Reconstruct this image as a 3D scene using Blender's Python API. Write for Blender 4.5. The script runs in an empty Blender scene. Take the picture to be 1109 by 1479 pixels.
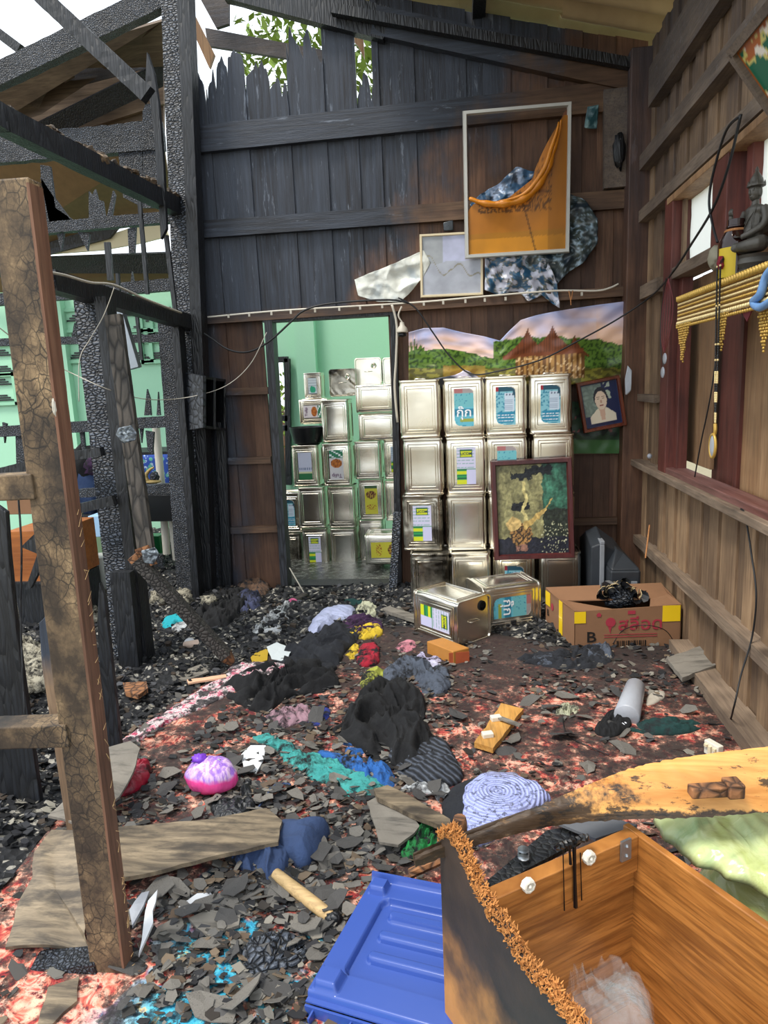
import bpy, bmesh, math, random
import numpy as np
from mathutils import Vector, Matrix, noise
R_ = random.Random(7)
# ---------------------------------------------------------------- camera, sky, sun, exposure
FOC, YAW, PIT, ROL, HGT = 1000.0, math.radians(7.24), math.radians(10.47), math.radians(2.515), 1.32
CW = Vector((-math.sin(YAW)*math.cos(PIT), math.cos(YAW)*math.cos(PIT), -math.sin(PIT)))
_r0 = Vector((math.cos(YAW), math.sin(YAW), 0)); _u0 = _r0.cross(CW)
CR = _r0*math.cos(ROL) - _u0*math.sin(ROL); CU = _r0*math.sin(ROL) + _u0*math.cos(ROL)
CAM = Vector((0, 0, HGT))
sc = bpy.context.scene
cd = bpy.data.cameras.new('camera'); cam = bpy.data.objects.new('camera', cd); sc.collection.objects.link(cam)
cd.sensor_fit = 'VERTICAL'; cd.sensor_height = 36; cd.lens = 36*FOC/1479; cd.clip_start = .02; cd.clip_end = 300
m = Matrix((CR, CU, -CW)).transposed().to_4x4(); m.translation = CAM; cam.matrix_world = m
sc.camera = cam
wd = bpy.data.worlds.new('sky'); sc.world = wd; wd.use_nodes = True
nt = wd.node_tree; bg = nt.nodes['Background']
bg.inputs[0].default_value = (.86, .93, 1.0, 1); bg.inputs[1].default_value = 1.75
sl = bpy.data.lights.new('sun', 'SUN'); sl.energy = 3.2; sl.angle = math.radians(14); sl.color = (1, .93, .82)
so = bpy.data.objects.new('sun', sl); sc.collection.objects.link(so)
so.rotation_euler = Vector((.42, .38, -1.0)).to_track_quat('-Z', 'Y').to_euler()
vs = sc.view_settings; vs.view_transform = 'Standard'; vs.look = 'None'; vs.gamma = 1; vs.exposure = 0.15; vs.use_curve_mapping = False

# ---------------------------------------------------------------- helpers
def ray(x, y): return CW*FOC + CR*(x-554.5) - CU*(y-739.5)
def P(x, y, X=None, Y=None, Z=None):
    """the point of a world plane that the photograph shows at pixel x, y"""
    d = ray(x, y); i, v = (0, X) if X is not None else (1, Y) if Y is not None else (2, Z)
    return CAM + d*((v-CAM[i])/d[i])
def PP(x, y, q, n):
    d = ray(x, y); q = Vector(q); n = Vector(n); return CAM + d*((q-CAM).dot(n)/d.dot(n))
def lin(c):
    if isinstance(c, str): c = tuple(int(c[i:i+2], 16)/255 for i in (0, 2, 4))
    return tuple((v/12.92 if v <= .04045 else ((v+.055)/1.055)**2.4) for v in c)
def nz(x, y, z=0, s=1): return noise.noise(Vector((x*s, y*s, z*s)))
def fb(x, y, z=0, s=1, o=4):
    return noise.fractal(Vector((x*s, y*s, z*s)), 1.0, 2.0, o)
COL = sc.collection
def tag(o, label=None, cat=None, group=None, kind=None, category=None):
    cat = cat or category
    for k, v in (('label', label), ('category', cat), ('group', group), ('kind', kind)):
        if v: o[k] = v
    return o
def empty(name, loc=(0, 0, 0), rz=0, label=None, cat=None, group=None, kind=None, parent=None):
    o = bpy.data.objects.new(name, None); COL.objects.link(o); o.empty_display_size = .1
    o.location = loc; o.rotation_euler = (0, 0, rz) if not hasattr(rz, '__len__') else rz
    if parent: o.parent = parent
    return tag(o, label, cat, group, kind)
def mobj(name, me, parent=None, loc=(0, 0, 0), **k):
    o = bpy.data.objects.new(name, me); COL.objects.link(o); o.location = loc
    if parent: o.parent = parent
    return tag(o, **k)
def inst(name, me, M_=None, parent=None, **k):
    o = bpy.data.objects.new(name, me); COL.objects.link(o)
    if parent: o.parent = parent
    if M_ is not None: o.matrix_basis = M_
    return tag(o, **k)
def copy_tree(o, M_=None, parent=None):
    c = o.copy(); COL.objects.link(c); c.parent = parent
    if M_ is not None: c.matrix_basis = M_
    for ch in [x for x in bpy.data.objects if x.parent == o and x != c]: copy_tree(ch, None, c)
    return c
class MB:
    def __init__(s): s.v = []; s.f = []; s.c = []; s.m = []
    def add(s, vs, fs, col=None, mi=0):
        n = len(s.v); s.v += [tuple(v) for v in vs]; s.f += [tuple(i+n for i in f) for f in fs]; s.m += [mi]*len(fs)
        if col is not None: s.c += [tuple(col)+(1,)]*len(vs) if not hasattr(col[0], '__len__') else [tuple(c)+(1,) for c in col]
    def hexa(s, p, col=None, mi=0):   # 8 corners: 0-3 bottom ring, 4-7 top ring
        s.add(p, [(0, 3, 2, 1), (4, 5, 6, 7), (0, 1, 5, 4), (1, 2, 6, 5), (2, 3, 7, 6), (3, 0, 4, 7)], col, mi)
    def box(s, a, b, col=None, mi=0, M_=None):
        (x0, y0, z0), (x1, y1, z1) = a, b
        p = [Vector(q) for q in ((x0,y0,z0),(x1,y0,z0),(x1,y1,z0),(x0,y1,z0),(x0,y0,z1),(x1,y0,z1),(x1,y1,z1),(x0,y1,z1))]
        if M_: p = [M_ @ q for q in p]
        s.hexa(p, col, mi)
    def bar(s, a, b, w, h, up=(0, 0, 1), n=1, j=0, seed=0, col=None, taper=1, ends=0, mi=0):
        """rectangular bar from a to b, w across and h along up; n cuts, j roughness, ends = ragged length"""
        a = Vector(a); b = Vector(b); d = (b-a); L = d.length; d.normalize(); u = Vector(up); side = d.cross(u).normalized(); u = side.cross(d).normalized()
        vs = []; k = 8 if j else 4
        prof = [(-1,-1),(1,-1),(1,1),(-1,1)] if not j else [(-1,-1),(0,-1),(1,-1),(1,0),(1,1),(0,1),(-1,1),(-1,0)]
        for i in range(n+1):
            t = i/n; c = a.lerp(b, t); tp = 1+(taper-1)*t
            for q, (x, y) in enumerate(prof):
                r = 1 - (abs(nz(i*.9+seed*7.3, q*2.1, seed*3.7)) * j * 6 if j else 0)
                e = (nz(q*1.7, seed*5.1, i)*ends if i in (0, n) else 0)
                vs.append(c + side*(x*w/2*tp*r) + u*(y*h/2*tp*r) + d*e)
        fs = [tuple(reversed(range(k))), tuple(n*k+q for q in range(k))]
        for i in range(n):
            for q in range(k): fs.append((i*k+q, i*k+(q+1) % k, (i+1)*k+(q+1) % k, (i+1)*k+q))
        s.add(vs, fs, col, mi)
    def tube(s, pts, r, k=6, col=None, cap=True, mi=0):
        pts = [Vector(p) for p in pts]; n = len(pts); rs = r if hasattr(r, '__len__') else [r]*n; vs = []
        pu = None
        for i, p in enumerate(pts):
            d = (pts[min(i+1, n-1)]-pts[max(i-1, 0)]).normalized()
            if pu is None: pu = Vector((0, 0, 1)) if abs(d.z) < .9 else Vector((1, 0, 0))
            sd = d.cross(pu).normalized(); pu = sd.cross(d).normalized()
            for q in range(k):
                a = 2*math.pi*q/k; vs.append(p + sd*(math.cos(a)*rs[i]) + pu*(math.sin(a)*rs[i]))
        fs = [(i*k+q, i*k+(q+1) % k, (i+1)*k+(q+1) % k, (i+1)*k+q) for i in range(n-1) for q in range(k)]
        if cap: fs += [tuple(reversed(range(k))), tuple((n-1)*k+q for q in range(k))]
        s.add(vs, fs, col, mi)
    def lathe(s, prof, k=16, c=(0, 0, 0), ax=None, col=None, sx=1, sy=1, mi=0):
        vs = []; n = len(prof); M_ = ax or Matrix()
        for r, z in prof:
            for q in range(k):
                a = 2*math.pi*q/k; vs.append(M_ @ Vector((math.cos(a)*r*sx, math.sin(a)*r*sy, z)) + Vector(c))
        fs = [(i*k+q, i*k+(q+1) % k, (i+1)*k+(q+1) % k, (i+1)*k+q) for i in range(n-1) for q in range(k)]
        fs += [tuple(reversed(range(k))), tuple((n-1)*k+q for q in range(k))]
        s.add(vs, fs, col, mi)
    def prism(s, poly, th, col=None, mi=0):
        """poly: list of 3-D points (planar), th: thickness vector"""
        n = len(poly); th = Vector(th); p = [Vector(q) for q in poly]
        s.add(p+[q+th for q in p], [tuple(reversed(range(n))), tuple(range(n, 2*n))]+[(i, (i+1) % n, n+(i+1) % n, n+i) for i in range(n)], col, mi)
    def ball(s, c, r, k=10, n=6, col=None, mi=0):
        r = r if hasattr(r, '__len__') else (r, r, r)
        pr = [(max(1e-4, math.sin(math.pi*i/n)), -math.cos(math.pi*i/n)) for i in range(n+1)]
        vs = []
        for a, z in pr:
            for q in range(k): vs.append((c[0]+r[0]*a*math.cos(2*math.pi*q/k), c[1]+r[1]*a*math.sin(2*math.pi*q/k), c[2]+r[2]*z))
        fs = [(i*k+q, i*k+(q+1) % k, (i+1)*k+(q+1) % k, (i+1)*k+q) for i in range(n) for q in range(k)]
        s.add(vs, fs, col, mi)
    def mesh(s, name, mat, smooth=False, fix=True):
        me = bpy.data.meshes.new(name); me.from_pydata(s.v, [], s.f)
        for mm in (mat if isinstance(mat, (list, tuple)) else [mat]): me.materials.append(mm)
        if any(s.m): me.polygons.foreach_set('material_index', s.m)
        if s.c and len(s.c) == len(s.v):
            a = me.color_attributes.new('Col', 'FLOAT_COLOR', 'POINT'); a.data.foreach_set('color', np.array(s.c, 'f').ravel())
        if smooth: me.polygons.foreach_set('use_smooth', [True]*len(me.polygons))
        me.update()
        if fix and len(s.f) < 60000:
            bm = bmesh.new(); bm.from_mesh(me); bmesh.ops.recalc_face_normals(bm, faces=bm.faces); bm.to_mesh(me); bm.free()
        return me
    def obj(s, name, mat, parent=None, smooth=False, sharp=None, bevel=0, loc=None, **k):
        if loc is not None: s.v = [(x-loc[0], y-loc[1], z-loc[2]) for x, y, z in s.v]
        me = s.mesh(name, mat, smooth)
        if smooth and sharp: me.set_sharp_from_angle(angle=math.radians(sharp))
        o = mobj(name, me, parent, loc or (0, 0, 0), **k)
        if bevel:
            b = o.modifiers.new('bevel', 'BEVEL'); b.width = bevel; b.segments = 2; b.limit_method = 'ANGLE'
        return o
def grid_surf(fn, nu, nv, colf=None, thick=0, closed=False):
    """MB of a sheet: fn(u,v)->xyz, colf(u,v)->linear rgb; thick adds a back and edges"""
    mb = MB(); vs = []; cs = []
    for j in range(nv+1):
        for i in range(nu+1):
            vs.append(Vector(fn(i/nu, j/nv)))
            if colf: cs.append(colf(i/nu, j/nv))
    W = nu+1; fs = [(j*W+i, j*W+i+1, (j+1)*W+i+1, (j+1)*W+i) for j in range(nv) for i in range(nu)]
    if thick:
        n = len(vs); a = vs[nu]-vs[0]; b = vs[nv*W]-vs[0]; nn = a.cross(b).normalized()*thick
        vs += [v-nn for v in vs[:n]]; cs += cs
        fs += [tuple(n+q for q in reversed(f)) for f in fs]
        ring = [i for i in range(nu)]+[nu+j*W for j in range(nv)]+[nv*W+nu-i for i in range(nu)]+[(nv-j)*W for j in range(nv)]
        for q in range(len(ring)):
            a_, b_ = ring[q], ring[(q+1) % len(ring)]; fs.append((b_, a_, n+a_, n+b_))
    mb.add(vs, fs, cs if colf else None); return mb
def smooth_loop(pts, n):
    """closed Catmull-Rom through pts, resampled to n"""
    m_ = len(pts); out = []
    for i in range(n):
        t = i/n*m_; a = int(t); t -= a; p = [Vector(pts[(a+q-1) % m_]) for q in range(4)]
        out.append(.5*((2*p[1])+(-p[0]+p[2])*t+(2*p[0]-5*p[1]+4*p[2]-p[3])*t*t+(-p[0]+3*p[1]-3*p[2]+p[3])*t**3))
    return out
def spline(pts, n):
    out = []; m_ = len(pts)-1; pts = [Vector(p) for p in pts]
    for i in range(n+1):
        t = i/n*m_; a = min(int(t), m_-1); t -= a
        p = [pts[max(a-1, 0)], pts[a], pts[a+1], pts[min(a+2, m_)]]
        out.append(.5*((2*p[1])+(-p[0]+p[2])*t+(2*p[0]-5*p[1]+4*p[2]-p[3])*t*t+(-p[0]+3*p[1]-3*p[2]+p[3])*t**3))
    return out
def heap(name, px, h, mat, seed=1, fold=14, amp=.5, z=0., rings=30, n=120, aniso=(1, 1), colf=None, centre=None, flat=3.6, **k):
    """crumpled cloth or a bag lying on a level: px is its outline in the photograph, taken to the level z"""
    base = [P(a, b, Z=z) for a, b in px]; loop = smooth_loop(base, n)
    c = sum(base, Vector())/len(base) if centre is None else P(*centre, Z=z)
    mb = MB(); vs = []; cs = []
    for j in range(rings+1):
        t = j/rings
        for q in range(n):
            p = c.lerp(loop[q], t)
            wx = noise.noise(Vector((p.x*6, p.y*6, seed)))*.09; wy = noise.noise(Vector((p.y*6, p.x*6, seed+3)))*.09; ca, sa = math.cos(seed*1.9), math.sin(seed*1.9)
            ax_, ay_ = (p.x+wx)*ca+(p.y+wy)*sa, (-(p.x+wx)*sa+(p.y+wy)*ca)*.45
            w1 = 1-abs(noise.noise(Vector((ax_*fold, ay_*fold, seed*3.1)))*3.2)
            w2 = 1-abs(noise.noise(Vector((ax_*fold*2.3+9, ay_*fold*2.3, seed*1.7)))*3.0)
            w3 = noise.noise(Vector((p.x*fold*5, p.y*fold*5, seed)))
            e = max(0, 1-t**flat)**.5
            w4 = 1-abs(noise.noise(Vector((ax_*fold*4.6+3, ay_*fold*5.2, seed*2.7)))*2.8); hh = h*e*((1-amp)*.8+amp*(.50*w1+.34*w2+.17*w4)+.06*amp*w3)
            j2 = (noise.noise(Vector((p.x*30, p.y*30, seed)))*.01)*t
            vs.append(Vector((p.x+j2, p.y+j2, z+max(hh, 0 if t == 1 else .002)+(.0 if t < 1 else -.004))))
            if colf: cs.append(colf(p.x, p.y, vs[-1].z))
    nn = len(vs); vs.append(sum(vs[:n], Vector())/n); 
    if colf: cs.append(cs[0])
    fs = [(j*n+q, j*n+(q+1) % n, (j+1)*n+(q+1) % n, (j+1)*n+q) for j in range(rings) for q in range(n)]
    vs = [v for v in vs]; bot = [loop[q].copy() for q in range(n)]
    fs.append(tuple(rings*n+q for q in range(n)))
    mb.add(vs, fs, cs if colf else None)
    loc = Vector((c.x, c.y, z))
    return mb.obj(name, mat, smooth=True, loc=loc, **k)
def lump(mb, c, r, seed, k=14, n=10, amp=.3, fs=3, flat=0, col=None):
    """an irregular ball"""
    c = Vector(c); r = Vector(r if hasattr(r, '__len__') else (r, r, r)); vs = []
    for i in range(n+1):
        for q in range(k):
            a = math.pi*i/n; b = 2*math.pi*q/k; d = Vector((math.sin(a)*math.cos(b), math.sin(a)*math.sin(b), -math.cos(a)))
            w = 1+amp*noise.fractal(d*fs+Vector((seed*9.1, 0, seed)), 1, 2, 3)
            p = Vector((d.x*r.x*w, d.y*r.y*w, d.z*r.z*w)); 
            if flat and p.z < -flat*r.z: p.z = -flat*r.z
            vs.append(c+p)
    mb.add(vs, [(i*k+q, i*k+(q+1) % k, (i+1)*k+(q+1) % k, (i+1)*k+q) for i in range(n) for q in range(k)], col)
def text_mesh(name, body, size, mat, M_, parent, ext=.0004, al='CENTER', sx=1, **k):
    cu = bpy.data.curves.new(name, 'FONT'); cu.body = body; cu.size = size; cu.align_x = al; cu.align_y = 'CENTER'; cu.extrude = ext; cu.resolution_u = 2; cu.offset = size*.012
    t = bpy.data.objects.new(name+'_text', cu); COL.objects.link(t); bpy.context.view_layer.update()
    me = bpy.data.meshes.new_from_object(t.evaluated_get(bpy.context.evaluated_depsgraph_get())); bpy.data.objects.remove(t)
    me.name = name; me.materials.clear(); me.materials.append(mat); me.transform(Matrix.Diagonal((sx, 1, 1, 1)))
    return inst(name, me, M_, parent, **k)
# ---------------------------------------------------------------- node helper
class NT:
    def __init__(s, name):
        s.m = bpy.data.materials.new(name); s.m.use_nodes = True; s.t = s.m.node_tree; s.b = s.t.nodes['Principled BSDF']; s.out = s.t.nodes['Material Output']
    def n(s, typ, ins=None, **k):
        x = s.t.nodes.new(typ)
        for a, b in k.items(): setattr(x, a, b)
        for a, b in (ins or {}).items(): s.set(x.inputs[a], b)
        return x
    def set(s, sock, v):
        if isinstance(v, bpy.types.NodeSocket): s.t.links.new(v, sock)
        elif isinstance(v, bpy.types.Node): s.t.links.new(v.outputs[0], sock)
        elif isinstance(v, str) or (hasattr(v, '__len__') and sock.type == 'RGBA'): c = lin(v) if isinstance(v, str) else v; sock.default_value = (*c[:3], 1)
        else: sock.default_value = v
    def obj(s): return s.n('ShaderNodeTexCoord').outputs['Object']
    def pos(s): return s.n('ShaderNodeNewGeometry').outputs['Position']
    def gen(s): return s.n('ShaderNodeTexCoord').outputs['Generated']
    def rnd(s): return s.n('ShaderNodeObjectInfo').outputs['Random']
    def att(s): return s.n('ShaderNodeAttribute', attribute_name='Col').outputs['Color']
    def mp(s, v, sc_=(1, 1, 1), loc=(0, 0, 0)): return s.n('ShaderNodeMapping', {'Vector': v, 'Scale': sc_, 'Location': loc}).outputs[0]
    def noise(s, v, scale, detail=4, rough=.55, dist=0): return s.n('ShaderNodeTexNoise', {'Vector': v, 'Scale': scale, 'Detail': detail, 'Roughness': rough, 'Distortion': dist}).outputs['Fac']
    def voro(s, v, scale, feature='F1', rnd=1): 
        return s.n('ShaderNodeTexVoronoi', {'Vector': v, 'Scale': scale, 'Randomness': rnd}, feature=feature).outputs[0]
    def wave(s, v, scale, dist=2, detail=2, **k): return s.n('ShaderNodeTexWave', {'Vector': v, 'Scale': scale, 'Distortion': dist, 'Detail': detail}, **k).outputs['Fac']
    def ramp(s, f, st, mode='LINEAR'):
        r = s.n('ShaderNodeValToRGB', {'Fac': f}); cr = r.color_ramp; cr.interpolation = mode
        while len(cr.elements) < len(st): cr.elements.new(.5)
        for e, (p, c) in zip(cr.elements, st):
            e.position = p; c = lin(c) if isinstance(c, str) else (c, c, c) if not hasattr(c, '__len__') else c; e.color = (*c, 1)
        return r.outputs[0]
    def mix(s, f, a, b, mode='MIX'):
        x = s.n('ShaderNodeMix', data_type='RGBA', blend_type=mode); s.set(x.inputs[0], f); s.set(x.inputs[6], a); s.set(x.inputs[7], b); return x.outputs[2]
    def math(s, op, a, b=0., c=0., clamp=False):
        x = s.n('ShaderNodeMath', operation=op, use_clamp=clamp); s.set(x.inputs[0], a); s.set(x.inputs[1], b); s.set(x.inputs[2], c); return x.outputs[0]
    def xyz(s, v): x = s.n('ShaderNodeSeparateXYZ', {0: v}); return x.outputs
    def off(s, v):  # texture offset of every object's own
        r = s.n('ShaderNodeVectorMath', operation='SCALE'); r.inputs[0].default_value = (37., 23., 51.); s.set(r.inputs[3], s.rnd())
        a = s.n('ShaderNodeVectorMath', operation='ADD'); s.set(a.inputs[0], v); s.set(a.inputs[1], r.outputs[0]); return a.outputs[0]
    def bump(s, h, st=.5, d=.01, prev=None):
        b = s.n('ShaderNodeBump', {'Height': h, 'Strength': st, 'Distance': d})
        if prev is not None: s.set(b.inputs['Normal'], prev)
        return b.outputs[0]
    def fin(s, col=None, rough=.7, metal=0, nrm=None, spec=None, **k):
        if col is not None: s.set(s.b.inputs['Base Color'], col)
        s.set(s.b.inputs['Roughness'], rough); s.set(s.b.inputs['Metallic'], metal)
        if nrm is not None: s.set(s.b.inputs['Normal'], nrm)
        if spec is not None: s.set(s.b.inputs['Specular IOR Level'], spec)
        for a, b in k.items(): s.set(s.b.inputs[a.replace('_', ' ')], b)
        return s.m
# ---------------------------------------------------------------- materials
def m_char(name, scale=55, stretch=(1, 1, 1), dark='0a0c10', ridge='5a6170', mid='23272f', rough=.5, b=.9):  # bluish default tones put a haze into the char colour
    t = NT(name); v = t.off(t.mp(t.obj(), stretch)); v2 = t.n('ShaderNodeVectorMath', operation='ADD'); nn = t.n('ShaderNodeTexNoise', {'Vector': v, 'Scale': 9.})
    t.set(v2.inputs[0], v); sc1 = t.n('ShaderNodeVectorMath', operation='SCALE'); t.set(sc1.inputs[0], nn.outputs['Color']); sc1.inputs[3].default_value = .035; t.set(v2.inputs[1], sc1.outputs[0]); vv = v2.outputs[0]
    e = t.voro(vv, scale, 'DISTANCE_TO_EDGE'); c = t.n('ShaderNodeTexVoronoi', {'Vector': vv, 'Scale': float(scale)}).outputs['Color']
    big = t.noise(v, 7, 5, .65); cell = t.noise(v, scale*1.3, 3, .7)
    hgt = t.math('ADD', t.ramp(e, [(0, 0), (.18, .7), (.5, 1)]), t.math('MULTIPLY', cell, .5))
    col = t.mix(t.ramp(e, [(.0, .0), (.2, 1)]), dark, t.mix(t.math('MULTIPLY', cell, t.ramp(big, [(.35, .2), (.65, 1)])), mid, ridge))
    return t.fin(col, rough, nrm=t.bump(hgt, b, .012), spec=.6)
def m_cloth(name, c1, c2=None, scale=60, rough=.95, soot=.0, fine=350, sheen=.0):
    t = NT(name); v = t.obj(); col = t.mix(t.noise(v, 7, 4), c1, c2 or c1)
    if soot: col = t.mix(t.ramp(t.noise(v, 16, 6, .7), [(.5-soot*.35, 1), (.6-soot*.2, 0)]), col, '15161a')
    w = t.noise(v, fine, 2); nrm = t.bump(t.noise(v, scale, 5, .6), .5, .01, t.bump(w, .35, .002))
    return t.fin(col, rough, nrm=nrm)
def m_plain(name, c, rough=.5, metal=0, bump=0, spec=.5, var=.0):
    t = NT(name); v = t.obj(); col = c
    if var: col = t.mix(t.noise(v, 14, 5, .65), c, tuple(x*var for x in lin(c) if True) if isinstance(c, str) else tuple(x*var for x in c))
    return t.fin(col, rough, metal, t.bump(t.noise(v, 40, 5), bump, .005) if bump else None, spec)
def m_vcol(name, rough=.6, spec=.4, bump=0, bs=40, metal=0, **k):
    t = NT(name); return t.fin(t.att(), rough, metal, t.bump(t.noise(t.obj(), bs, 5), bump, .004) if bump else None, spec, **k)
def m_wood(name, c1, c2, dk, axis=2, scale=1., rough=.65, char=None, var=.35, greys=None, bump=.35, off=True):
    """sawn board: grain runs along axis; char(t, pos) gives a burn mask"""
    t = NT(name); st = [26*scale]*3; st[axis] = 1.6*scale; v = t.off(t.obj()) if off else t.obj(); g = t.noise(t.mp(v, st), 1.0, 6, .62, .6)
    fine = t.noise(t.mp(v, [s_*5 for s_ in st]), 1., 3); blot = t.noise(v, 3.0, 3)
    col = t.mix(t.ramp(g, [(.32, 0), (.68, 1)]), c1, c2); col = t.mix(t.ramp(fine, [(.3, .45), (.55, 0)]), col, dk)
    col = t.mix(t.ramp(blot, [(.35, .5), (.6, 0)]), col, dk)
    rn = t.rnd(); col = t.mix(t.math('MULTIPLY', rn, var), col, dk)
    kn = t.voro(t.mp(v, [s_*.12 if i != axis else s_*.9 for i, s_ in enumerate(st)]), 1.0); col = t.mix(t.ramp(kn, [(.05, .8), (.1, 0)]), col, dk)
    h = g; ro = rough
    if char:
        mk = char(t, t.pos()); ch = t.noise(t.mp(v, [60, 60, 3] if axis == 2 else [3, 60, 60]), 1, 5, .6); vr = t.noise(t.mp(v, [90, 90, 9] if axis == 2 else [9, 90, 90]), 1.6, 4, .7); fl_ = t.ramp(t.noise(t.mp(v, [22, 22, 3] if axis == 2 else [3, 22, 22]), 1.2, 6, .75), [(.60, 0), (.66, .55)])
        cc = t.mix(t.ramp(ch, [(.35, 0), (.7, 1)]), '11151c', '363f4d'); cc = t.mix(t.math('MULTIPLY', rn, .4), cc, '474f5d'); cc = t.mix(fl_, cc, '7d8796')  # bluish haze tint painted into the char tones
        col = t.mix(mk, col, cc); h = t.mix(mk, g, vr); ro = t.math('SUBTRACT', rough, t.math('MULTIPLY', mk, .12))
    return t.fin(col, ro, nrm=t.bump(h, bump, .008), spec=.4)
D = 4.35; XR = 1.02; XL = -1.75
def sstep(t, v, a, b): return t.ramp(t.math('DIVIDE', t.math('SUBTRACT', v, a), b-a), [(0, 0), (1, 1)])
def burn_back(t, p):
    o = t.xyz(p); n1 = t.math('MULTIPLY', t.math('SUBTRACT', t.noise(t.mp(p, (2.2, 1, 1.1)), 1.6, 5, .6), .5), 1.5)
    edge = t.math('ADD', t.math('MULTIPLY', t.math('SUBTRACT', o[2], 1.9), .95), -.62)
    d = t.math('SUBTRACT', t.math('ADD', o[0], n1), edge); up = t.ramp(t.math('ADD', t.math('MULTIPLY', d, 1.15), .5), [(.25, 1), (.62, 0)])
    low = t.ramp(t.math('ADD', t.math('ADD', t.math('MULTIPLY', t.math('ADD', o[0], 1.52), 2.2), n1), .5), [(.25, 1), (.75, 0)])
    return t.math('MULTIPLY', t.mix(t.ramp(o[2], [(0, 0), (1, 1)]) if 0 else sstep(t, o[2], 1.72, 1.82), low, up), .97)
M = {}
M['back'] = m_wood('scorched_red_brown_boards', '684838', '86644c', '2b1c17', 2, .8, .6, burn_back, .6)
M['back_h'] = m_wood('scorched_brown_battens', '5c4436', '7d6149', '261b16', 0, .8, .6, burn_back, .2)
def smoke_up(t, p):
    o = t.xyz(p); return t.math('MULTIPLY', t.math('MULTIPLY', sstep(t, o[2], 1.7, 3.1), t.ramp(t.noise(p, 2.3, 4), [(.3, .6), (.7, 1)])), .85)
M['right'] = m_wood('weathered_tan_boards', '8f7357', 'bd9d79', '43332a', 2, .9, .75, smoke_up, .8)
M['right_h'] = m_wood('weathered_grey_battens', '7b6a5b', '9c8873', '3a2f28', 1, .9, .75, smoke_up, .2)
M['jamb'] = m_wood('red_stained_jamb_wood', '5e302a', '7b453b', '2e1917', 2, .7, .5, None, .2)
M['jamb_h'] = m_wood('red_stained_sill_wood', '6f403a', '98716a', '3a211d', 1, .7, .5, None, .2)
M['post'] = m_wood('brown_corner_post_wood', '553a2c', '7d5a44', '24150f', 2, .7, .6, smoke_up, .1)
M['shut'] = m_wood('sunlit_shutter_boards', '9a7350', 'bd9871', '57402e', 2, .6, .6, None, .5)
M['charA'] = m_char('alligator_char', 44, (1, 1, 1.7), ridge='7a8494', mid='2b303a', b=1.); M['charF'] = m_char('fine_alligator_char', 80, (1.2, 1.2, 1.2), ridge='5f6979')  # pale ridge tones paint highlights into the base colour
M['charB'] = m_char('black_char', 40, (1.6, 1.6, .18), ridge='272c35', mid='0e1014', b=.35)
t = NT('brown_charred_timber'); v = t.mp(t.obj(), (1, 1, .8)); nn = t.n('ShaderNodeTexNoise', {'Vector': v, 'Scale': 22.}); va = t.n('ShaderNodeVectorMath', operation='ADD'); vs_ = t.n('ShaderNodeVectorMath', operation='SCALE'); t.set(vs_.inputs[0], nn.outputs['Color']); vs_.inputs[3].default_value = .03; t.set(va.inputs[0], v); t.set(va.inputs[1], vs_.outputs[0])
e = t.voro(va.outputs[0], 42, 'DISTANCE_TO_EDGE'); e2 = t.voro(va.outputs[0], 95, 'DISTANCE_TO_EDGE'); bl_n = t.noise(v, 9, 6, .7)
c = t.ramp(bl_n, [(.3, '1d1712'), (.45, '3d3125'), (.58, '6a5740'), (.72, 'a58b68')]); msk = t.ramp(t.noise(v, 6, 4), [(.4, .15), (.6, 1)]); cr = t.math('MULTIPLY', t.ramp(e, [(0, 1), (.07, 0)]), msk); cr2 = t.math('MULTIPLY', t.ramp(e2, [(0, .6), (.08, 0)]), msk)
c = t.mix(cr, t.mix(cr2, c, '1a1410'), '14100c'); M['charW'] = t.fin(c, .7, nrm=t.bump(t.math('ADD', t.math('ADD', cr, cr2), t.math('MULTIPLY', bl_n, -1.)), -.7, .006))
M['charE'] = m_char('scorched_timber_end', 30, dark='3a2415', ridge='b07a4c', mid='7a4f30', rough=.8, b=.4)
M['brk'] = m_wood('fresh_split_wood', 'b97a4a', 'd49a63', '6a3d22', 2, 1.2, .8, None, .1, off=False)
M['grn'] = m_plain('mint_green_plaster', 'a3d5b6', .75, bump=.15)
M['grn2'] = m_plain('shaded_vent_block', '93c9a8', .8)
M['sheet'] = None
t = NT('wet_room_floor'); v = t.obj(); n = t.noise(v, 22, 7, .8); t.fin(t.mix(t.ramp(n, [(.45, 0), (.6, 1)]), '16181a', '6f716c'), t.math('MULTIPLY', n, .5), nrm=t.bump(n, .3, .01)); M['wet'] = t.m
t = NT('fibre_cement_roofing'); v = t.obj(); t.fin(t.mix(t.noise(v, 5, 5), 'c7b08a', '8f7b5c'), .85, nrm=t.bump(t.noise(v, 60, 4), .2, .004)); M['roof'] = t.m
M['tinroof'] = m_plain('rusty_tin_roofing', '8a6a48', .5, .3, .1, var=.5)
M['brd'] = m_wood('smoky_roof_boards', '5f4d3f', '84705c', '2c231d', 0, .7, .7, None, .3)
M['white'] = m_plain('white_paint', 'd8dadd', .5); M['black'] = m_plain('black_plastic', '101216', .35)
M['wire'] = m_plain('soot_black_cable', '17181b', .5); M['wirew'] = m_plain('burnt_pale_wire', 'b9b3a6', .5); M['steel'] = m_plain('galvanised_steel', '9aa0a6', .35, .8, .1)

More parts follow.
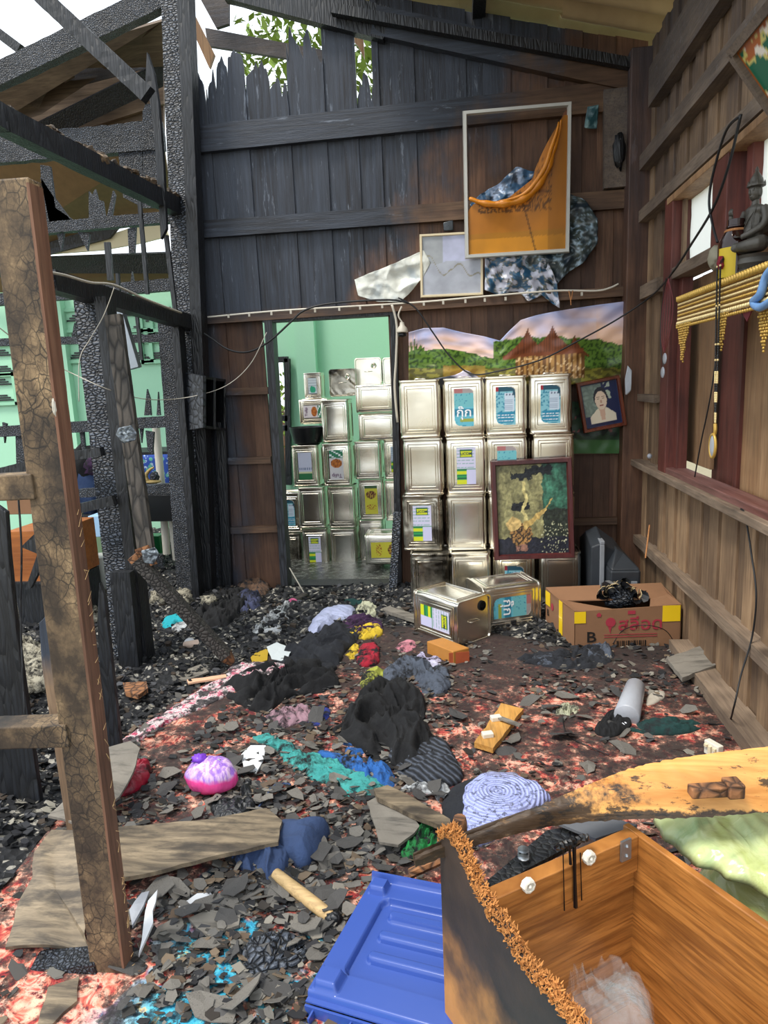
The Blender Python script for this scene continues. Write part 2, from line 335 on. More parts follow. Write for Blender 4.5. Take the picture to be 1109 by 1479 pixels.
# floor of charred boards and ash, each band of board a part
t = NT('charred_floor'); v = t.obj(); n = t.noise(v, 14, 8, .75)
c = t.mix(t.ramp(n, [(.3, 0), (.75, 1)]), '0b0c0f', '34363b'); c = t.mix(t.ramp(t.noise(v, 60, 6, .8), [(.62, 0), (.72, 1)]), c, '8a8a88'); c = t.mix(t.ramp(t.noise(v, 4, 3), [(.58, 0), (.7, .5)]), c, '4a3a2c')
t.fin(c, .8, nrm=t.bump(n, .8, .02)); M['floor'] = t.m
fl = empty('floor', kind='structure'); mb = MB(); mb.box((-4.2, .2, -.08), (2.3, 6.3, -.022)); mb.obj('subfloor', M['floor'], fl)
x = -4.2
while x < 1.0:
    w = .16+.02*R_.random(); mb = MB(); mb.box((x, .25, -.022), (x+w-.004, 4.33, -.002-.004*R_.random())); mb.obj('floor_board', M['floor'], fl); x += w
mb = MB(); mb.box((-6.0, 4.47, -.04), (-.38, 6.3, -.012)); mb.obj('room_floor', M['wet'], fl)
mb = MB(); mb.box((-1.3, 4.33, -.022), (-.44, 4.47, .03)); mb.obj('threshold', M['charB'], fl)
mb = MB(); mb.box((-60, -60, -.5), (60, 60, -.45)); g = mb.obj('ground', m_plain('dry_yard_earth', '8d8468', .9, var=.6), kind='structure')

# carpet with its flower print, soot and scorch; bands of shade are painted in with the soot
t = NT('red_flower_carpet'); v = t.obj(); p = t.pos(); o = t.xyz(p)
n1 = t.noise(v, 19, 3, .6, 1.2); n2 = t.noise(t.mp(v, (1, 1, 1), (3, 5, 0)), 32, 4, .7)
c = t.ramp(n1, [(.30, '7c2028'), (.40, 'ab423c'), (.47, 'cf7d66'), (.56, 'd9ad98'), (.64, 'c2584a'), (.72, '6a1c28')])
c = t.mix(t.ramp(t.voro(v, 16), [(.18, .9), (.32, 0)]), c, 'eeb59a'); c = t.mix(t.ramp(n2, [(.58, 0), (.66, 1)]), c, '5b1520')
bl = t.ramp(n1, [(.3, '1f6f9a'), (.45, '3aa6c6'), (.6, '59b8cc'), (.66, 'd8c88a'), (.72, '2c5f8c')])
reg = t.math('MULTIPLY', t.ramp(t.math('ADD', t.math('MULTIPLY', t.math('SUBTRACT', 1.62, o[1]), 1.6), t.math('MULTIPLY', t.math('SUBTRACT', t.noise(v, 4.5, 3), .5), 3.2)), [(.42, 0), (.5, 1)]), sstep(t, o[0], -.86, -.7))
c = t.mix(reg, c, bl)
soot = t.noise(v, 8, 7, .72); c2 = t.noise(v, 40, 6, .8)  # mask for real soot and for shade bands put into the colour
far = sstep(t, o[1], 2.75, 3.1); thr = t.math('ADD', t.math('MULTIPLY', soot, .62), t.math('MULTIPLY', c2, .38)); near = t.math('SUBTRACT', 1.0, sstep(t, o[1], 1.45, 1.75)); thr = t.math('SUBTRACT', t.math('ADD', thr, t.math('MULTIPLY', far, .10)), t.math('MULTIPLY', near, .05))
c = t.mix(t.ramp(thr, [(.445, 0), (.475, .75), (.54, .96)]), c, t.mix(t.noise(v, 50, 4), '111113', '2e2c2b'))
t.fin(c, .95, nrm=t.bump(t.noise(v, 220, 3), .5, .004, t.bump(soot, .6, .02))); M['carpet'] = t.m
cp = [(185, 1062), (260, 1010), (342, 965), (430, 940), (560, 905), (700, 915), (830, 940), (980, 935), (1040, 1010), (1100, 1120)]
pts = [P(a, b, Z=.012) for a, b in cp]+[Vector((1.0, .5, .012)), Vector((-1.02, .5, .012)), Vector((-1.28, 1.5, .012))]
bm = bmesh.new(); vv = [bm.verts.new(q) for q in pts]; bm.faces.new(vv); bmesh.ops.triangulate(bm, faces=bm.faces)
for _ in range(6): bmesh.ops.subdivide_edges(bm, edges=[e for e in bm.edges if e.calc_length() > .05], cuts=1)
for q in bm.verts: q.co.z = .012+.012*max(0, fb(q.co.x, q.co.y, 3, 3.5))
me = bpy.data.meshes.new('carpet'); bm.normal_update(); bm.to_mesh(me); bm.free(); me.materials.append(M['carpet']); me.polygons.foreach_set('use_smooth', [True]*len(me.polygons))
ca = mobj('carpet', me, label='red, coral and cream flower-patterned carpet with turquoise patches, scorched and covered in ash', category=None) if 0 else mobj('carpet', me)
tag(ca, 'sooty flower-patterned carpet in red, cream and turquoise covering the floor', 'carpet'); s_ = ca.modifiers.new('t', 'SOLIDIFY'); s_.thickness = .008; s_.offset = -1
# turned-up white and pink hem of the carpet, a strip along its left edge
t = NT('pink_floral_hem'); v = t.obj(); c = t.ramp(t.noise(v, 38, 4, .7, .5), [(.38, 'b04460'), (.45, 'c9929e'), (.52, 'c9c0bf'), (.6, 'b9adb0'), (.64, '2a2228')]); M['hem'] = t.fin(t.mix(t.ramp(t.noise(v, 22, 5, .7), [(.48, 0), (.54, .92)]), c, '17171a'), .9)
# ------------------------------------------------ back wall
wb = empty('wall_back', kind='structure')
def top_at(px_):
    pr = [(280, 110), (300, 104), (325, 108), (330, 78), (352, 84), (356, 72), (366, 98), (372, 112), (390, 120), (402, 124), (408, 60), (420, 52), (432, 80), (442, 84), (448, 66), (458, 72), (462, 45)]
    for (a, b), (c_, d_) in zip(pr, pr[1:]):
        if a <= px_ <= c_: return b+(d_-b)*(px_-a)/(c_-a)
    return None
def pxof(x, z, y=D): q = Vector((x, y, z))-CAM; return 554.5+FOC*q.dot(CR)/q.dot(CW)
x = -1.72; k = 0
while x < 1.0:
    w = R_.choice([.085, .10, .115, .13, .14])+.01*R_.random()
    if x+w > .97: w = 1.02-x
    if -1.33 < x < -1.27 or -.5 < x < -.42: pass
    zt = 3.62-.257*(x+1.08); px_ = pxof(x+w/2, 3.2); q = top_at(px_); burnt = q is not None
    if 508 < px_ < 530: burnt = True; q = 128
    z0 = 0.0
    if x < -1.27 < x+w: w = -1.27-x+.001
    if x < -.475 < x+w: w = -.475-x+.001
    if x+w > -1.268 and x < -.477: z0 = 1.745
    x0, x1 = x-.004*(k % 2), x+w+.004*(k % 2); tw = (R_.random()-.5)*.002*(k % 2)
    pl = []
    if burnt:
        zc = P(px_, q, Y=D).z; pl = [(x0, zc-.1-.1*R_.random())]
        pk = R_.uniform(.25, .75); am = R_.uniform(.05, .20)
        for i in range(1, 12): u_ = i/12; pl.append((x0+(x1-x0)*u_, zc+am*(.5-abs(u_-pk)*1.6)+.022*(R_.random()-.5)+(.05*R_.random() if R_.random() < .25 else 0)-(.10 if R_.random() < .12 else 0)))
        pl.append((x1, zc-.12*R_.random()-.03))
    else: pl = [(x0, zt+.257*w/2), (x1, zt-.257*w/2)]
    yy = D+(k % 2)*-.010+(R_.random()-.5)*.003; mb = MB(); poly = [(x1+tw, yy, z0), (x0+tw, yy, z0)]+[(a, yy, b) for a, b in pl]
    if z0 == 0 and x0 < -1.27 < x1: poly = [(-1.275, yy, 0), (x0+tw, yy, 0)]+[(a, yy, b) for a, b in pl]+[(x1, yy, 1.75), (-1.275, yy, 1.75)] if 0 else poly
    mb.prism(poly, (0, .018, 0)); mb.obj('plank', M['back'], wb, bevel=.0015); x += w; k += 1
def hb(a, b, h, w=.04, y=D-.025, mat='back_h', name='batten', parent=None, j=.01, **kk):
    mb = MB(); mb.bar(P(*a, Y=y), P(*b, Y=y), w, h, (0, 0, 1), 10, j, R_.random()*9, **kk); return mb.obj(name, M[mat], parent or wb)
hb((272, 204), (900, 139), .15, .045); hb((282, 333), (905, 288), .10, .045); hb((288, 463), (908, 421), .055, .07, D-.04)
for a, b in [((322, 566), (388, 564)), ((318, 666), (392, 664)), ((328, 766), (402, 763)), ((585, 655), (915, 649)), ((585, 760), (915, 751))]: hb(a, b, .045, .04)
hb((330, -22), (560, 38), .17, .07, D-.03, 'charB', 'rafter'); hb((540, 32), (925, 116), .15, .07, D-.03, 'back_h', 'rafter', ends=.01)
hb((480, 14), (940, 98), .05, .05, D-.10, 'charB', 'rafter')
mb = MB(); a = P(888, 130, Y=D-.05); b = P(888, 272, Y=D-.05); mb.bar(a, b, .125, .05, (0, 1, 0), 4, .005); mb.obj('mounting_board', M['right_h'], wb)
mb = MB(); lump(mb, P(894, 218, Y=D-.09), (.035, .03, .09), 4); mb.obj('burnt_socket', M['charB'], wb, smooth=True)
# door frame: jambs and header
dr = empty('door_1', kind='structure')
for a, b, w_ in [((390, 462), (414, 852), .05), ((569, 452), (577, 850), .04)]:
    mb = MB(); mb.bar(P(*a, Y=D-.02), P(*b, Y=D-.02), w_, .10, (0, 1, 0), 6, .006, 3); mb.obj('door_jamb', m_char('sooty_jamb', 60, (1, 1, .1), ridge='3d4048', mid='26282e', b=.2) if a[0] == 390 else M['charB'], dr)
mb = MB(); mb.bar(P(382, 463, Y=D-.02), P(574, 452, Y=D-.02), .09, .03, (0, 0, 1), 4, .004); mb.obj('door_header', M['charB'], dr)
mb = MB(); mb.bar(P(574, 740, Y=4.2), P(566, 880, Y=4.2), .05, .05, (0, 1, 0), 10, .03, 5); mb.obj('burnt_stub', M['charA'], dr)
# ------------------------------------------------ corner post right and right wall
wr = empty('wall_right', kind='structure')
mb = MB(); mb.bar((.955, D-.09, -.02), (.965, D-.09, 3.02), .13, .12, (0, 1, 0), 12, .006, 2); mb.obj('corner_post', M['post'], wr, bevel=.006)
y = .6
while y < D:
    w = .085+.03*R_.random(); y1 = min(y+w, D); dx = (k % 2)*-.012+R_.random()*.003; k += 1; gap = -.003+(.008 if R_.random() < .06 else 0)
    segs = [(0, .79), (2.13, 3.05)] if y1 < 3.62 else [(0, 3.05)]
    for a, b in segs:
        mb = MB(); mb.box((XR+dx, y, a), (XR+dx+.016, y1-gap, b)); mb.obj('plank', M['right'], wr, bevel=.0015)
    y = y1
def yb(z, y0, y1, h, w, x=XR-.02, mat='right_h', name='batten', j=.006):
    mb = MB(); mb.bar((x, y0, z), (x, y1, z), w, h, (0, 0, 1), 14, j, R_.random()*9); return mb.obj(name, M[mat], wr)
yb(2.44, .6, 4.27, .075, .075, XR-.03); yb(2.165, .6, 4.30, .06, .07, XR-.03); yb(.345, .6, 4.32, .05, .06, XR-.025); yb(2.76, .6, 4.05, .19, .06, XR-.035, 'right_h', 'wall_plate')
mb = MB(); mb.bar((XR-.06, 1.3, .035), (XR-.05, 3.25, .035), .10, .075, (0, 0, 1), 16, .01, 3); mb.obj('bottom_beam', M['right_h'], wr)
for z_, w_ in [(1.76, .09), (1.18, .05), (.8, .05), (.345, .05)]:
    mb = MB(); mb.bar((XR-.02, 3.84, z_), (XR-.02, 4.3, z_), .06, w_*.8, (0, 0, 1), 6, .006, z_); mb.obj('nogging', M['right_h'], wr)
wn = empty('window_1', kind='structure')
def wbar(a, b, w, h, up, mat, name='window_frame', j=.003): mb = MB(); mb.bar(a, b, w, h, up, 6, j, R_.random()*9); return mb.obj(name, M[mat], wn, bevel=.003)
wbar((XR-.01, 3.64, .80), (XR-.01, 3.64, 2.13), .13, .09, (1, 0, 0), 'jamb'); wbar((XR+.01, 3.55, .82), (XR+.01, 3.55, 1.76), .05, .05, (1, 0, 0), 'jamb')
wbar((XR-.01, 2.95, 1.78), (XR-.01, 2.95, 2.12), .09, .16, (0, 1, 0), 'jamb'); wbar((XR+.02, 2.80, 1.78), (XR+.02, 2.80, 2.12), .05, .06, (0, 1, 0), 'jamb')
wbar((XR, .7, 2.115), (XR, 3.66, 2.115), .12, .03, (0, 0, 1), 'shut', 'window_head'); wbar((XR, .7, 1.775), (XR, 3.66, 1.775), .1, .05, (0, 0, 1), 'right_h', 'transom'); wbar((XR-.02, .6, .805), (XR-.02, 4.28, .805), .12, .035, (0, 0, 1), 'right_h', 'window_sill'); wbar((XR-.005, .6, .835), (XR-.005, 3.62, .835), .09, .03, (0, 0, 1), 'jamb_h', 'window_sill')
tt = NT('frosted_plastic_pane'); tt.fin('f4f7f2', .6, Transmission_Weight=.0); tt.b.inputs['Alpha'].default_value = 1
mixn = tt.n('ShaderNodeMixShader', {0: .65}); tr = tt.n('ShaderNodeBsdfTranslucent', {'Color': 'fbfdf8'}); tt.t.links.new(tt.b.outputs[0], mixn.inputs[1]); tt.t.links.new(tr.outputs[0], mixn.inputs[2]); tt.t.links.new(mixn.outputs[0], tt.out.inputs[0]); M['frost'] = tt.m
for y0, y1 in [(3.03, 3.6), (1.9, 2.77), (.75, 1.85)]:
    mb = grid_surf(lambda u, v: (XR+.03+.006*nz(u*4, v*3, y0), y0+(y1-y0)*u, 1.795+.31*v), 16, 8); mb.obj('pane', M['frost'], wn, smooth=True)
for i, (y0, y1, z0, x_) in enumerate([(P(1030, 560, X=1.09).y, P(988, 560, X=1.09).y, .87, 1.09), (P(1069, 560, X=1.12).y, P(1031, 560, X=1.12).y, .80, 1.12), (P(1130, 560, X=1.08).y, P(1071, 560, X=1.08).y, .80, 1.08), (P(1210, 560, X=1.08).y, P(1132, 560, X=1.08).y, .82, 1.08), (P(1330, 560, X=1.08).y, P(1212, 560, X=1.08).y, .82, 1.08)]):
    sh = empty('window_shutter', (0, 0, 0), label=['tan board shutter panel just right of the dark jamb, pale slit beside it', 'darker brown shutter board second from the jamb', 'weathered grey and tan shutter panel right of the beaded cord', 'shutter panel fourth from the jamb', 'shutter panel fifth from the jamb'][i], cat='shutter', group='window shutters')
    n_ = 2
    for q in range(n_):
        mb = MB(); a_ = y0+(y1-y0)*q/n_; mb.box((x_+.004*q, a_, z0), (x_+.018+.004*q, y0+(y1-y0)*(q+1)/n_-.003, 1.75)); mb.obj('plank', M['shut'] if i != 1 else M['jamb'], sh, bevel=.002)
    if i > 1: mb = MB(); mb.box((x_-.01, y1-.02, z0), (x_+.03, y1+.012, 1.75)); mb.obj('edge_strip', M['jamb'], sh)
# ------------------------------------------------ roof over the right half
cl = empty('ceiling', kind='structure')
def roofsheet(x0, x1, y0, y1, zc, sl, pitch=.145, amp=.022, seed=0, along='x', name='corrugated_sheet', mat='roof', edge=.0, parent=None):
    nx = 10; ny = int((y1-y0)/pitch*8)
    def f(u, v):
        yy = y0+(y1-y0)*v; e = edge*(nz(yy*5, seed)-.2) if edge else 0; xx = x0+(x1-x0)*u+e*(1-u)
        return (xx, yy, zc+sl*(xx-x0)+amp*math.cos(2*math.pi*yy/pitch)+.004*nz(xx*3, yy*3, seed))
    return grid_surf(f, nx, ny, None, .006).obj(name, M[mat], parent or cl, smooth=True, sharp=50)
zr = lambda x: 3.70-.257*(x+1.08)
for i, (a, b) in enumerate([(3.55, 4.75), (2.6, 3.6), (1.5, 2.65)]):
    roofsheet(-.05-.25*(i == 0)*0-.3*(i == 1), .62, a, b, zr(-.05)+.012*i+.03, -.257, seed=i, edge=.25, pitch=.2, amp=.03); roofsheet(.55, 1.35, a, b, zr(.55)+.012*i-.005, -.257, seed=i+5, pitch=.2, amp=.03)
roofsheet(-.62, .0, 3.9, 4.75, zr(-.62)+.03, -.257, seed=3, edge=.3, pitch=.2, amp=.03)
for px0, px1, w_ in [((755, -30), (750, 72), .09)]:
    mb = MB(); mb.bar((.10, 4.6, zr(.1)-.05), (.14, 1.5, zr(.1)-.05), .07, .09, (0, 0, 1), 12, .01, 4); mb.obj('purlin', M['charB'], cl)
mb = MB(); mb.bar((.78, 4.6, zr(.78)-.05), (.80, 1.5, zr(.78)-.05), .05, .08, (0, 0, 1), 12, .006, 6); mb.obj('purlin', M['right_h'], cl) if 0 else None
# ------------------------------------------------ left wall: the burnt frame, each timber a part
wl = empty('wall_left', kind='structure')
def beam(name, a, b, w, h, mat, up=(0, 0, 1), n=24, j=.02, ends=.0, parent=None, taper=1, s=None):
    mb = MB(); mb.bar(a, b, w, h, up, n, j, s if s is not None else R_.random()*20, ends=ends, taper=taper); return mb.obj(name, M[mat], parent or wl)
# corner post: a pair of timbers
beam('post', P(250, -30, Y=4.25), P(284, 870, Y=4.25), .115, .1, 'charA', (0, 1, 0), j=.012); beam('post', P(268, -20, Y=4.2), P(303, 868, Y=4.2), .07, .1, 'charB', (0, 1, 0), j=.008); beam('post', P(286, 470, Y=4.3), P(316, 862, Y=4.3), .06, .1, 'charF', (0, 1, 0), j=.02)
beam('post', P(320, 610, Y=4.3), P(330, 862, Y=4.3), .06, .04, 'charB', (0, 1, 0), j=.01)
beam('post', P(242, 452, Y=4.1), P(272, 878, Y=4.1), .10, .08, 'charF', (0, 1, 0), j=.012); beam('post', P(256, 458, Y=4.08), P(288, 878, Y=4.08), .045, .09, 'charB', (0, 1, 0), j=.005)
# middle post
beam('post', P(130, 425, Y=3.12), P(190, 965, Y=3.12), .115, .1, 'charA', (0, 1, 0), j=.012); beam('post', P(151, 430, Y=3.08), P(212, 962, Y=3.08), .055, .09, 'charB', (0, 1, 0), j=.005)
for k_, (a, b, w_) in enumerate([((176, 825), (190, 962), .10)]): beam('post', P(*a, Y=3.0), P(*b, Y=3.0), w_, .05, 'charB', (0, 1, 0), j=.004)
# plates
beam('wall_plate', P(292, 318, X=XL+.05), P(0, 172, X=XL+.05), .07, .095, 'charB', j=.02); beam('wall_plate', P(292, 318, X=XL+.05)+Vector((0, -3.2, 0)), P(0, 172, X=XL+.05), .07, .095, 'charB', j=.02)
beam('wall_plate', P(285, 470, X=XL+.07), P(70, 405, X=XL+.07), .07, .085, 'charB', j=.012); beam('wall_plate', P(70, 405, X=XL+.07), P(-60, 368, X=XL+.07), .06, .06, 'charA', j=.02)
# knobbly burnt debris along the top plate
mb = MB()
for i in range(46):
    tq = i/46; p_ = P(285, 300, X=XL+.05).lerp(P(0, 160, X=XL+.05), tq); lump(mb, p_+Vector((R_.uniform(-.02, .02), 0, R_.uniform(-.01, .02))), (.015+.015*R_.random(), .03+.02*R_.random(), .012+.02*R_.random()), i, 7, 5, .6)
mb.obj('burnt_crust', M['charW'], wl, kind='stuff')
# frame behind, running left in the plane of the back wall
YB = 4.42
for a, b, h in [((-10, 218), (236, 196), .17), ((40, 333), (268, 312), .07), ((-10, 434), (262, 410), .075), ((-10, 495), (240, 488), .05), ((-10, 624), (285, 606), .075), ((118, 712), (250, 704), .06), ((-10, 800), (60, 800), .05)]:
    beam('rail', P(*a, Y=YB), P(*b, Y=YB), .06, h, 'charF', j=.03, ends=.02)
def stub(pts, y, mat='charF', th=.02, name='burnt_stub', parent=None):
    mb = MB(); mb.prism([P(a, b, Y=y) for a, b in pts], (0, th, 0)); return mb.obj(name, M[mat], parent or wl)
for pts in [[(55, 328), (62, 300), (58, 238), (72, 240), (80, 300), (112, 322)], [(72, 325), (58, 255), (78, 285), (105, 322)], [(128, 320), (128, 276), (133, 282), (137, 273), (141, 288), (148, 290), (152, 318)], [(153, 318), (163, 275), (166, 282), (160, 318)],
            [(112, 334), (126, 362), (129, 338)], [(82, 338), (88, 362), (92, 336)], [(184, 330), (186, 366), (194, 366), (196, 328)], [(205, 205), (206, 160), (210, 150), (222, 150), (228, 205), (228, 300), (206, 300)], [(170, 215), (206, 215), (206, 300), (178, 285)],
            [(188, 415), (190, 392), (194, 414)], [(60, 484), (64, 468), (68, 484)], [(104, 484), (107, 466), (110, 484)], [(208, 600), (212, 562), (216, 575), (218, 600)], [(226, 600), (228, 566), (231, 600)], [(114, 618), (118, 650), (124, 664), (120, 620)], [(210, 622), (213, 650), (220, 656), (222, 624)], [(22, 620), (24, 690), (34, 690), (36, 620)], [(140, 430), (144, 455), (152, 440)], [(20, 430), (22, 452), (40, 430)], [(200, 610), (204, 640), (207, 610)], [(3, 610), (6, 640), (9, 612)]]: stub(pts, YB-.02)
# leaning, hanging and broken timbers of the burnt frame
beam('rafter', P(-10, 115, Y=4.3), P(245, -8, Y=4.3), .07, .13, 'charF', j=.02); beam('rafter', P(45, -20, Y=3.7), P(214, 138, Y=3.7), .06, .085, 'charB', j=.03); beam('rafter', P(-10, 42, Y=4.6), P(30, 72, Y=4.6), .05, .06, 'charB', j=.02)
mb = MB(); mb.prism([P(a, b, Y=3.95) for a, b in [(212, 75), (222, 105), (229, 150), (236, 240), (240, 330), (232, 345), (226, 240), (219, 160), (210, 115)]], (0, .03, 0)); mb.obj('burnt_spike', M['charB'], wl)
for a, b, w_ in [((200, 272), (213, 425), .022), ((240, 340), (254, 455), .025), ((196, 440), (205, 520), .018), ((170, 395), (172, 430), .02), ((155, 350), (160, 405), .035)]: beam('hanging_lath', P(*a, Y=4.0), P(*b, Y=4.0), w_, .02, 'charB', (0, 1, 0), 8, .02)
beam('rail', P(-20, 688, Y=3.3), P(60, 668, Y=3.3), .05, .05, 'charB', j=.02); beam('rail', P(80, 662, Y=3.0), P(148, 652, Y=3.0), .04, .04, 'charB', j=.01); beam('rail', P(112, 735, Y=3.0), P(166, 722, Y=3.0), .04, .045, 'charB', j=.01)
stub([(22, 563), (28, 562), (48, 600), (60, 650), (54, 658), (40, 625)], 3.0, 'charB'); stub([(30, 790), (56, 765), (58, 728), (84, 728), (88, 765), (74, 790), (44, 850), (36, 852), (54, 800)], 2.7, 'charB')
# dark underside boards that close most of the sky over the left room
# far roof and gables over the room behind
rf = empty('ceiling_far', kind='structure')
def quadY(pts, mat, name, th=.03, parent=None):
    """pts: (px, py, Y) corners"""
    mb = MB(); q = [P(a, b, Y=y) for a, b, y in pts]; n_ = (q[1]-q[0]).cross(q[2]-q[0]).normalized()*th; mb.prism(q, n_); return mb.obj(name, M[mat], parent or rf)
quadY([(-40, 200, 5.2), (-40, 112, 4.9), (236, 30, 4.9), (236, 96, 5.2), (150, 100, 5.2), (138, 90, 5.2), (90, 104, 5.2), (92, 118, 5.2), (140, 112, 5.2), (60, 165, 5.2)], 'brd', 'roof_board'); quadY([(-40, 165, 5.3), (-40, 130, 5.25), (236, 62, 5.25), (236, 92, 5.3)], 'right_h', 'roof_board')
quadY([(20, 195, 5.2), (236, 88, 5.2), (236, 125, 5.3), (20, 228, 5.3)], 'charB', 'roof_beam'); quadY([(-40, 130, 5.35), (60, 100, 5.35), (120, 92, 5.35), (236, 40, 5.35), (236, 150, 5.4), (-40, 238, 5.4)], 'brd', 'roof_board'); quadY([(-40, 215, 5.4), (236, 128, 5.4), (236, 200, 5.5), (-40, 240, 5.5)], 'brd', 'roof_board')
quadY([(60, 85, 5.0), (75, 78, 5.0), (108, 112, 5.2), (94, 120, 5.2)], 'brd', 'rafter')
quadY([(-40, 235, 5.2), (236, 205, 5.2), (250, 300, 5.9), (-40, 385, 5.9)], 'tinroof', 'roof_sheet'); quadY([(70, 372, 5.9), (250, 365, 5.9), (250, 395, 6.0), (70, 395, 6.0)], 'charB', 'roof_beam')
quadY([(-40, 398, 6.05), (250, 385, 6.05), (250, 408, 6.2), (-40, 425, 6.2)], 'tinroof', 'roof_sheet')
quadY([(70, 366, 5.8), (228, 312, 5.8), (240, 345, 5.9), (150, 362, 5.9)], 'roof', 'roof_sheet') if 0 else None
quadY([(-40, 235, 5.45), (40, 190, 5.45), (236, 118, 5.45), (236, 215, 5.5), (-40, 250, 5.5)], 'right_h', 'roof_board')
M['cream_roof'] = m_plain('pale_translucent_roofing', 'e3d6b4', .6)
quadY([(72, 368, 5.95), (185, 332, 5.95), (236, 312, 5.95), (245, 342, 5.98), (205, 352, 5.98), (150, 362, 5.98)], 'cream_roof', 'roof_sheet'); quadY([(-40, 340, 5.9), (72, 345, 5.9), (180, 322, 5.9), (160, 345, 5.92), (60, 372, 5.92), (-40, 380, 5.92)], 'charB', 'roof_beam')

# rafters seen through the gap above the burnt back wall
quadY([(296, 40, 4.7), (466, 72, 4.7), (466, 92, 4.7), (300, 66, 4.7)], 'right_h', 'rafter'); quadY([(296, 66, 4.75), (300, 45, 4.75), (262, 60, 4.75)], 'brd', 'rafter') if 0 else None
quadY([(268, 22, 4.6), (280, 20, 4.6), (309, 78, 4.6), (302, 98, 4.6)], 'shut', 'rafter'); quadY([(500, 46, 4.7), (524, 52, 4.7), (526, 84, 4.7), (517, 66, 4.7)], 'shut', 'rafter'); quadY([(290, 0, 4.5), (330, -20, 4.5), (330, 34, 4.5), (312, 40, 4.5)], 'right_h', 'rafter')
quadY([(280, -40, 4.6), (480, -40, 4.6), (480, -8, 4.6), (290, -18, 4.6)], 'right_h', 'roof_board')
# ------------------------------------------------ the green room behind
wg = empty('wall_green_room', kind='structure')
def gbox(x0, x1, z0, z1, y=6.3, name='wall_panel'): mb = MB(); mb.box((x0, y, z0), (x1, y+.1, z1)); return mb.obj(name, M['grn'], wg)
wx0, wx1 = P(393, 600, Y=6.3).x, P(414, 600, Y=6.3).x
gbox(-6, wx0, -.1, 2.35); gbox(wx0, wx1, P(400, 520, Y=6.3).z, 2.35); gbox(wx0, wx1, -.1, P(400, 700, Y=6.3).z); gbox(wx1, 1.0, -.1, 2.35)
for px_ in (88, 443): x_ = P(px_, 500, Y=6.3).x; mb = MB(); mb.box((x_-.09, 6.22, -.1), (x_+.09, 6.3, 2.35)); mb.obj('pillar', M['grn'], wg)
mb = MB(); mb.box((-.38, 4.36, -.1), (-.3, 6.3, 2.2)); mb.obj('side_wall', M['grn'], wg)
wf = empty('window_2', kind='structure'); mb = MB()
for a, b in [((393, 518), (393, 700)), ((415, 518), (417, 700)), ((391, 520), (416, 519)), ((396, 604), (416, 604)), ((396, 618), (416, 618))]: mb.bar(P(*a, Y=6.25), P(*b, Y=6.25), .05, .05, (0, 1, 0) if a[0] == b[0] or b[1] == 700 else (0, 0, 1))
mb.obj('window_frame', M['charB'], wf)
# pierced vent blocks: ring of block with a round bar inside
def vent(px_, py_, parent):
    c = P(px_, py_, Y=6.29); mb = MB(); s = .155
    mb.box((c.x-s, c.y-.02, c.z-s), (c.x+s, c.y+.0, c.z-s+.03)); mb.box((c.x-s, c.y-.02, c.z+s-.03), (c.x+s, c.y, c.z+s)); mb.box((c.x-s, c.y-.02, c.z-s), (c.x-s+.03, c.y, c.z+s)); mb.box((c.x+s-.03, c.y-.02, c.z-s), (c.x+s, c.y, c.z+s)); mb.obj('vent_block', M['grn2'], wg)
    for dz in (-.075, .075):
        mb = MB()
        for q in range(3): mb.box((c.x-.1+.03*q, c.y-.005, c.z+dz-.03+.022*q-.007), (c.x+.1-.03*q, c.y+.012, c.z+dz-.03+.022*q+.007))
        mb.obj('vent_opening', M['black'], wg)
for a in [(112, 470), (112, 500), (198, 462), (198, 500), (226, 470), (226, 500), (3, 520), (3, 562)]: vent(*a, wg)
# ------------------------------------------------ tin cans
t = NT('dented_tinplate'); v = t.off(t.obj()); big = t.noise(v, 3.6, 1, .4, .3); sm = t.noise(v, 70, 4)
c = t.mix(t.ramp(t.noise(v, 3, 3, .5), [(.4, 0), (.75, .5)]), 'fbf5e6', 'e0cfa8'); c = t.mix(t.ramp(t.rnd(), [(0, 0), (1, .35)]), c, 'b9b9ba')
M['tin'] = t.fin(c, t.math('ADD', t.math('MULTIPLY', t.noise(v, 3, 2), .2), .14), 1.0, t.bump(big, .2, .03))
t = NT('sooty_tinplate'); v = t.off(t.obj()); big = t.noise(v, 6, 2, .5, .6); so_ = t.noise(v, 7, 7, .7)
c = t.mix(t.ramp(t.noise(v, 4, 4, .6), [(.45, 0), (.6, .9)]), 'b8b2a4', '2a2622'); M['tins'] = t.fin(c, t.math('ADD', t.math('MULTIPLY', so_, .4), .1), .95, t.bump(big, .4, .05))
M['tind'] = m_plain('dark_cap_opening', '0c0b0a', .8)
M['lab'] = m_vcol('printed_can_label', .45)
CWD, CH = .235, .335
def rrect(w, d, r, k=4):
    out = []
    for cx_, cy_, a0 in ((w/2-r, d/2-r, 0), (-w/2+r, d/2-r, 90), (-w/2+r, -d/2+r, 180), (w/2-r, -d/2+r, 270)):
        for i in range(k+1): a = math.radians(a0+90*i/k); out.append((cx_+r*math.cos(a), cy_+r*math.sin(a)))
    return out
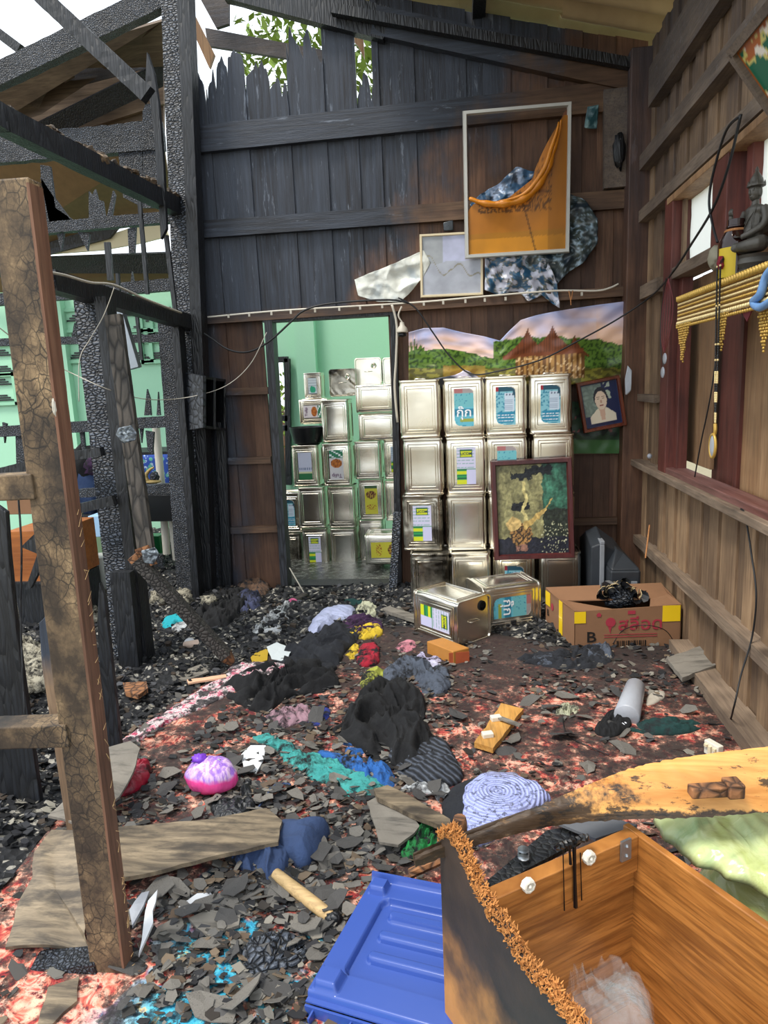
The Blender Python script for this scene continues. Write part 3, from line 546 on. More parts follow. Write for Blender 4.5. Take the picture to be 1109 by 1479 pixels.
def can_body(seed, dent=.004):
    mb = MB(); prof = [(.012, .004), (.0, .001), (-.002, .004), (-.002, .010), (.002, .013), (.003, .020), (.001, .03)]+[(.001, .03+(CH-.06)*i/6) for i in range(1, 6)]+[(.001, CH-.03), (.003, CH-.020), (.002, CH-.013), (-.002, CH-.010), (-.002, CH-.002), (.0, CH), (.006, CH), (.010, CH-.008)]
    vs = []; k = 20
    for ins, z in prof:
        for x, y in rrect(CWD-2*ins, CWD-2*ins, .022-ins*.3):
            d = dent*nz(x*6, z*6, seed*3.3+y*4)*math.sin(math.pi*z/CH); s_ = 1+d/.12; vs.append((x*s_, y*s_, z))
    n = len(prof); fs = [(i*k+q, i*k+(q+1) % k, (i+1)*k+(q+1) % k, (i+1)*k+q) for i in range(n-1) for q in range(k)]+[tuple(reversed(range(k))), tuple((n-1)*k+q for q in range(k))]
    mb.add(vs, fs)
    for side in range(4):   # pressed bead panels on every side
        Mr = Matrix.Rotation(math.pi/2*side, 4, 'Z')
        for hw, z0, z1, pr in ((.088, .034, CH-.034, .0035), (.074, .05, CH-.05, .003)):
            wd_ = .006; y0 = -CWD/2+.001
            def strip(a, b):
                (x0, z0_), (x1, z1_) = a, b; dx, dz = (wd_/2, 0) if x0 == x1 else (0, wd_/2)
                p = [Vector((x0-dx, y0, z0_-dz)), Vector((x0, y0-pr, z0_)), Vector((x0+dx, y0, z0_+dz)), Vector((x1-dx, y0, z1_-dz)), Vector((x1, y0-pr, z1_)), Vector((x1+dx, y0, z1_+dz))]
                mb.add([Mr @ q for q in p], [(0, 1, 4, 3), (1, 2, 5, 4)])
            strip((-hw, z0), (-hw, z1)); strip((hw, z0), (hw, z1)); strip((-hw, z0), (hw, z0)); strip((-hw, z1), (hw, z1))
    return mb
BODY = [can_body(i, .006+.004*(i % 3)).mesh('can_body', M['tin'], True) for i in range(5)]; BODYS = [can_body(i+9, .012).mesh('can_body', M['tins'], True) for i in range(2)]
for b_ in BODY+BODYS: b_.set_sharp_from_angle(angle=math.radians(38))
mb = MB(); mb.lathe([(.026, 0), (.026, .006), (.021, .009), (.019, .009), (.019, .003), (.001, .003)], 14, (.05, .05, CH-.008)); CAPM = mb.mesh('can_cap', M['tin'], True)
mb = MB(); mb.lathe([(.026, 0), (.026, .006), (.021, .007)], 14, (0, 0, 0)); mb.lathe([(.02, .0072), (.001, .0072)], 14, (0, 0, 0)); CAPO = mb.mesh('open_mouth', [M['tind']], True)
mb = MB(); mb.tube([(-.035, 0, CH-.008), (-.03, 0, CH+.006), (.03, 0, CH+.006), (.035, 0, CH-.008)], .0028, 6); HANM = mb.mesh('can_handle', M['tin'], True)
A4 = [lin(x) for x in ('7fb9c6', '2f7f9c', 'e9eef0', '204d60', '9a2536', '66b7c9', '9aa64a', '2a9a4a', 'b8b6cf', '1f5c3f', 'c8cf2a', '8c4a1c', 'e8d43a')]
def lab_col(kind):
    LB, DB, W, NV, RD, AQ, OL, GR, LI, DG, YG, BR, YE = A4
    def rnd_out(u, v): # leaf-shaped outline: corners cut on top right and bottom left
        if u > .62 and v > .85: return ((u-.62)/.38)**2+((v-.85)/.15)**2 > 1
        if u < .38 and v < .15: return ((.38-u)/.38)**2+((.15-v)/.15)**2 > 1
        return False
    def f(u, v):
        if kind in ('cook', 'info') and rnd_out(u, v): return (.55, .5, .42)
        if kind == 'cook':
            if v > .88: return (.35, .30, .30) if u > .45 else (.4, .15, .15)
            if .30 < v < .46: return DB
            if .12 < v < .2 and u > .3: return OL
            if nz(u*12, v*20) > .45: return DB
            return lin('6fb6bd') if v > .5 else AQ
        if kind == 'info':
            if v > .88+.1*(u > .85)*-1 or (u > .93 and v > .7): return NV if u > .12 else RD
            if .36 < v < .84 and .45 < u < .93: return (.1, .12, .2) if .77 < v < .82 and .52 < u < .85 and int(u*40) % 2 else (.30, .38, .5) if int(v*60) % 3 == 0 and u < .85 and v < .74 else lin('c3d2e0')
            if .05 < v < .33 and .1 < u < .9: return W if int(v*50) % 4 == 1 and nz(u*20, int(v*50)) > -.15 else lin('2685a6')
            return LB if nz(u*9, v*24) < .25 else DB
        if kind == 'lico':
            if v > .72 and .16 < u < .84 and v < .94: return DG if (u < .22 or u > .78 or v < .755 or v > .905) else YG
            if v > .43: return (.18, .35, .33) if int(v*44) % 4 == 0 and u < .9 and nz(u*14, int(v*44)*3) > -.3 else lin('c6c4dc')
            if v > .40: return lin('3a8a54')
            if u > .52: return lin('c2c2e0')
            return YG if v < .12 or .28 < v < .35 else DG if int(v*40) % 3 == 0 else lin('2f9a54')
        if kind == 'pie':
            if v > .72: return W if (int(u*6)+int(v*20)) % 4 == 0 else lin('2c7a58')
            if ((u-.5)/.42)**2+((v-.55)/.15)**2 < 1: return BR if nz(u*14, v*14) > 0 else lin('c0702c')
            return lin('cfc8cc')
        if kind == 'yel':
            if v > .9: return lin('3c5a3a')
            if ((u-.5)/.4)**2+((v-.68)/.14)**2 < 1: return lin('5a2416') if nz(u*12, v*12) > 0 else lin('b08a3a')
            if ((u-.5)/.4)**2+((v-.25)/.09)**2 < 1 and nz(u*14, v*20) > .1: return lin('9a3a22')
            return lin('cdbf3e')
        if kind == 'teal':
            if ((u-.4)/.22)**2+((v-.27)/.22)**2 < 1 or ((u-.65)/.2)**2+((v-.25)/.2)**2 < 1: return lin('2f9a78')
            return lin('b9c4cc') if int(v*30) % 5 else lin('8a9aa6')
        if kind == 'lilac': return lin('5a6a8a') if .35 < v < .45 and int(u*14) % 2 else lin('b9bcd2') if v > .3 else lin('2b6a44') if v < .22 else lin('c6c9a0')
    return f
def lab_mesh(kind, w, h, nu=26, nv=46, skip=None):
    f = lab_col(kind); mb = grid_surf(lambda u, v: ((u-.5)*w, 0, (v-.5)*h), nu, nv, f)
    if kind in ('cook', 'info'):
        W = nu+1; mb2 = MB(); mb2.v = mb.v; mb2.c = mb.c; c0 = (.55, .5, .42)
        mb2.f = [q for q in mb.f if sum(abs(mb.c[q[0]][i]-c0[i]) for i in range(3)) > .01]; mb2.m = [0]*len(mb2.f); mb = mb2
    return mb.mesh('label', M['lab'], fix=False)
LAB = {k_: lab_mesh(k_, *s_) for k_, s_ in dict(cook=(.112, .215), info=(.112, .215), lico=(.112, .215), pie=(.115, .235), yel=(.12, .24), teal=(.11, .20), lilac=(.12, .22)).items()}
M['ink_w'] = m_plain('white_print', 'eef2f4', .5); M['ink_b'] = m_plain('dark_print', '14384a', .5); M['ink_p'] = m_plain('purple_print', '5b2f5c', .5); M['ink_r'] = m_plain('red_print', 'a03040', .6); M['ink_k'] = m_plain('black_print', '17120f', .6)
def wordm(body, size, mat, sx=1): 
    o = text_mesh('lettering', body, size, mat, None, None, sx=sx); me = o.data; bpy.data.objects.remove(o); return me
TX = {'cook': wordm('กุ๊ก', .07, M['ink_w'], 1.1), 'lico': wordm('LICOM', .022, M['ink_b']), 'pie': wordm('Tulip', .042, M['ink_p'])}
def can(M_, label, group, kind=None, body=0, cap='cap', soot=False, parts=True, labside=0, rot=0, dz=0.):
    r = empty('tin_can', label=label, cat='tin can', group=group); r.matrix_basis = M_
    inst('can_body', (BODYS[body % 2] if soot else BODY[body % 5]), None, r)
    if kind:
        Ms = Matrix.Rotation(math.pi/2*labside, 4, 'Z') @ Matrix.Translation((0, -CWD/2-.0022, CH/2+dz)) @ Matrix.Rotation(rot, 4, 'Y')
        l_ = inst('label', LAB[kind], Ms, r)
        if kind in TX:
            off_ = {'cook': (0, -.001, -.03), 'lico': (0, -.001, .071), 'pie': (0, -.001, -.085)}[kind]
            inst('lettering', TX[kind], Matrix.Translation(off_) @ Matrix.Rotation(math.pi/2, 4, 'X') @ (Matrix.Rotation(math.pi, 4, 'Z') if kind == 'pie' else Matrix()), l_)
    if parts:
        if cap == 'cap': inst('can_cap', CAPM, None, r)
        elif cap == 'open': inst('open_mouth', CAPO, Matrix.Translation((.06, .065, CH-.008)), r)
        inst('can_handle', HANM, None, r)
    return r
G1 = 'tin cans stacked against the plank wall'; YF = 4.02
cols = [[(577, 635, 556, 642), (583, 641, 641, 716), (582, 640, 722, 808), (594, 650, 810, 880)], [(641, 699, 548, 632), (645, 702, 633, 713), (646, 700, 714, 795), (649, 710, 799, 885)], [(701, 761, 545, 630), (703, 761, 632, 713), (706, 764, 714, 797), (712, 774, 810, 890)], [(765, 826, 541, 627), (769, 828, 628, 708), (770, 830, 710, 792), (779, 840, 810, 890)]]
kinds = [[None, None, 'lico', None], ['cook', 'lico', None, None], ['info', 'cook', None, 'info'], ['info', None, None, None]]
cn = [['plain', 'leftmost', 'top'], 0]
colname = ['leftmost', 'second', 'third', 'fourth']; rowname = ['top row', 'second row', 'third row', 'bottom row']
desc = {(0, 0): 'plain unlabelled cream tin can', (0, 1): 'plain pinkish dented tin can', (0, 2): 'scorched tin can with a brown-stained green label', (0, 3): 'blackened bottom tin can with a burnt face', (1, 0): 'tin can with a light blue label of big white letters', (1, 1): 'tin can with a lilac label and green name tag', (1, 2): 'plain pale shiny tin can', (1, 3): 'plain tin can with a creased top edge', (2, 0): 'tin can with a blue text label and dark top strip', (2, 1): 'tin can whose blue label shows above the burnt picture', (2, 2): 'tin can mostly behind the burnt picture', (2, 3): 'bottom tin can with a small blue label', (3, 0): 'tin can with a blue text label beside the tilted portrait', (3, 1): 'plain tin can just above the burnt picture', (3, 2): 'tin can hidden behind the burnt picture', (3, 3): 'dull plain bottom tin can nearest the television'}
zbase = [1.30-.335*(i+1) for i in range(4)]
for c_, col_ in enumerate(cols):
    for r_, (x0, x1, y0, y1) in enumerate(col_):
        yf = YF-(.09 if r_ == 3 else 0)+(.0 if r_ else 0); q = P((x0+x1)/2, (y0+y1)/2, Y=yf); z = max(0, 1.335-.335*(r_+1)+.001)
        Mx = Matrix.Translation((q.x, yf+CWD/2, z-.0)) @ Matrix.Rotation((R_.random()-.5)*(.07 if r_ < 3 else .02), 4, 'Z') @ Matrix.Diagonal((.975, .975, .995, 1))
        k_ = kinds[c_][r_]
        can(Mx, f'{desc[(c_, r_)]}, {colname[c_]} column, {rowname[r_]}', G1, k_, c_*4+r_, soot=(c_, r_) in ((0, 3), (0, 2)), parts=r_ == 0, rot=0, dz=-.02 if (c_, r_) == (2, 3) else 0)
# two cans lying in front
def lying(pn, pe, label, kind, labside, rot, cap, zoff=.118, flip=False):
    a = P(*pn, Z=0); b = P(*pe, Z=0); ax = (b-a).normalized(); up = Vector((0, 0, 1)); sd = up.cross(ax).normalized()
    # can's z axis along ax (towards its top), its y axis up
    Mr = Matrix((sd, up, ax)).transposed() if False else Matrix(((sd.x, up.x, ax.x), (sd.y, up.y, ax.y), (sd.z, up.z, ax.z)))
    if Mr.determinant() < 0: Mr = Matrix(((-sd.x, up.x, ax.x), (-sd.y, up.y, ax.y), (-sd.z, up.z, ax.z)))
    return Mr.to_4x4(), a, b, ax
Mr, a, b, ax = lying((603, 918), (662, 941), '', 0, 0, 0, 0)
sd = Vector((-ax.y, ax.x, 0)); cpt = P(662, 941, Z=0)+sd*(CWD/2)-ax*CH; Mx = Mr.copy(); Mx.translation = cpt+Vector((0, 0, CWD/2+.012))
can(Mx, 'dented tin can lying on its side, open round mouth towards the camera right', 'tin cans lying on the carpet', 'lico', 2, 'open', labside=3 if Mr[0][0]*sd.x+Mr[1][0]*sd.y > 0 else 1, rot=math.pi*0)
Mr, a, b, ax = lying((714, 921), (782, 911), '', 0, 0, 0, 0)
sd = Vector((-ax.y, ax.x, 0)); cpt = P(786, 911, Z=0)+sd*(CWD/2+.075)-ax*(CH-.02); Mx = Mr.copy(); Mx.translation = cpt+Vector((0, 0, CWD/2+.012))
can(Mx, 'tin can lying on its side behind the first, blue label turned sideways, beside the carton', 'tin cans lying on the carpet', 'cook', 3, 'cap', labside=3 if Mr[0][0]*sd.x+Mr[1][0]*sd.y > 0 else 1)
# cans in the green room
G2 = 'tin cans piled in the green room behind the doorway'
def rc(x0, x1, y0, y1, Y, label, kind=None, lie=0, body=0, end=False, soot=False):
    a = P((x0+x1)/2, y1, Y=Y); b = P((x0+x1)/2, y0, Y=Y); hgt_ = b.z-a.z; wd_ = (P(x1, (y0+y1)/2, Y=Y)-P(x0, (y0+y1)/2, Y=Y)).length
    sq = Matrix()
    if end: s = wd_/CWD*.97; Mx = Matrix.Translation((a.x, Y+CH*s, a.z+CWD*s/2)) @ Matrix.Rotation(math.pi/2, 4, 'X')
    elif lie: s = hgt_/CWD*.99; sq = Matrix.Diagonal((1, 1, min(1, wd_/(CH*s)), 1)); Mx = Matrix.Translation((a.x-CH*s/2, Y+CWD*s/2, a.z+CWD*s/2)) @ Matrix.Rotation(math.pi/2, 4, 'Y') @ Matrix.Rotation(0, 4, 'Z')
    else: s = hgt_/CH*.99; k_ = min(1, wd_/(CWD*s)*.985); sq = Matrix.Diagonal((k_, k_, 1, 1)); Mx = Matrix.Translation((a.x, Y+CWD*s/2, a.z)) @ Matrix.Rotation((R_.random()-.5)*.03, 4, 'Z')
    Mx = Mx @ Matrix.Diagonal((s, s, s, 1)) @ sq
    return can(Mx, label, G2, kind, body, soot=soot, parts=end or bool(lie))
YG = 5.08; RD = 'in the green room'
for a_ in [(438, 475, 764, 825, YG, 'tin can with lilac label on the floor at the left of the doorway pile', 'lico', 0, 0), (478, 516, 764, 823, YG, 'tall plain shiny tin can on the floor, middle of the doorway', None, 0, 1), (519, 555, 752, 815, YG+.02, 'plain tin can half hidden behind the lying yellow-labelled can'),
           (432, 470, 704, 763, YG, 'dull dark plain tin can standing on the lilac-labelled floor can', None, 0, 3), (475, 514, 703, 763, YG, 'bright plain tin can with a dent, second up in the middle doorway column', None, 0, 4), (519, 555, 693, 751, YG+.02, 'tin can with a yellow label showing a dark dish picture', 'yel', 0, 2), (557, 596, 694, 752, YG+.02, 'plain tin can at the right edge of the doorway, yellow can on its left'),
           (423, 461, 643, 703, YG, 'tin can with a pale lilac label, left column beside the window', 'lilac', 0, 3), (467, 508, 640, 702, YG, 'tin can with a white label of a brown dish and upside-down name', 'pie', 0, 0), (513, 551, 637, 692, YG+.02, 'plain tin can beside the one with the brown dish picture', None, 0, 1), (555, 594, 634, 692, YG+.02, 'tin can with a small label at the right edge of the doorway', 'lico', 0, 2),
           (465, 505, 577, 639, YG, 'plain greenish shiny tin can, top of the middle doorway column', None, 0, 4), (438, 478, 576, 612, YG+.32, 'tin can with a purple lettered label behind the shiny top can', 'pie', 1, 3), (433, 472, 538, 576, YG+.34, 'tin can with a teal bottle label, topmost on the left', 'teal', 0, 0)]: rc(*a_)
rc(512, 580, 597, 636, YG+.02, 'shiny crumpled tin can lying on its side, lower of the two lying cans', None, 1, 2); rc(508, 576, 555, 595, YG+.02, 'smooth plain tin can lying on its side, upper of the two lying cans', None, 1, 1)
rc(476, 515, 529, 572, YG+.1, 'dark tin can lying end-on with embossed lid, topmost in the middle', None, 0, 0, True, True); rc(513, 552, 536, 556, YG+.2, 'tin can lying end-on behind the upper lying can', None, 0, 1, True); rc(553, 592, 533, 555, YG+.2, 'pale yellow tin can end-on at the top right of the doorway', None, 0, 2, True)
rc(402, 436, 712, 770, YG+.1, 'tin can with a blue patch at the left jamb of the doorway', 'info', 0, 3); rc(402, 436, 771, 826, YG+.1, 'dark tin can on the floor at the left jamb of the doorway', None, 0, 3, False, True)
q = rc(527, 592, 772, 816, YG-.24, 'tin can lying on its side with a bright yellow label, low right in the doorway', 'yel', 1, 4)
o = P(445, 612, Y=YG+.05); mb = MB(); mb.lathe([(.05, 0), (.11, .02), (.13, .10), (.137, .14), (.13, .14), (.105, .03), (.001, .02)], 18, (0, 0, 0)); b_ = mb.obj('washing_up_bowl', M['black'], smooth=True, sharp=40, label='warped black plastic bowl on top of the lilac-labelled can', category=None) if 0 else mb.obj('plastic_bowl', M['black'], smooth=True, sharp=40)
b_.location = P(445, 643, Y=YG+.13); tag(b_, 'warped black plastic bowl on top of the lilac-labelled can in the doorway', 'bowl')
# ------------------------------------------------ pictures and sheets on the back wall
M['pr'] = m_vcol('printed_paper', .5); M['prg'] = m_vcol('glossy_print', .25); M['vin'] = m_vcol('vinyl_banner', .35, bump=.2, bs=12)
def quad_frame(name, c4, Y4, fw, fd, fmat, picmat, colf, label, cat, nu=60, nv=70, glass=False, parts=(), roundf=False, push=.0):
    """c4: TL, TR, BR, BL pixels at the given Y distances"""
    q = [P(a, b, Y=y) for (a, b), y in zip(c4, Y4)]; o = sum(q, Vector())/4
    ex = ((q[1]-q[0])+(q[2]-q[3])).normalized(); ez = ((q[0]-q[3])+(q[1]-q[2])).normalized(); n = ex.cross(ez).normalized(); ez = n.cross(ex)
    w = ((q[1]-q[0]).length+(q[2]-q[3]).length)/2; h = ((q[0]-q[3]).length+(q[1]-q[2]).length)/2
    Mx = Matrix((ex, -n if False else n*-1, ez)).transposed().to_4x4()
    if n.y > 0: n = -n
    Mx = Matrix(((ex.x, -n.x, ez.x), (ex.y, -n.y, ez.y), (ex.z, -n.z, ez.z))).to_4x4(); Mx.translation = o
    r = empty(name, label=label, cat=cat); r.matrix_basis = Mx
    for a, b in [((-w/2, h/2), (w/2, h/2)), ((w/2, h/2), (w/2, -h/2)), ((w/2, -h/2), (-w/2, -h/2)), ((-w/2, -h/2), (-w/2, h/2))]:
        mb = MB(); A = Vector((a[0], 0, a[1])); B = Vector((b[0], 0, b[1])); d = (B-A).normalized(); inn = Vector((-(A+B).x, 0, -(A+B).z)).normalized()
        p = [A, B, B+(inn-d)*fw, A+(inn+d)*fw]; f_ = Vector((0, -fd, 0)); ch = (inn*.2*fw)
        mb.hexa([p[0], p[1], p[2], p[3], p[0]+f_+(inn+d)*fw*.2, p[1]+f_+(inn-d)*fw*.2, p[2]+f_-(inn-d)*fw*.2, p[3]+f_-(inn+d)*fw*.2]); mb.obj('frame_rail', fmat, r)
    if colf:
        mb = grid_surf(lambda u, v: ((u-.5)*(w-fw), -.004, (v-.5)*(h-fw)), nu, nv, colf); o_ = mobj('picture', mb.mesh('picture', picmat), r)
    return r, w, h
# big aluminium frame with the slumped orange print; the top is bare glass-less opening
M['alu'] = m_plain('grey_aluminium_frame', 'c2c1ba', .4, .3, .1, var=.8); M['crm'] = m_plain('cream_frame', 'd6c7a6', .5); M['dkred'] = m_wood('dark_red_brown_frame', '4a1a1c', '5e2724', '1b0d0e', 2, 1, .35, None, .2); M['redbr'] = m_wood('red_brown_polished_frame', '6b2c18', '86411f', '33140c', 2, 1, .3, None, .2)
fr, w, h = quad_frame('picture_frame', [(665, 161), (821, 147), (827, 365), (674, 374)], [4.20, 4.20, 4.24, 4.24], .026, .02, M['alu'], None, None, 'large grey metal picture frame holding a curled half-burnt orange print', 'picture frame')
def ocol(u, v):
    c = Vector(lin('cf8a1c'))*(.75+.3*(v < .12)) if v < .16 else Vector(lin('bd7619'))
    c = c*(.9+.25*fb(u*3, v*3, 2)); 
    gu, gv = (u-.12)/.72, (v-.30)/.36
    if 0 < gu < 1 and 0 < gv < 1:
        if (gv < .30 and nz(u*44, v*40, 4) > .05) or nz(u*60, v*34, 4)+.6*nz(u*100, v*60, 9) > .28: c = c*.3
        if int(v*64) % 9 == 0 and nz(u*9, v*2) > -.2: c = c*.4
    if abs(u-(.62-.35*(v-.2))) < .008 and v < .45: c = c*.35
    if u > .8: c = c*.72
    return tuple(c)
# the print sags: its top edge runs from low on the left to high on the right
def edge_v(u): return .40+.0*u+ (.10*max(0, u-.35)/.3 if u < .65 else .10+.42*((u-.65)/.3)**.8 if u < .95 else .52)-.03*math.sin(u*6)+(-.10*(1-u/.12)**2 if u < .12 else 0)
gm = grid_surf(lambda u, v: (-w/2+.012+(w-.024)*u, -.006-.012*math.sin(u*9)*v, -h/2+.012+(h-.03)*edge_v(u)*v), 90, 70, lambda u, v: ocol(u, v*edge_v(u)/1.0)); mobj('orange_print', gm.mesh('orange_print', M['pr']), fr)
M['gold'] = m_plain('folded_orange_print', 'e08a16', .35, 0, .5, var=.6)
mb = MB(); pth = [(-w/2+.03, -.02, -h/2+h*.415), (-w*.3, -.03, -h/2+h*.37), (-w*.1, -.035, -h/2+h*.36), (w*.1, -.035, -h/2+h*.40), (w*.26, -.035, -h/2+h*.54), (w*.33, -.03, -h/2+h*.68), (w*.385, -.03, -h/2+h*.80), (w*.40, -.025, -h/2+h*.88)]
sp = spline(pth, 40); mb.tube(sp, [.005+.016*math.sin(math.pi*min(1, i/40*1.15+.03))**.7*(1+.25*math.sin(i*1.3)) for i in range(41)], 10); mb.tube([p_+Vector((-.012, -.012, .014)) for p_ in sp[10:38]], [.004+.010*math.sin(math.pi*i/27) for i in range(28)], 8); mb.obj('rolled_edge', M['gold'], fr, smooth=True)
mb = MB(); mb.prism([(w*.40, -.002, -h/2+h*.80), (w*.49, -.002, -h/2+h*.75), (w*.485, -.002, h/2-.02), (w*.43, -.002, h/2-.05), (w*.375, -.002, -h/2+h*.85)], (0, .001, 0)); mb.obj('brown_print_scrap', m_plain('brown_scorched_print', '6b3c20', .6), fr)
# small cream frame with cracked grey sheet
def gcol(u, v):
    c = Vector(lin('a9adb8')); k_ = abs(v-(.55+.28*nz(u*4, 1)-.25*u)); 
    if v > .5+.22*nz(u*3.5, 7)+.1*u: c = Vector(lin('b6bad4')) if u > .35 else Vector(lin('9ea2a6'))
    if k_ < .012: c = Vector(lin('8f8a78'))
    if v < .2 and abs(v-.18-.05*u) < .01 and u > .4: c = Vector(lin('dfe4ff'))
    return tuple(c*(.9+.2*fb(u*4, v*4)))
quad_frame('picture_frame', [(605, 338), (699, 334), (697, 426), (608, 431)], [4.27]*4, .017, .014, M['crm'], M['prg'], gcol, 'small cream picture frame with a cracked grey-lilac backing sheet', 'picture frame')
# tilted portrait
def pcol(u, v):
    bgc = Vector(lin('1a2348')) if u > .55 or v < .25 else Vector(lin('78897e'))*(.7+.7*abs(nz(u*9, v*9)))
    if .62 < u < .8 and v > .6 and nz(u*9, v*9) > 0: bgc = Vector(lin('a9b4a0'))
    if abs(u-.5) < .30-.05*(v-.1) and v < .22: bgc = Vector(lin('1d2140'))
    if abs(u-.5) < .36 and v < .42-.75*abs(abs(u-.5)-.12) and v > .06: bgc = Vector(lin('d8cdb6'))
    if abs(u-.5) < .05+.12*(v-.1) and .12 < v < .42: bgc = Vector(lin('c9a58e'))
    if ((u-.5)/.20)**2+((v-.66)/.26)**2 < 1: bgc = Vector(lin('20202a'))
    if ((u-.5)/.165)**2+((v-.60)/.225)**2 < 1: bgc = Vector(lin('d9c2aa'))
    for ex in (.43, .57):
        if abs(u-ex) < .035 and abs(v-.64) < .012: bgc = Vector(lin('5a4038'))
        if abs(u-ex) < .045 and abs(v-.68) < .008: bgc = Vector(lin('6b4c40'))
    if abs(u-.5) < .02 and .53 < v < .6: bgc = Vector(lin('b98f78'))
    if abs(u-.5) < .05 and abs(v-.48) < .012: bgc = Vector(lin('8e4a42'))
    return tuple(bgc)
pf, w2, h2 = quad_frame('portrait_picture', [(832, 552), (896, 542), (904, 613), (842, 628)], [4.19]*4, .024, .022, M['redbr'], M['prg'], lambda u, v: lin('c9c4b6') if min(u, v, 1-u, 1-v) < .035 else lin('2b3350') if min(u, v, 1-u, 1-v) < .06 else pcol((u-.06)/.88, (v-.06)/.88), 'tilted portrait of a person in a white collar, red-brown wooden frame', 'picture', 70, 80)
# burnt painting leaning on the cans
def bcol(u, v):
    u, v = u+.02*fb(u*14, v*14, 11), v+.02*fb(u*14, v*14, 13)
    c = Vector(lin('86825a'))*(.8+.45*fb(u*9, v*9, 1))
    if u > .64: c = Vector(lin('2f5a48'))*(.4+1.2*max(0, .5+fb(u*9, v*9, 5)))
    if u > .64 and v < .5: c = Vector(lin('252b22'))*(.7+1.6*max(0, fb(u*20, v*20, 2)))
    if v < .2: c = Vector(lin('1d1f2b'))*(.8+.5*fb(u*5, v*8))
    n_ = fb(u*12, v*12, 7)*.03
    if .22 < u+n_ < .5 and .82 < v+n_ < .9 or .42 < u+n_ < .78 and .86 < v+n_ < .94: c = Vector(lin('14181c'))
    if .22 < u+n_ < .46 and .49 < v+n_ < .58: c = Vector(lin('15171a'))
    if ((u-.34)/.15)**2+((v-.24)/.12)**2 < 1: c = Vector(lin('33261a' if nz(u*40, v*40) > 0 else '8f6a3c'))
    if ((u-.24)/.10)**2+((v-.35)/.07)**2 < 1: c = Vector(lin('b59a62'))
    if abs(u-.40+.06*nz(v*9, 2)) < .022 and .32 < v < .8: c = Vector(lin('b7ab72'))
    tt_ = (u-.38)/.38
    if 0 < tt_ < 1 and abs(v-(.34+.26*tt_**1.7)) < .035*(1-tt_)+.008: c = Vector(lin('ad9255'))
    if .26 < u < .42 and .06 < v < .13 and n_ > -.01: c = Vector(lin('7e5a4c'))
    if u > .6 and v < .35 and nz(u*50, v*50) > .38: c = Vector(lin('a8a88a'))
    c = c*(.75+.7*max(0, .5+fb(u*26, v*26, 21)))
    return tuple(c)
quad_frame('burnt_painting', [(709, 666), (824, 659), (832, 806), (712, 809)], [3.99, 3.99, 3.93, 3.93], .034, .03, M['dkred'], m_vcol('blistered_paint', .45, bump=.8, bs=60), bcol, 'large burnt blistered painting in a dark red-brown frame leaning on the cans', 'painting', 110, 140)
# picture high on the right wall, leaning out
T0 = P(1058, 75, X=.80); B0 = P(1118, 182, X=.945); ex = Vector((0, -1, 0)); ez = (T0-B0); ez = Vector((ez.x, 0, ez.z)).normalized(); w3, h3 = .5, .34; nn = ex.cross(ez)
Mx = Matrix(((ex.x, -nn.x, ez.x), (ex.y, -nn.y, ez.y), (ex.z, -nn.z, ez.z))).to_4x4(); Mx.translation = T0+ex*w3/2-ez*h3/2
r = empty('picture_frame', label='grey-framed forest picture hanging tilted out from the right wall, top right corner', cat='picture frame'); r.matrix_basis = Mx
for a, b in [((-w3/2, h3/2), (w3/2, h3/2)), ((w3/2, h3/2), (w3/2, -h3/2)), ((w3/2, -h3/2), (-w3/2, -h3/2)), ((-w3/2, -h3/2), (-w3/2, h3/2))]:
    mb = MB(); mb.bar((a[0], 0, a[1]), (b[0], 0, b[1]), .025, .03, (0, 1, 0) if a[1] == b[1] else (0, 1, 0)); mb.obj('frame_rail', M['right_h'], r)
def fcol(u, v):
    a = fb(u*5, v*5, 3); b_ = fb(u*8, v*8, 8)
    c = lin('1f6b52') if a < -.05 else lin('d9cf7a') if a < .12 else lin('f4ede2') if b_ > .1 else lin('b4622c')
    if min(u, 1-v) < .05: c = lin('a8602c')
    return c
mobj('picture', grid_surf(lambda u, v: ((u-.5)*w3, .0, (v-.5)*h3), 60, 44, fcol).mesh('picture', M['prg']), r); mb = MB(); mb.box((-w3/2, .004, -h3/2), (w3/2, .012, h3/2)); mb.obj('backing_board', M['shut'], r)
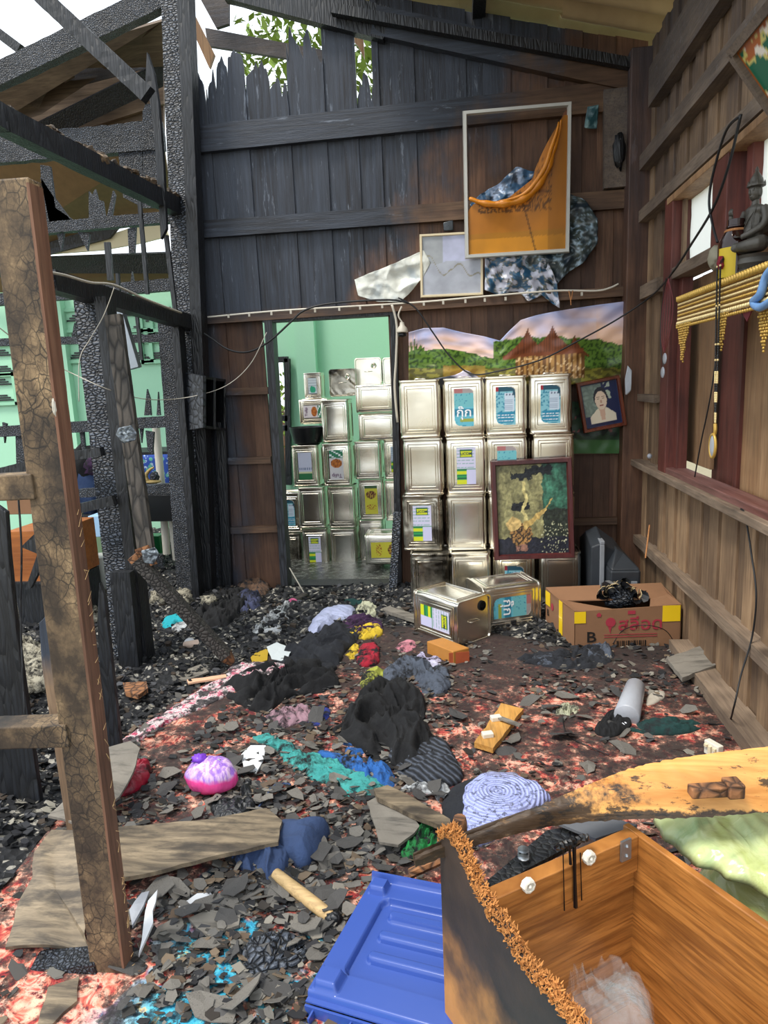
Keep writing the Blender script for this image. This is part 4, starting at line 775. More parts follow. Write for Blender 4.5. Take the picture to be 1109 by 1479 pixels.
# landscape banner with house roofs: silhouette from its outline, waving
top = [(590, 480), (612, 474), (640, 473), (668, 480), (700, 486), (722, 492), (735, 478), (752, 462), (775, 455), (800, 450), (850, 442), (911, 434)]
bot = [(596, 552), (640, 556), (700, 556), (760, 556), (820, 556), (911, 545)]
def il(tb, x):
    for (a, b), (c_, d_) in zip(tb, tb[1:]):
        if x <= c_: return b+(d_-b)*(x-a)/(c_-a)
    return tb[-1][1]
def sky_land(px_, py_):
    right = px_ > 712; a = (px_-(712 if right else 590))/(200 if right else 125); n_ = nz(px_*.03, py_*.05, 2)
    hill = (500-14*math.sin(a*2.6+.5)+4*nz(px_*.07, 3)) if right else (512-8*math.sin(a*4)+3*nz(px_*.1, 5))
    if not right and px_ < 612: hill = 500+nz(px_*.4, 1)*20
    gr = 532+3*nz(px_*.1, 2)
    if py_ < hill:
        s = (py_-(il(top, px_)))/(max(8, hill-il(top, px_))); c = Vector(lin('9aa3cc')).lerp(Vector(lin('e8c4b4')), min(1, max(0, s*1.25+.9*n_))); c = c.lerp(Vector(lin('c9c3dc')), max(0, nz(px_*.02, py_*.12, 8))*1.2)
        if right and a > .75: c = c.lerp(Vector(lin('e8b078')), .5*s)
    elif py_ < gr: c = Vector(lin('5a7a2e')) if nz(px_*.25, py_*.25, 4) > -.1 else Vector(lin('2f4a1c'))
    else: c = Vector(lin('8f8a3a')) if nz(px_*.1, py_*.2, 6) > 0 else Vector(lin('5f5a2a')); 
    if not right and 640 < px_ < 700 and py_ > 528: c = c.lerp(Vector(lin('b98a3c')), .5)
    if right:
        def roof(cx_, w_, yt, yb):   # curved Thai gable
            if yt <= py_ <= yb:
                tt_ = (py_-yt)/(yb-yt); return abs(px_-cx_) < w_*tt_**1.7+.8
        if roof(762, 36, 474, 516) or roof(798, 34, 470, 508) or roof(830, 20, 484, 514): c = Vector(lin('6b3a22'))*(.8+.5*(int(px_*.7) % 2))
        if 726 < px_ < 842 and abs(py_-(517-(px_-726)*.10)) < 3: c = Vector(lin('7a4226'))
        if 745 < px_ < 845 and 517-(px_-726)*.06 < py_ < 546: c = Vector(lin('b3874e')) if (int(px_/4) % 2) else Vector(lin('6e4a28')); 
        if 745 < px_ < 845 and 517 < py_ < 546 and nz(px_*.3, py_*.3, 3) > .25: c = Vector(lin('d8b98a'))
        if px_ > 870 and py_ > 524: c = c*.6
    return tuple(c)
def bann(u, v):
    px_ = 590+321*u; yb = il(bot, px_); yt = il(top, px_); py_ = yb+(yt-yb)*v; return px_, py_
mb = grid_surf(lambda u, v: P(*bann(u, v), Y=D-.066+.018*math.sin(u*22+v*3)-.006*math.sin(v*3.1)+.01*nz(u*14, v*8)), 190, 60, lambda u, v: sky_land(*bann(u, v)), .002)
mb.obj('landscape_banner', M['vin'], smooth=True, label='sagging vinyl banner of green hills and pointed temple-like house roofs under a pink sky', category='banner')
# lower strip of the same poster behind the portrait
def p2(u, v): return 826+84*u, 655-75*v
mb = grid_surf(lambda u, v: P(*p2(u, v), Y=D-.055+.006*nz(u*5, v*5)), 50, 40, lambda u, v: tuple(Vector(lin('26412a')) if v > .25 and fb(u*6, v*6, 2) < .1 else Vector(lin('8a4a4a')) if .4 < v < .8 and fb(u*8, v*8, 5) > .05 else Vector(lin('3f6a3a')) if v < .3 else Vector(lin('1c2620'))), .002)
mb.obj('poster', M['vin'], label='dark green garden poster on the wall behind and below the tilted portrait', category='poster')
# crumpled plastic sheets behind the frames
def lin_loop(q, n):
    L_ = [(q[(i+1) % len(q)]-q[i]).length for i in range(len(q))]; T_ = sum(L_); out = []
    for i in range(n):
        s = T_*i/n; k_ = 0
        while s > L_[k_]: s -= L_[k_]; k_ += 1
        out.append(q[k_].lerp(q[(k_+1) % len(q)], s/L_[k_]))
    return out
def sheet(name, px, Yc, colf, mat, label, cat, amp=.03, seed=0, n=110, rings=40, centre=None, fs=9):
    loop = lin_loop([P(a, b, Y=Yc) for a, b in px], n); c = sum(loop, Vector())/n if centre is None else P(*centre, Y=Yc); mb = MB(); vs = []; cs = []
    for j in range(rings+1):
        for q in range(n):
            p_ = c.lerp(loop[q], j/rings); f_ = 1-abs(nz(p_.x*fs, p_.z*fs, seed))*2.2; f2 = nz(p_.x*fs*3, p_.z*fs*3, seed+5)
            p_ = p_+Vector((0, -amp*f_-amp*.35*f2, 0)); vs.append(p_); cs.append(colf(p_.x, p_.z, f_))
    mb.add(vs, [(j*n+q, j*n+(q+1) % n, (j+1)*n+(q+1) % n, (j+1)*n+q) for j in range(rings) for q in range(n)], cs)
    o = mb.obj(name, mat, smooth=True, label=label, category=None) if 0 else mb.obj(name, mat, smooth=True); tag(o, label, cat); s_ = o.modifiers.new('t', 'SOLIDIFY'); s_.thickness = .002; return o
M['pls'] = m_vcol('crumpled_plastic_sheet', .3, .6, .6, 50)
def blk(x, z, f_): 
    a = 1-abs(noise.noise(Vector((x*26+z*9, z*38, 2))))*7; b_ = fb(x*18, z*18, 5); c_ = Vector(lin('1c2c38')).lerp(Vector(lin('46504a')), max(0, min(1, .5+b_))); return tuple(c_.lerp(Vector(lin('a9c4d8')), max(0, a)*max(0, min(1, .4+2*b_))))
sheet('plastic_sheet', [(790, 285), (822, 280), (846, 292), (862, 318), (862, 352), (842, 380), (822, 392), (800, 415), (770, 400), (745, 375), (770, 320)], D-.065, blk, M['pls'], 'crumpled blue-black plastic sheet sticking out right of the orange picture', 'plastic sheet', seed=2)
sheet('plastic_sheet', [(690, 285), (725, 262), (745, 242), (775, 250), (800, 262), (790, 300), (740, 320), (690, 312), (678, 296)], D-.065, lambda x, z, f_: tuple(Vector(lin('3d5f80')).lerp(Vector(lin('a9bddb')), max(0, min(1, fb(x*14, z*14, 6)*2.5)))*(1 if fb(x*20, z*20, 3) > -.25 else .35)), M['pls'], 'crumpled steel-blue plastic sheet seen inside the orange picture\'s frame', 'plastic sheet', seed=5)
sheet('plastic_sheet', [(700, 372), (755, 366), (790, 376), (804, 410), (808, 446), (795, 438), (785, 426), (762, 436), (748, 420), (720, 426), (700, 420)], D-.075, lambda x, z, f_: tuple(Vector(lin('b9bccb')) if fb(x*24, z*24, 3) > .05 and x < .62 else Vector(lin('6b6a5e')) if fb(x*24, z*24, 3) > -.1 else Vector(lin('27506e'))), M['pls'], 'crumpled white and blue plastic sheet hanging below the orange picture', 'plastic sheet', seed=8)
sheet('plastic_sheet', [(512, 404), (560, 385), (612, 362), (622, 380), (612, 400), (590, 425), (578, 437), (545, 436), (518, 428)], D-.07, lambda x, z, f_: tuple(Vector(lin('d6d8cf')).lerp(Vector(lin('b7bfc0')), max(0, fb(x*9, z*9, 1)*2))), M['pls'], 'white plastic sheet sagging left of the small cream frame', 'plastic sheet', .018, 11)
sheet('plastic_scrap', [(848, 155), (864, 152), (862, 186), (843, 186)], D-.06, lambda x, z, f_: tuple(Vector(lin('1f4a52')).lerp(Vector(lin('7fa0a4')), max(0, fb(x*30, z*30)*2))), M['pls'], 'small torn teal plastic scrap nailed right of the orange picture', 'plastic scrap', .01, 3, 24, 8)
sheet('plastic_scrap', [(640, 322), (654, 318), (655, 333), (641, 334)], D-.05, lambda x, z, f_: lin('2b3238'), M['pls'], 'tiny black plastic scrap above the cream frame', 'plastic scrap', .006, 4, 20, 6)
sheet('yellow_card', [(906, 222), (913, 222), (912, 254), (905, 254)], D-.03, lambda x, z, f_: lin('d8c93c'), M['pls'], 'narrow yellow card beside the corner post', 'card', .002, 4, 20, 4)
sheet('paper_sheet', [(906, 528), (912, 535), (911, 565), (903, 572), (902, 548)], D-.2, lambda x, z, f_: lin('c3cad2'), M['pls'], 'curled grey paper strip right of the portrait', 'paper', .006, 14, 20, 6)
sheet('paper_sheet', [(600, 552), (660, 541), (672, 533), (690, 545), (760, 548), (700, 560), (640, 562)], D-.13, lambda x, z, f_: lin('b9b3c6') if nz(x*8, z*8) > -.1 else lin('3f4450'), M['pls'], 'crumpled lilac-grey paper lying along the top of the can stacks', 'paper', .02, 15, 40, 8)
# television, back towards the corner post
tv = empty('television', (0, 0, 0), label='sooty old tube television standing on end, dark casing and grey bezel edge', cat='television')
a = P(868, 845, Y=3.86); x0 = a.x; M['tvp'] = m_plain('dusty_black_casing', '22262b', .5, 0, .15, var=1.8); M['tvg'] = m_plain('grey_bezel', '8e9298', .5, var=.7)
mb = MB(); prof = [(0, .0, .0), (0, .0, .50)]
def ring(x, y0, y1, z0, z1): return [(x, y0, z0), (x, y1, z0), (x, y1, z1*.8+z0*.2), (x, (y0+y1)/2, z1), (x, y0, z1*.88+z0*.12)]
rg = [ring(x0-.06, 3.84, 4.24, .03, .43), ring(x0, 3.83, 4.25, .02, .46), ring(x0+.02, 3.84, 4.24, .03, .44), ring(x0+.10, 3.88, 4.22, .05, .38), ring(x0+.16, 3.95, 4.2, .06, .30), ring(x0+.18, 3.95, 4.2, .06, .26)]
vs = [q for r_ in rg for q in r_]; k_ = 5; fs = [(i*k_+q, i*k_+(q+1) % k_, (i+1)*k_+(q+1) % k_, (i+1)*k_+q) for i in range(5) for q in range(k_)]+[tuple(range(5)), tuple(reversed(range(25, 30)))]
mb.add(vs, fs); mb.obj('casing', M['tvp'], tv, bevel=.006)
mb = MB(); mb.box((x0-.015, 3.822, .03), (x0+.01, 3.85, .40)); mb.box((x0-.015, 3.822, .40), (x0+.01, 4.05, .42), M_=None); mb.obj('bezel', M['tvg'], tv, bevel=.004)
mb = MB(); mb.box((x0+.02, 3.72, .02), (.90, 4.12, .28)); mb.hexa([(x0+.02, 3.72, .28), (.90, 3.72, .28), (.90, 4.12, .28), (x0+.02, 4.12, .28), (x0+.08, 3.86, .37), (.84, 3.86, .34), (.84, 4.10, .34), (x0+.08, 4.10, .37)]); mb.obj('rear_cover', M['tvp'], tv, bevel=.012)
mb = MB(); mb.box((x0+.13, 3.71, .16), (x0+.16, 3.72, .22)); mb.obj('socket_plate', M['tvg'], tv)
mb = MB(); mb.tube([P(932, 806, Y=3.7), P(938, 758, Y=3.75)], .004, 6); o = mb.obj('stick', M['brk'], label='thin pale stick leaning on the wall behind the television', category=None) if 0 else tag(mb.obj('wooden_stick', M['brk']), 'thin pale stick leaning by the television against the right wall', 'stick')
# ------------------------------------------------ foreground burnt frame
ff = empty('burnt_timber_frame', label='scorched brown upright with three stub rails standing in the left foreground', cat='timber frame')
YF_ = 1.30
mb = MB(); mb.bar(P(22, 262, Y=YF_), P(163, 1405, Y=YF_), .082, .045, (0, 1, 0), 40, .004, 3); mb.obj('upright', M['charW'], ff, bevel=.004)
mb = MB(); a_, b_ = P(50, 268, Y=YF_-.002), P(186, 1403, Y=YF_-.002); vs_n = 60
sp = [a_.lerp(b_, i/vs_n) for i in range(vs_n+1)]; mb.bar(a_, b_, .006, .044, (0, 1, 0), 60, .012, 5); mb.obj('bare_wood_edge', m_wood('raw_reddish_wood_edge', '6a4736', '85614c', '2c1c14', 2, 1, .7, None, .1), ff)
mb = MB()
for i in range(46):
    t_ = .35+.65*R_.random(); p_ = P(52, 270, Y=YF_-.02).lerp(P(190, 1403, Y=YF_-.02), t_)+Vector((.003, 0, 0)); mb.tube([p_, p_+Vector((.002+.007*R_.random(), .004, R_.uniform(-.02, .03)))], [.0006, .0002], 3)
mb.obj('splinters', m_plain('pale_splinter', 'a88a5e', .8), ff, kind='stuff')
for (a, b, h) in [((-60, 706), (60, 700), .052), ((-60, 1060), (108, 1054), .052), ((-60, 1412), (148, 1392), .055)]:
    mb = MB(); mb.bar(P(*a, Y=YF_), P(*b, Y=YF_), .06, h, (0, 0, 1), 14, .006, h*99+a[1]); mb.obj('rail', M['charW'] if a[1] > 600 and a[1] != 1412 else M['charF'], ff, bevel=.003)
mb = MB(); lump(mb, P(78, 588, Y=YF_-.03), (.004, .003, .016), 4); mb.obj('pale_chip', M['wirew'], ff)
# splintered boards behind it
def brokenboard(name, pts, Y, mat, label, cat='board', th=.02, yv=None):
    mb = MB(); my = max(b for a, b in pts); mb.prism([(lambda q: q if b < my-6 else Vector((q.x, q.y, .004)))(P(a, b, Y=Y)) for a, b in pts], (0, th, 0)); o = mb.obj(name, M[mat], bevel=.002); return tag(o, label, cat)
M['half'] = m_wood('half_burnt_board', '8a6f55', 'a98f73', '2a211b', 2, 1.1, .75, lambda t, p: sstep(t, t.math('ADD', t.xyz(p)[2], t.math('MULTIPLY', t.noise(p, 9, 3), .12)), .56, .66), .1)
brokenboard('broken_board', [(74, 1040), (110, 1038), (98, 960), (90, 900), (82, 850), (79, 838), (76, 880), (56, 900), (60, 960)], 1.75, 'half', 'brown board with a charred pointed top standing behind the scorched upright')
brokenboard('charred_board', [(0, 1040), (40, 1038), (30, 960), (20, 880), (12, 800), (8, 740), (-6, 730), (-20, 1040)], 1.9, 'charB', 'black charred board standing at the left edge')
brokenboard('charred_board', [(140, 1010), (166, 1012), (158, 930), (150, 860), (143, 842), (140, 900)], 2.2, 'charB', 'black charred pointed lath just right of the scorched upright')
mb = MB(); mb.tube(spline([P(24, 690, Y=1.9), P(31, 790, Y=1.9), P(30, 900, Y=1.9), P(36, 1040, Y=1.85)], 14), .003, 6); mb.obj('iron_rod', M['charB'], label=None); tag(bpy.data.objects['iron_rod'], 'thin rusty iron rod hanging at the left edge before the black board', 'rod')
# leaning grey board and the fallen diagonal timber
lb = empty('leaning_board', label='grey-brown charred board leaning beside the middle post, broken at its foot', cat='board')
mb = MB(); mb.bar(P(164, 455, Y=3.02), P(212, 800, Y=2.95), .075, .03, (0, 1, 0), 24, .01, 4); mb.obj('plank', m_char('grey_brown_char', 30, (1, 1, .3), dark='1c1a18', ridge='6b6258', mid='3b3733', rough=.8, b=.5), lb)
mb = MB(); mb.bar(P(206, 790, Y=2.94), P(216, 818, Y=2.93), .07, .03, (0, 1, 0), 4, .03, 6); mb.obj('split_end', M['charE'], lb)
dg_ = empty('fallen_timber', label='charred square timber lying diagonally from the middle post to the carpet edge, fresh orange break', cat='timber')
A_, B_ = P(198, 808, Y=2.9), P(336, 957, Z=.05); B2 = A_.lerp(B_, .93)
mb = MB(); mb.bar(A_, B2, .075, .05, (0, 0, 1), 20, .008, 2); mb.obj('beam', m_char('dark_timber_char', 50, dark='0f0e0d', ridge='5b5550', mid='2c2a28', rough=.8, b=.5), dg_)
mb = MB(); mb.bar(B2, B_, .076, .05, (0, 0, 1), 3, .02, 4, taper=.5); mb.obj('split_end', M['charE'], dg_); mb = MB(); mb.bar(A_.lerp(B_, -.04), A_, .07, .045, (0, 0, 1), 3, .03, 4); mb.obj('split_end', M['charE'], dg_)
# aluminium gutter piece hanging
mb = MB(); pts = [P(155, 450, Y=3.5), P(176, 448, Y=3.5), P(200, 530, Y=3.5), P(186, 534, Y=3.5)]
mb.hexa([pts[0], pts[1], pts[2], pts[3]]+[q+Vector((0, .04, 0)) for q in pts]); o = mb.obj('metal_channel', M['steel'], bevel=.002); tag(o, 'pale sheet-metal channel hanging under the charred left plate', 'metal channel')
sheet('metal_scrap', [(172, 618), (190, 614), (198, 625), (196, 636), (178, 640), (168, 628)], 2.86, lambda x, z, f_: lin('7d858c') if nz(x*60, z*60) > -.1 else lin('4c5258'), m_vcol('crinkled_grey_metal', .4, .5, .5, 60, .6), 'bent grey metal scrap on the leaning board', 'metal scrap', .006, 3, 40, 10, fs=40)
sheet('metal_scrap', [(205, 795), (225, 790), (231, 800), (222, 815), (208, 812)], 2.86, lambda x, z, f_: lin('7d858c') if nz(x*60, z*60) > -.1 else lin('4c5258'), m_vcol('crinkled_grey_metal', .4, .5, .5, 60, .6), 'crinkled grey metal scrap at the foot of the leaning board', 'metal scrap', .006, 5, 40, 10, fs=40)
# charred meter box
bx = empty('junction_box', label='charred open-front box fixed between corner post and plank wall', cat='box')
a = P(265, 538, Y=4.05); b = P(265, 620, Y=4.05); c = P(292, 540, Y=4.0)
mb = MB(); q = [P(265, 622, Y=4.1), P(293, 618, Y=3.95), P(293, 543, Y=3.95), P(265, 538, Y=4.1)]; mb.prism(q, (.012, .02, 0)); mb.obj('side_panel', m_char('flat_square_char', 22, dark='101216', ridge='3c4048', mid='2a2e34', b=.4), bx, bevel=.002)
mb = MB(); q2 = [P(293, 618, Y=3.97), P(326, 622, Y=4.25), P(326, 548, Y=4.25), P(293, 543, Y=3.97)]
mb.prism([q2[0], q2[1], q2[1]+Vector((0, 0, .015)), q2[0]+Vector((0, 0, .015))], (-.1, .1, 0)); mb.prism([q2[3], q2[2], q2[2]-Vector((0, 0, .015)), q2[3]-Vector((0, 0, .015))], (-.1, .1, 0)); mb.prism([q2[1], q2[2], q2[2]+Vector((-.012, 0, 0)), q2[1]+Vector((-.012, 0, 0))], (-.1, .1, 0)); mb.prism([v_+Vector((-.1, .1, 0)) for v_ in q2], (0, .01, 0)); mb.obj('box_shell', M['charB'], bx)
mb = MB(); m1 = q2[0].lerp(q2[1], .45); m2 = q2[3].lerp(q2[2], .45); mb.prism([m1, m1+Vector((.01, .01, 0)), m2+Vector((.01, .01, 0)), m2], (-.09, .09, 0)); mb.obj('partition', M['charB'], bx)
# ------------------------------------------------ chest in the right foreground
M['oak'] = None
t = NT('honey_wood_laminate'); v = t.obj(); n_ = t.noise(t.mp(v, (3, 3, 22)), 1.3, 4, .6, .9); r1 = t.noise(t.mp(v, (2.2, 2.2, 30)), 1.5, 5, .7, 1.5); r1 = t.ramp(r1, [(.3, 0), (.7, 1)])
c = t.mix(r1, 'bf8242', '99602c'); c = t.mix(t.ramp(n_, [(.35, .7), (.55, 0)]), c, '6f431d'); c = t.mix(t.ramp(t.noise(t.mp(v, (3, 3, 70)), 2, 4), [(.5, 0), (.62, .6)]), c, '6a3c18'); M['oak'] = t.fin(c, .38, nrm=t.bump(r1, .04, .003))
t = NT('scorched_chest_side'); v = t.obj(); p = t.pos(); o = t.xyz(p); wv = t.noise(t.mp(v, (9, 9, 2)), 2, 4)
c = t.mix(wv, 'c58a4a', '9a6530'); mk = t.math('ADD', t.math('MULTIPLY', t.math('SUBTRACT', o[2], .12), 4.5), t.math('MULTIPLY', t.math('SUBTRACT', t.noise(v, 8, 5), .5), 2.2)); mk = t.math('ADD', mk, t.math('MULTIPLY', t.math('SUBTRACT', o[0], 0), 2.0))
c = t.mix(t.ramp(mk, [(.0, 0), (.5, .8), (.8, 1)]), c, t.mix(t.noise(v, 12, 5), '0e0d0d', '4b3a2e')); M['side'] = t.fin(c, .6, nrm=t.bump(t.noise(v, 40, 5), .3, .004))
ZT = .45
F = P(905, 1195, Z=ZT); L = P(700, 1283, Z=ZT); Rr = P(1109, 1340, Z=ZT); dFL = (L-F).normalized(); dFR = Vector((-dFL.y, dFL.x, 0)); 
if dFR.dot(Rr-F) < 0: dFR = -dFR
ch = empty('wooden_chest', (F.x, F.y, 0), label='open honey-brown wooden chest with a burnt-through left side, lower right foreground', cat='chest')
def cbox(name, o_, d1, l1, d2, l2, z0, z1, mat, **k):
    mb = MB(); o_ = Vector((o_.x, o_.y, 0)); q = [o_, o_+d1*l1, o_+d1*l1+d2*l2, o_+d2*l2]; mb.hexa([x+Vector((0, 0, z0)) for x in q]+[x+Vector((0, 0, z1)) for x in q]); return mb.obj(name, mat, ch, loc=(0, 0, 0) if 0 else None, **k)
def fixp(o): o.location = -Vector((F.x, F.y, 0)); return o
LB = (L-F).length
fixp(cbox('back_panel', F+dFR*.02, dFL, LB, -dFR, .012, .0, ZT-.06, M['oak'])); fixp(cbox('back_rail', F+dFR*.045 if 0 else F, dFL, LB+.0, dFR, .03, ZT-.075, ZT, M['oak'], bevel=.002)); fixp(cbox('right_panel', F-dFR*.01, -dFL, .015, dFR, .75, .0, ZT, M['oak'], bevel=.002)); fixp(cbox('bottom_panel', F, dFL, LB, dFR, .75, .05, .065, M['oak']))
nrm_ = dFL; L0 = Vector((L.x, L.y, ZT))
edge = [PP(a, b, L0, nrm_) for a, b in [(645, 1200), (655, 1193), (668, 1208), (680, 1230), (692, 1262), (712, 1300), (735, 1332), (758, 1370), (780, 1398), (805, 1425), (830, 1455), (852, 1482), (890, 1535)]]
fb_ = Vector((edge[0].x, edge[0].y, 0)); lastp = Vector((edge[-1].x, edge[-1].y, 0)); dd = (lastp-fb_).normalized(); far_near = fb_+dd*.72
ed2 = spline(edge, 60); ed2 = [p_+Vector((0, 0, .006*nz(i*1.3, 5)-.003*(i % 2))) for i, p_ in enumerate(ed2)]
mb = MB(); mb.prism([fb_]+ed2+[Vector((far_near.x, far_near.y, max(.05, edge[-1].z-.1))), far_near], dFL*.016); fixp(mb.obj('burnt_side_panel', M['side'], ch))
mb = MB(); FB = random.Random(5)
for i in range(4000):
    p_ = ed2[int(FB.random()*58)+1].lerp(ed2[min(60, int(FB.random()*58)+2)], 0) if 0 else None
    q_ = FB.random()*59; a_ = int(q_); p_ = ed2[a_].lerp(ed2[a_+1], q_-a_)+dFL*FB.uniform(-.004, .02)+Vector((0, 0, FB.uniform(-.014, .006)))
    d_ = Vector((FB.uniform(-1, 1), FB.uniform(-1, 1), FB.uniform(.2, 1.2))).normalized()*FB.uniform(.003, .010); mb.tube([p_, p_+d_], [FB.uniform(.001, .0025), .0005], 3, cap=False)
fixp(mb.obj('frayed_fibre_edge', m_plain('orange_wood_fibre', 'd08c4a', .9, var=.45), ch, kind='stuff'))
# hardware: white plastic fittings, hinge, bracket, melted drips
M['fit'] = m_plain('white_plastic_fitting', 'd8d2c4', .5)
for px_ in [(762, 1278), (850, 1238)]:
    c_ = PP(*px_, F+dFR*.033, dFR); ax_ = Matrix((dFL, Vector((0, 0, 1)), dFR)).transposed().to_4x4(); mb = MB(); mb.lathe([(.013, -.004), (.0125, .007), (.009, .008), (.008, .003), (.001, .003)], 8, c_, ax_); mb.ball(c_+dFR*.006, .004, 6, 4); fixp(mb.obj('plastic_fitting', M['fit'], ch))
c_ = PP(910, 1225, F-dFL*.0+dFR*.033, dFR); mb = MB(); mb.box((-.012, -.002, -.02), (.012, .003, .022), M_=Matrix.Translation(c_+dFL*.012) @ Matrix((dFL, dFR, Vector((0, 0, 1)))).transposed().to_4x4()); mb.ball(c_+dFL*.012+Vector((0, 0, .01))+dFR*.003, .004, 6, 4); mb.ball(c_+dFL*.012-Vector((0, 0, .01))+dFR*.003, .004, 6, 4); fixp(mb.obj('corner_bracket', M['steel'], ch))
mb = MB()
for x_, y0, y1, w_ in [(813, 1228, 1315, .0013), (829, 1222, 1310, .004), (838, 1232, 1300, .0013), (822, 1220, 1248, .003)]: mb.tube([PP(x_, y0, F+dFR*.034, dFR), PP(x_+1, (y0+y1)/2, F+dFR*.034, dFR), PP(x_+2, y1, F+dFR*.034, dFR)], [w_, w_*.8, w_*1.1], 6)
for i in range(8): lump(mb, PP(805+6*i, 1226-2*i, F+dFR*.02, dFR)+Vector((0, 0, .004)), .007, i, 6, 4, .6)
fixp(mb.obj('melted_drips', m_plain('melted_black_plastic', '0c0c0e', .35), ch))
# bowed lid board
dlid = [((600, 1253), (598, 1246), .44, .455), ((700, 1218), (690, 1205), .46, .475), ((800, 1193), (780, 1172), .475, .505), ((900, 1184), (850, 1142), .485, .53), ((1000, 1181), (930, 1113), .49, .555), ((1109, 1172), (1040, 1094), .495, .575), ((1230, 1150), (1160, 1082), .50, .59), ((1400, 1100), (1330, 1070), .5, .59)]
lo = spline([P(*a, Z=z) for a, _, z, _2 in dlid], 60); hi = spline([P(*b, Z=z) for _, b, _2, z in dlid], 60)
t = NT('scorched_pine_lid'); v = t.obj(); p = t.pos(); g_ = t.noise(t.mp(v, (2.5, 26, 26)), 1.2, 5, .6, .6); c = t.mix(t.ramp(g_, [(.35, 0), (.65, 1)]), 'e0a65c', 'b87a38'); ox = t.xyz(p)
mk = t.math('ADD', t.math('MULTIPLY', t.math('SUBTRACT', .33, ox[0]), 3.0), t.math('MULTIPLY', t.math('SUBTRACT', t.noise(v, 18, 6, .7), .5), 1.6)); mk = t.math('ADD', mk, t.math('MULTIPLY', t.math('MULTIPLY', t.xyz(t.att())[0], t.noise(v, 30, 5, .7)), 1.9)); c = t.mix(t.ramp(mk, [(.2, 0), (.42, .95)]), c, t.ramp(t.noise(t.mp(v, (10, 40, 40)), 1.5, 5, .7), [(.4, '0d0b0a'), (.6, '2a211a'), (.72, '8a6a44')])); c = t.mix(t.ramp(t.noise(t.mp(v, (10, 26, 26)), 1.2, 6, .75), [(.56, 0), (.61, .9)]), c, '17130f'); M['lid'] = t.fin(c, .5, nrm=t.bump(g_, .4, .006))
def lidf(u, v_):
    q_ = u*60; a_ = min(59, int(q_)); f_ = q_-a_; a1 = lo[a_].lerp(lo[a_+1], f_); b1 = hi[a_].lerp(hi[a_+1], f_); p_ = a1.lerp(b1, v_)
    return p_+Vector((0, 0, .012*math.sin(v_*math.pi)+.002*nz(u*60, v_*4)))+Vector((.004*nz(u*90, 3)*(v_ in (0, 1)), .004*nz(u*80, 7)*(v_ in (0, 1)), 0))
lid = grid_surf(lidf, 120, 10, lambda u, v_: (max(0, 1-v_*5), 0, 0), .012).obj('chest_lid', M['lid'], smooth=True, sharp=50); tag(lid, 'bowed honey-coloured board with burnt edge lying across the chest', 'board')
mb = MB(); q_ = P(1030, 1148, Z=.54); mb.box((-.045, -.012, 0), (.04, .012, .02), M_=Matrix.Translation(q_) @ Matrix.Rotation(.15, 4, 'Z')); mb.box((.02, -.02, 0), (.05, .014, .028), M_=Matrix.Translation(q_) @ Matrix.Rotation(.15, 4, 'Z')); mb.obj('wooden_handle', M['charE'], lid, bevel=.003)
# charcoal-brown roller stump by the lid end, dark rail
mb = MB(); mb.lathe([(.013, 0), (.014, .05), (.012, .062), (.001, .062)], 10, P(665, 1222, Z=.43)); tag(mb.obj('burnt_peg', M['charE'], smooth=True, sharp=40), 'short brown burnt peg standing at the top of the frayed chest side', 'peg')
mb = MB(); mb.tube([P(592, 1262, Z=.06), P(640, 1240, Z=.1), P(652, 1236, Z=.12)], .013, 8); tag(mb.obj('burnt_stick', M['charE']), 'short burnt stick beside the green cloth, under the chest corner', 'stick')
# pale green bag beyond the chest
t = NT('pale_green_plastic'); v = t.obj(); c = t.ramp(t.noise(v, 6, 4, .5, 1.5), [(.3, 'a3ad62'), (.5, 'bcc68e'), (.65, '98b07e'), (.8, 'd0d4ac')]); M['bag'] = t.fin(c, .25, nrm=t.bump(t.noise(v, 12, 4, .5, 1), .4, .02))
o = heap('plastic_bag', [(945, 1182), (1000, 1182), (1109, 1180), (1220, 1200), (1200, 1330), (1105, 1292), (1040, 1262), (985, 1232)], .05, M['bag'], 3, 5, .3, .39, flat=4); tag(o, 'pale yellow-green plastic bag bulging behind the chest\'s right side', 'plastic bag')
for v_ in o.data.vertices:
    pass
mb = MB(); lump(mb, (0, 0, 0), (.19, .14, .2), 7, 24, 14, .12, 2, .98); tag(mb.obj('sack', M['bag'], smooth=True), 'pale sack standing under the yellow-green bag beside the chest', 'sack').location = (P(1130, 1230, Z=.4)+Vector((.05, .05, -.2)))
# crumpled clear plastic in the chest
tt = NT('clear_plastic'); tt.fin('dfe6ea', .1, IOR=1.4, Alpha=.09); tt.set(tt.b.inputs['Normal'], tt.bump(tt.noise(tt.obj(), 25, 4), .5, .02)); M['clear'] = tt.m
o = heap('clear_plastic_bag', [(800, 1400), (830, 1385), (880, 1405), (930, 1440), (950, 1500), (880, 1560), (830, 1500)], .10, M['clear'], 5, 22, .7, .16); tag(o, 'crumpled clear plastic bag in the bottom of the chest', 'plastic bag')
mb = MB(); lump(mb, (0, 0, 0), (.05, .05, .08), 3, 14, 8, .3); tag(mb.obj('plastic_pouch', M['clear'], smooth=True), 'clear plastic pouch leaning inside the chest', 'plastic bag').location = P(905, 1470, Z=.16)
mb = MB(); q_ = [P(800, 1190, Z=.40), P(830, 1170, Z=.40), P(920, 1195, Z=.42), P(860, 1215, Z=.41)]; mb.prism(q_, (0, 0, .006)); tag(mb.obj('grey_card', m_plain('sooty_card', '6d7076', .6, var=.5)), 'grey sooty card lying between the lid and the chest back', 'card')
mb = MB(); mb.prism([P(a, b, Z=.38) for a, b in [(690, 1290), (790, 1205), (850, 1196), (838, 1220), (760, 1262), (705, 1300)]], (0, 0, .01)); tag(mb.obj('charred_sheet', M['charB']), 'black charred sheet between the bowed lid and the chest back', 'sheet')
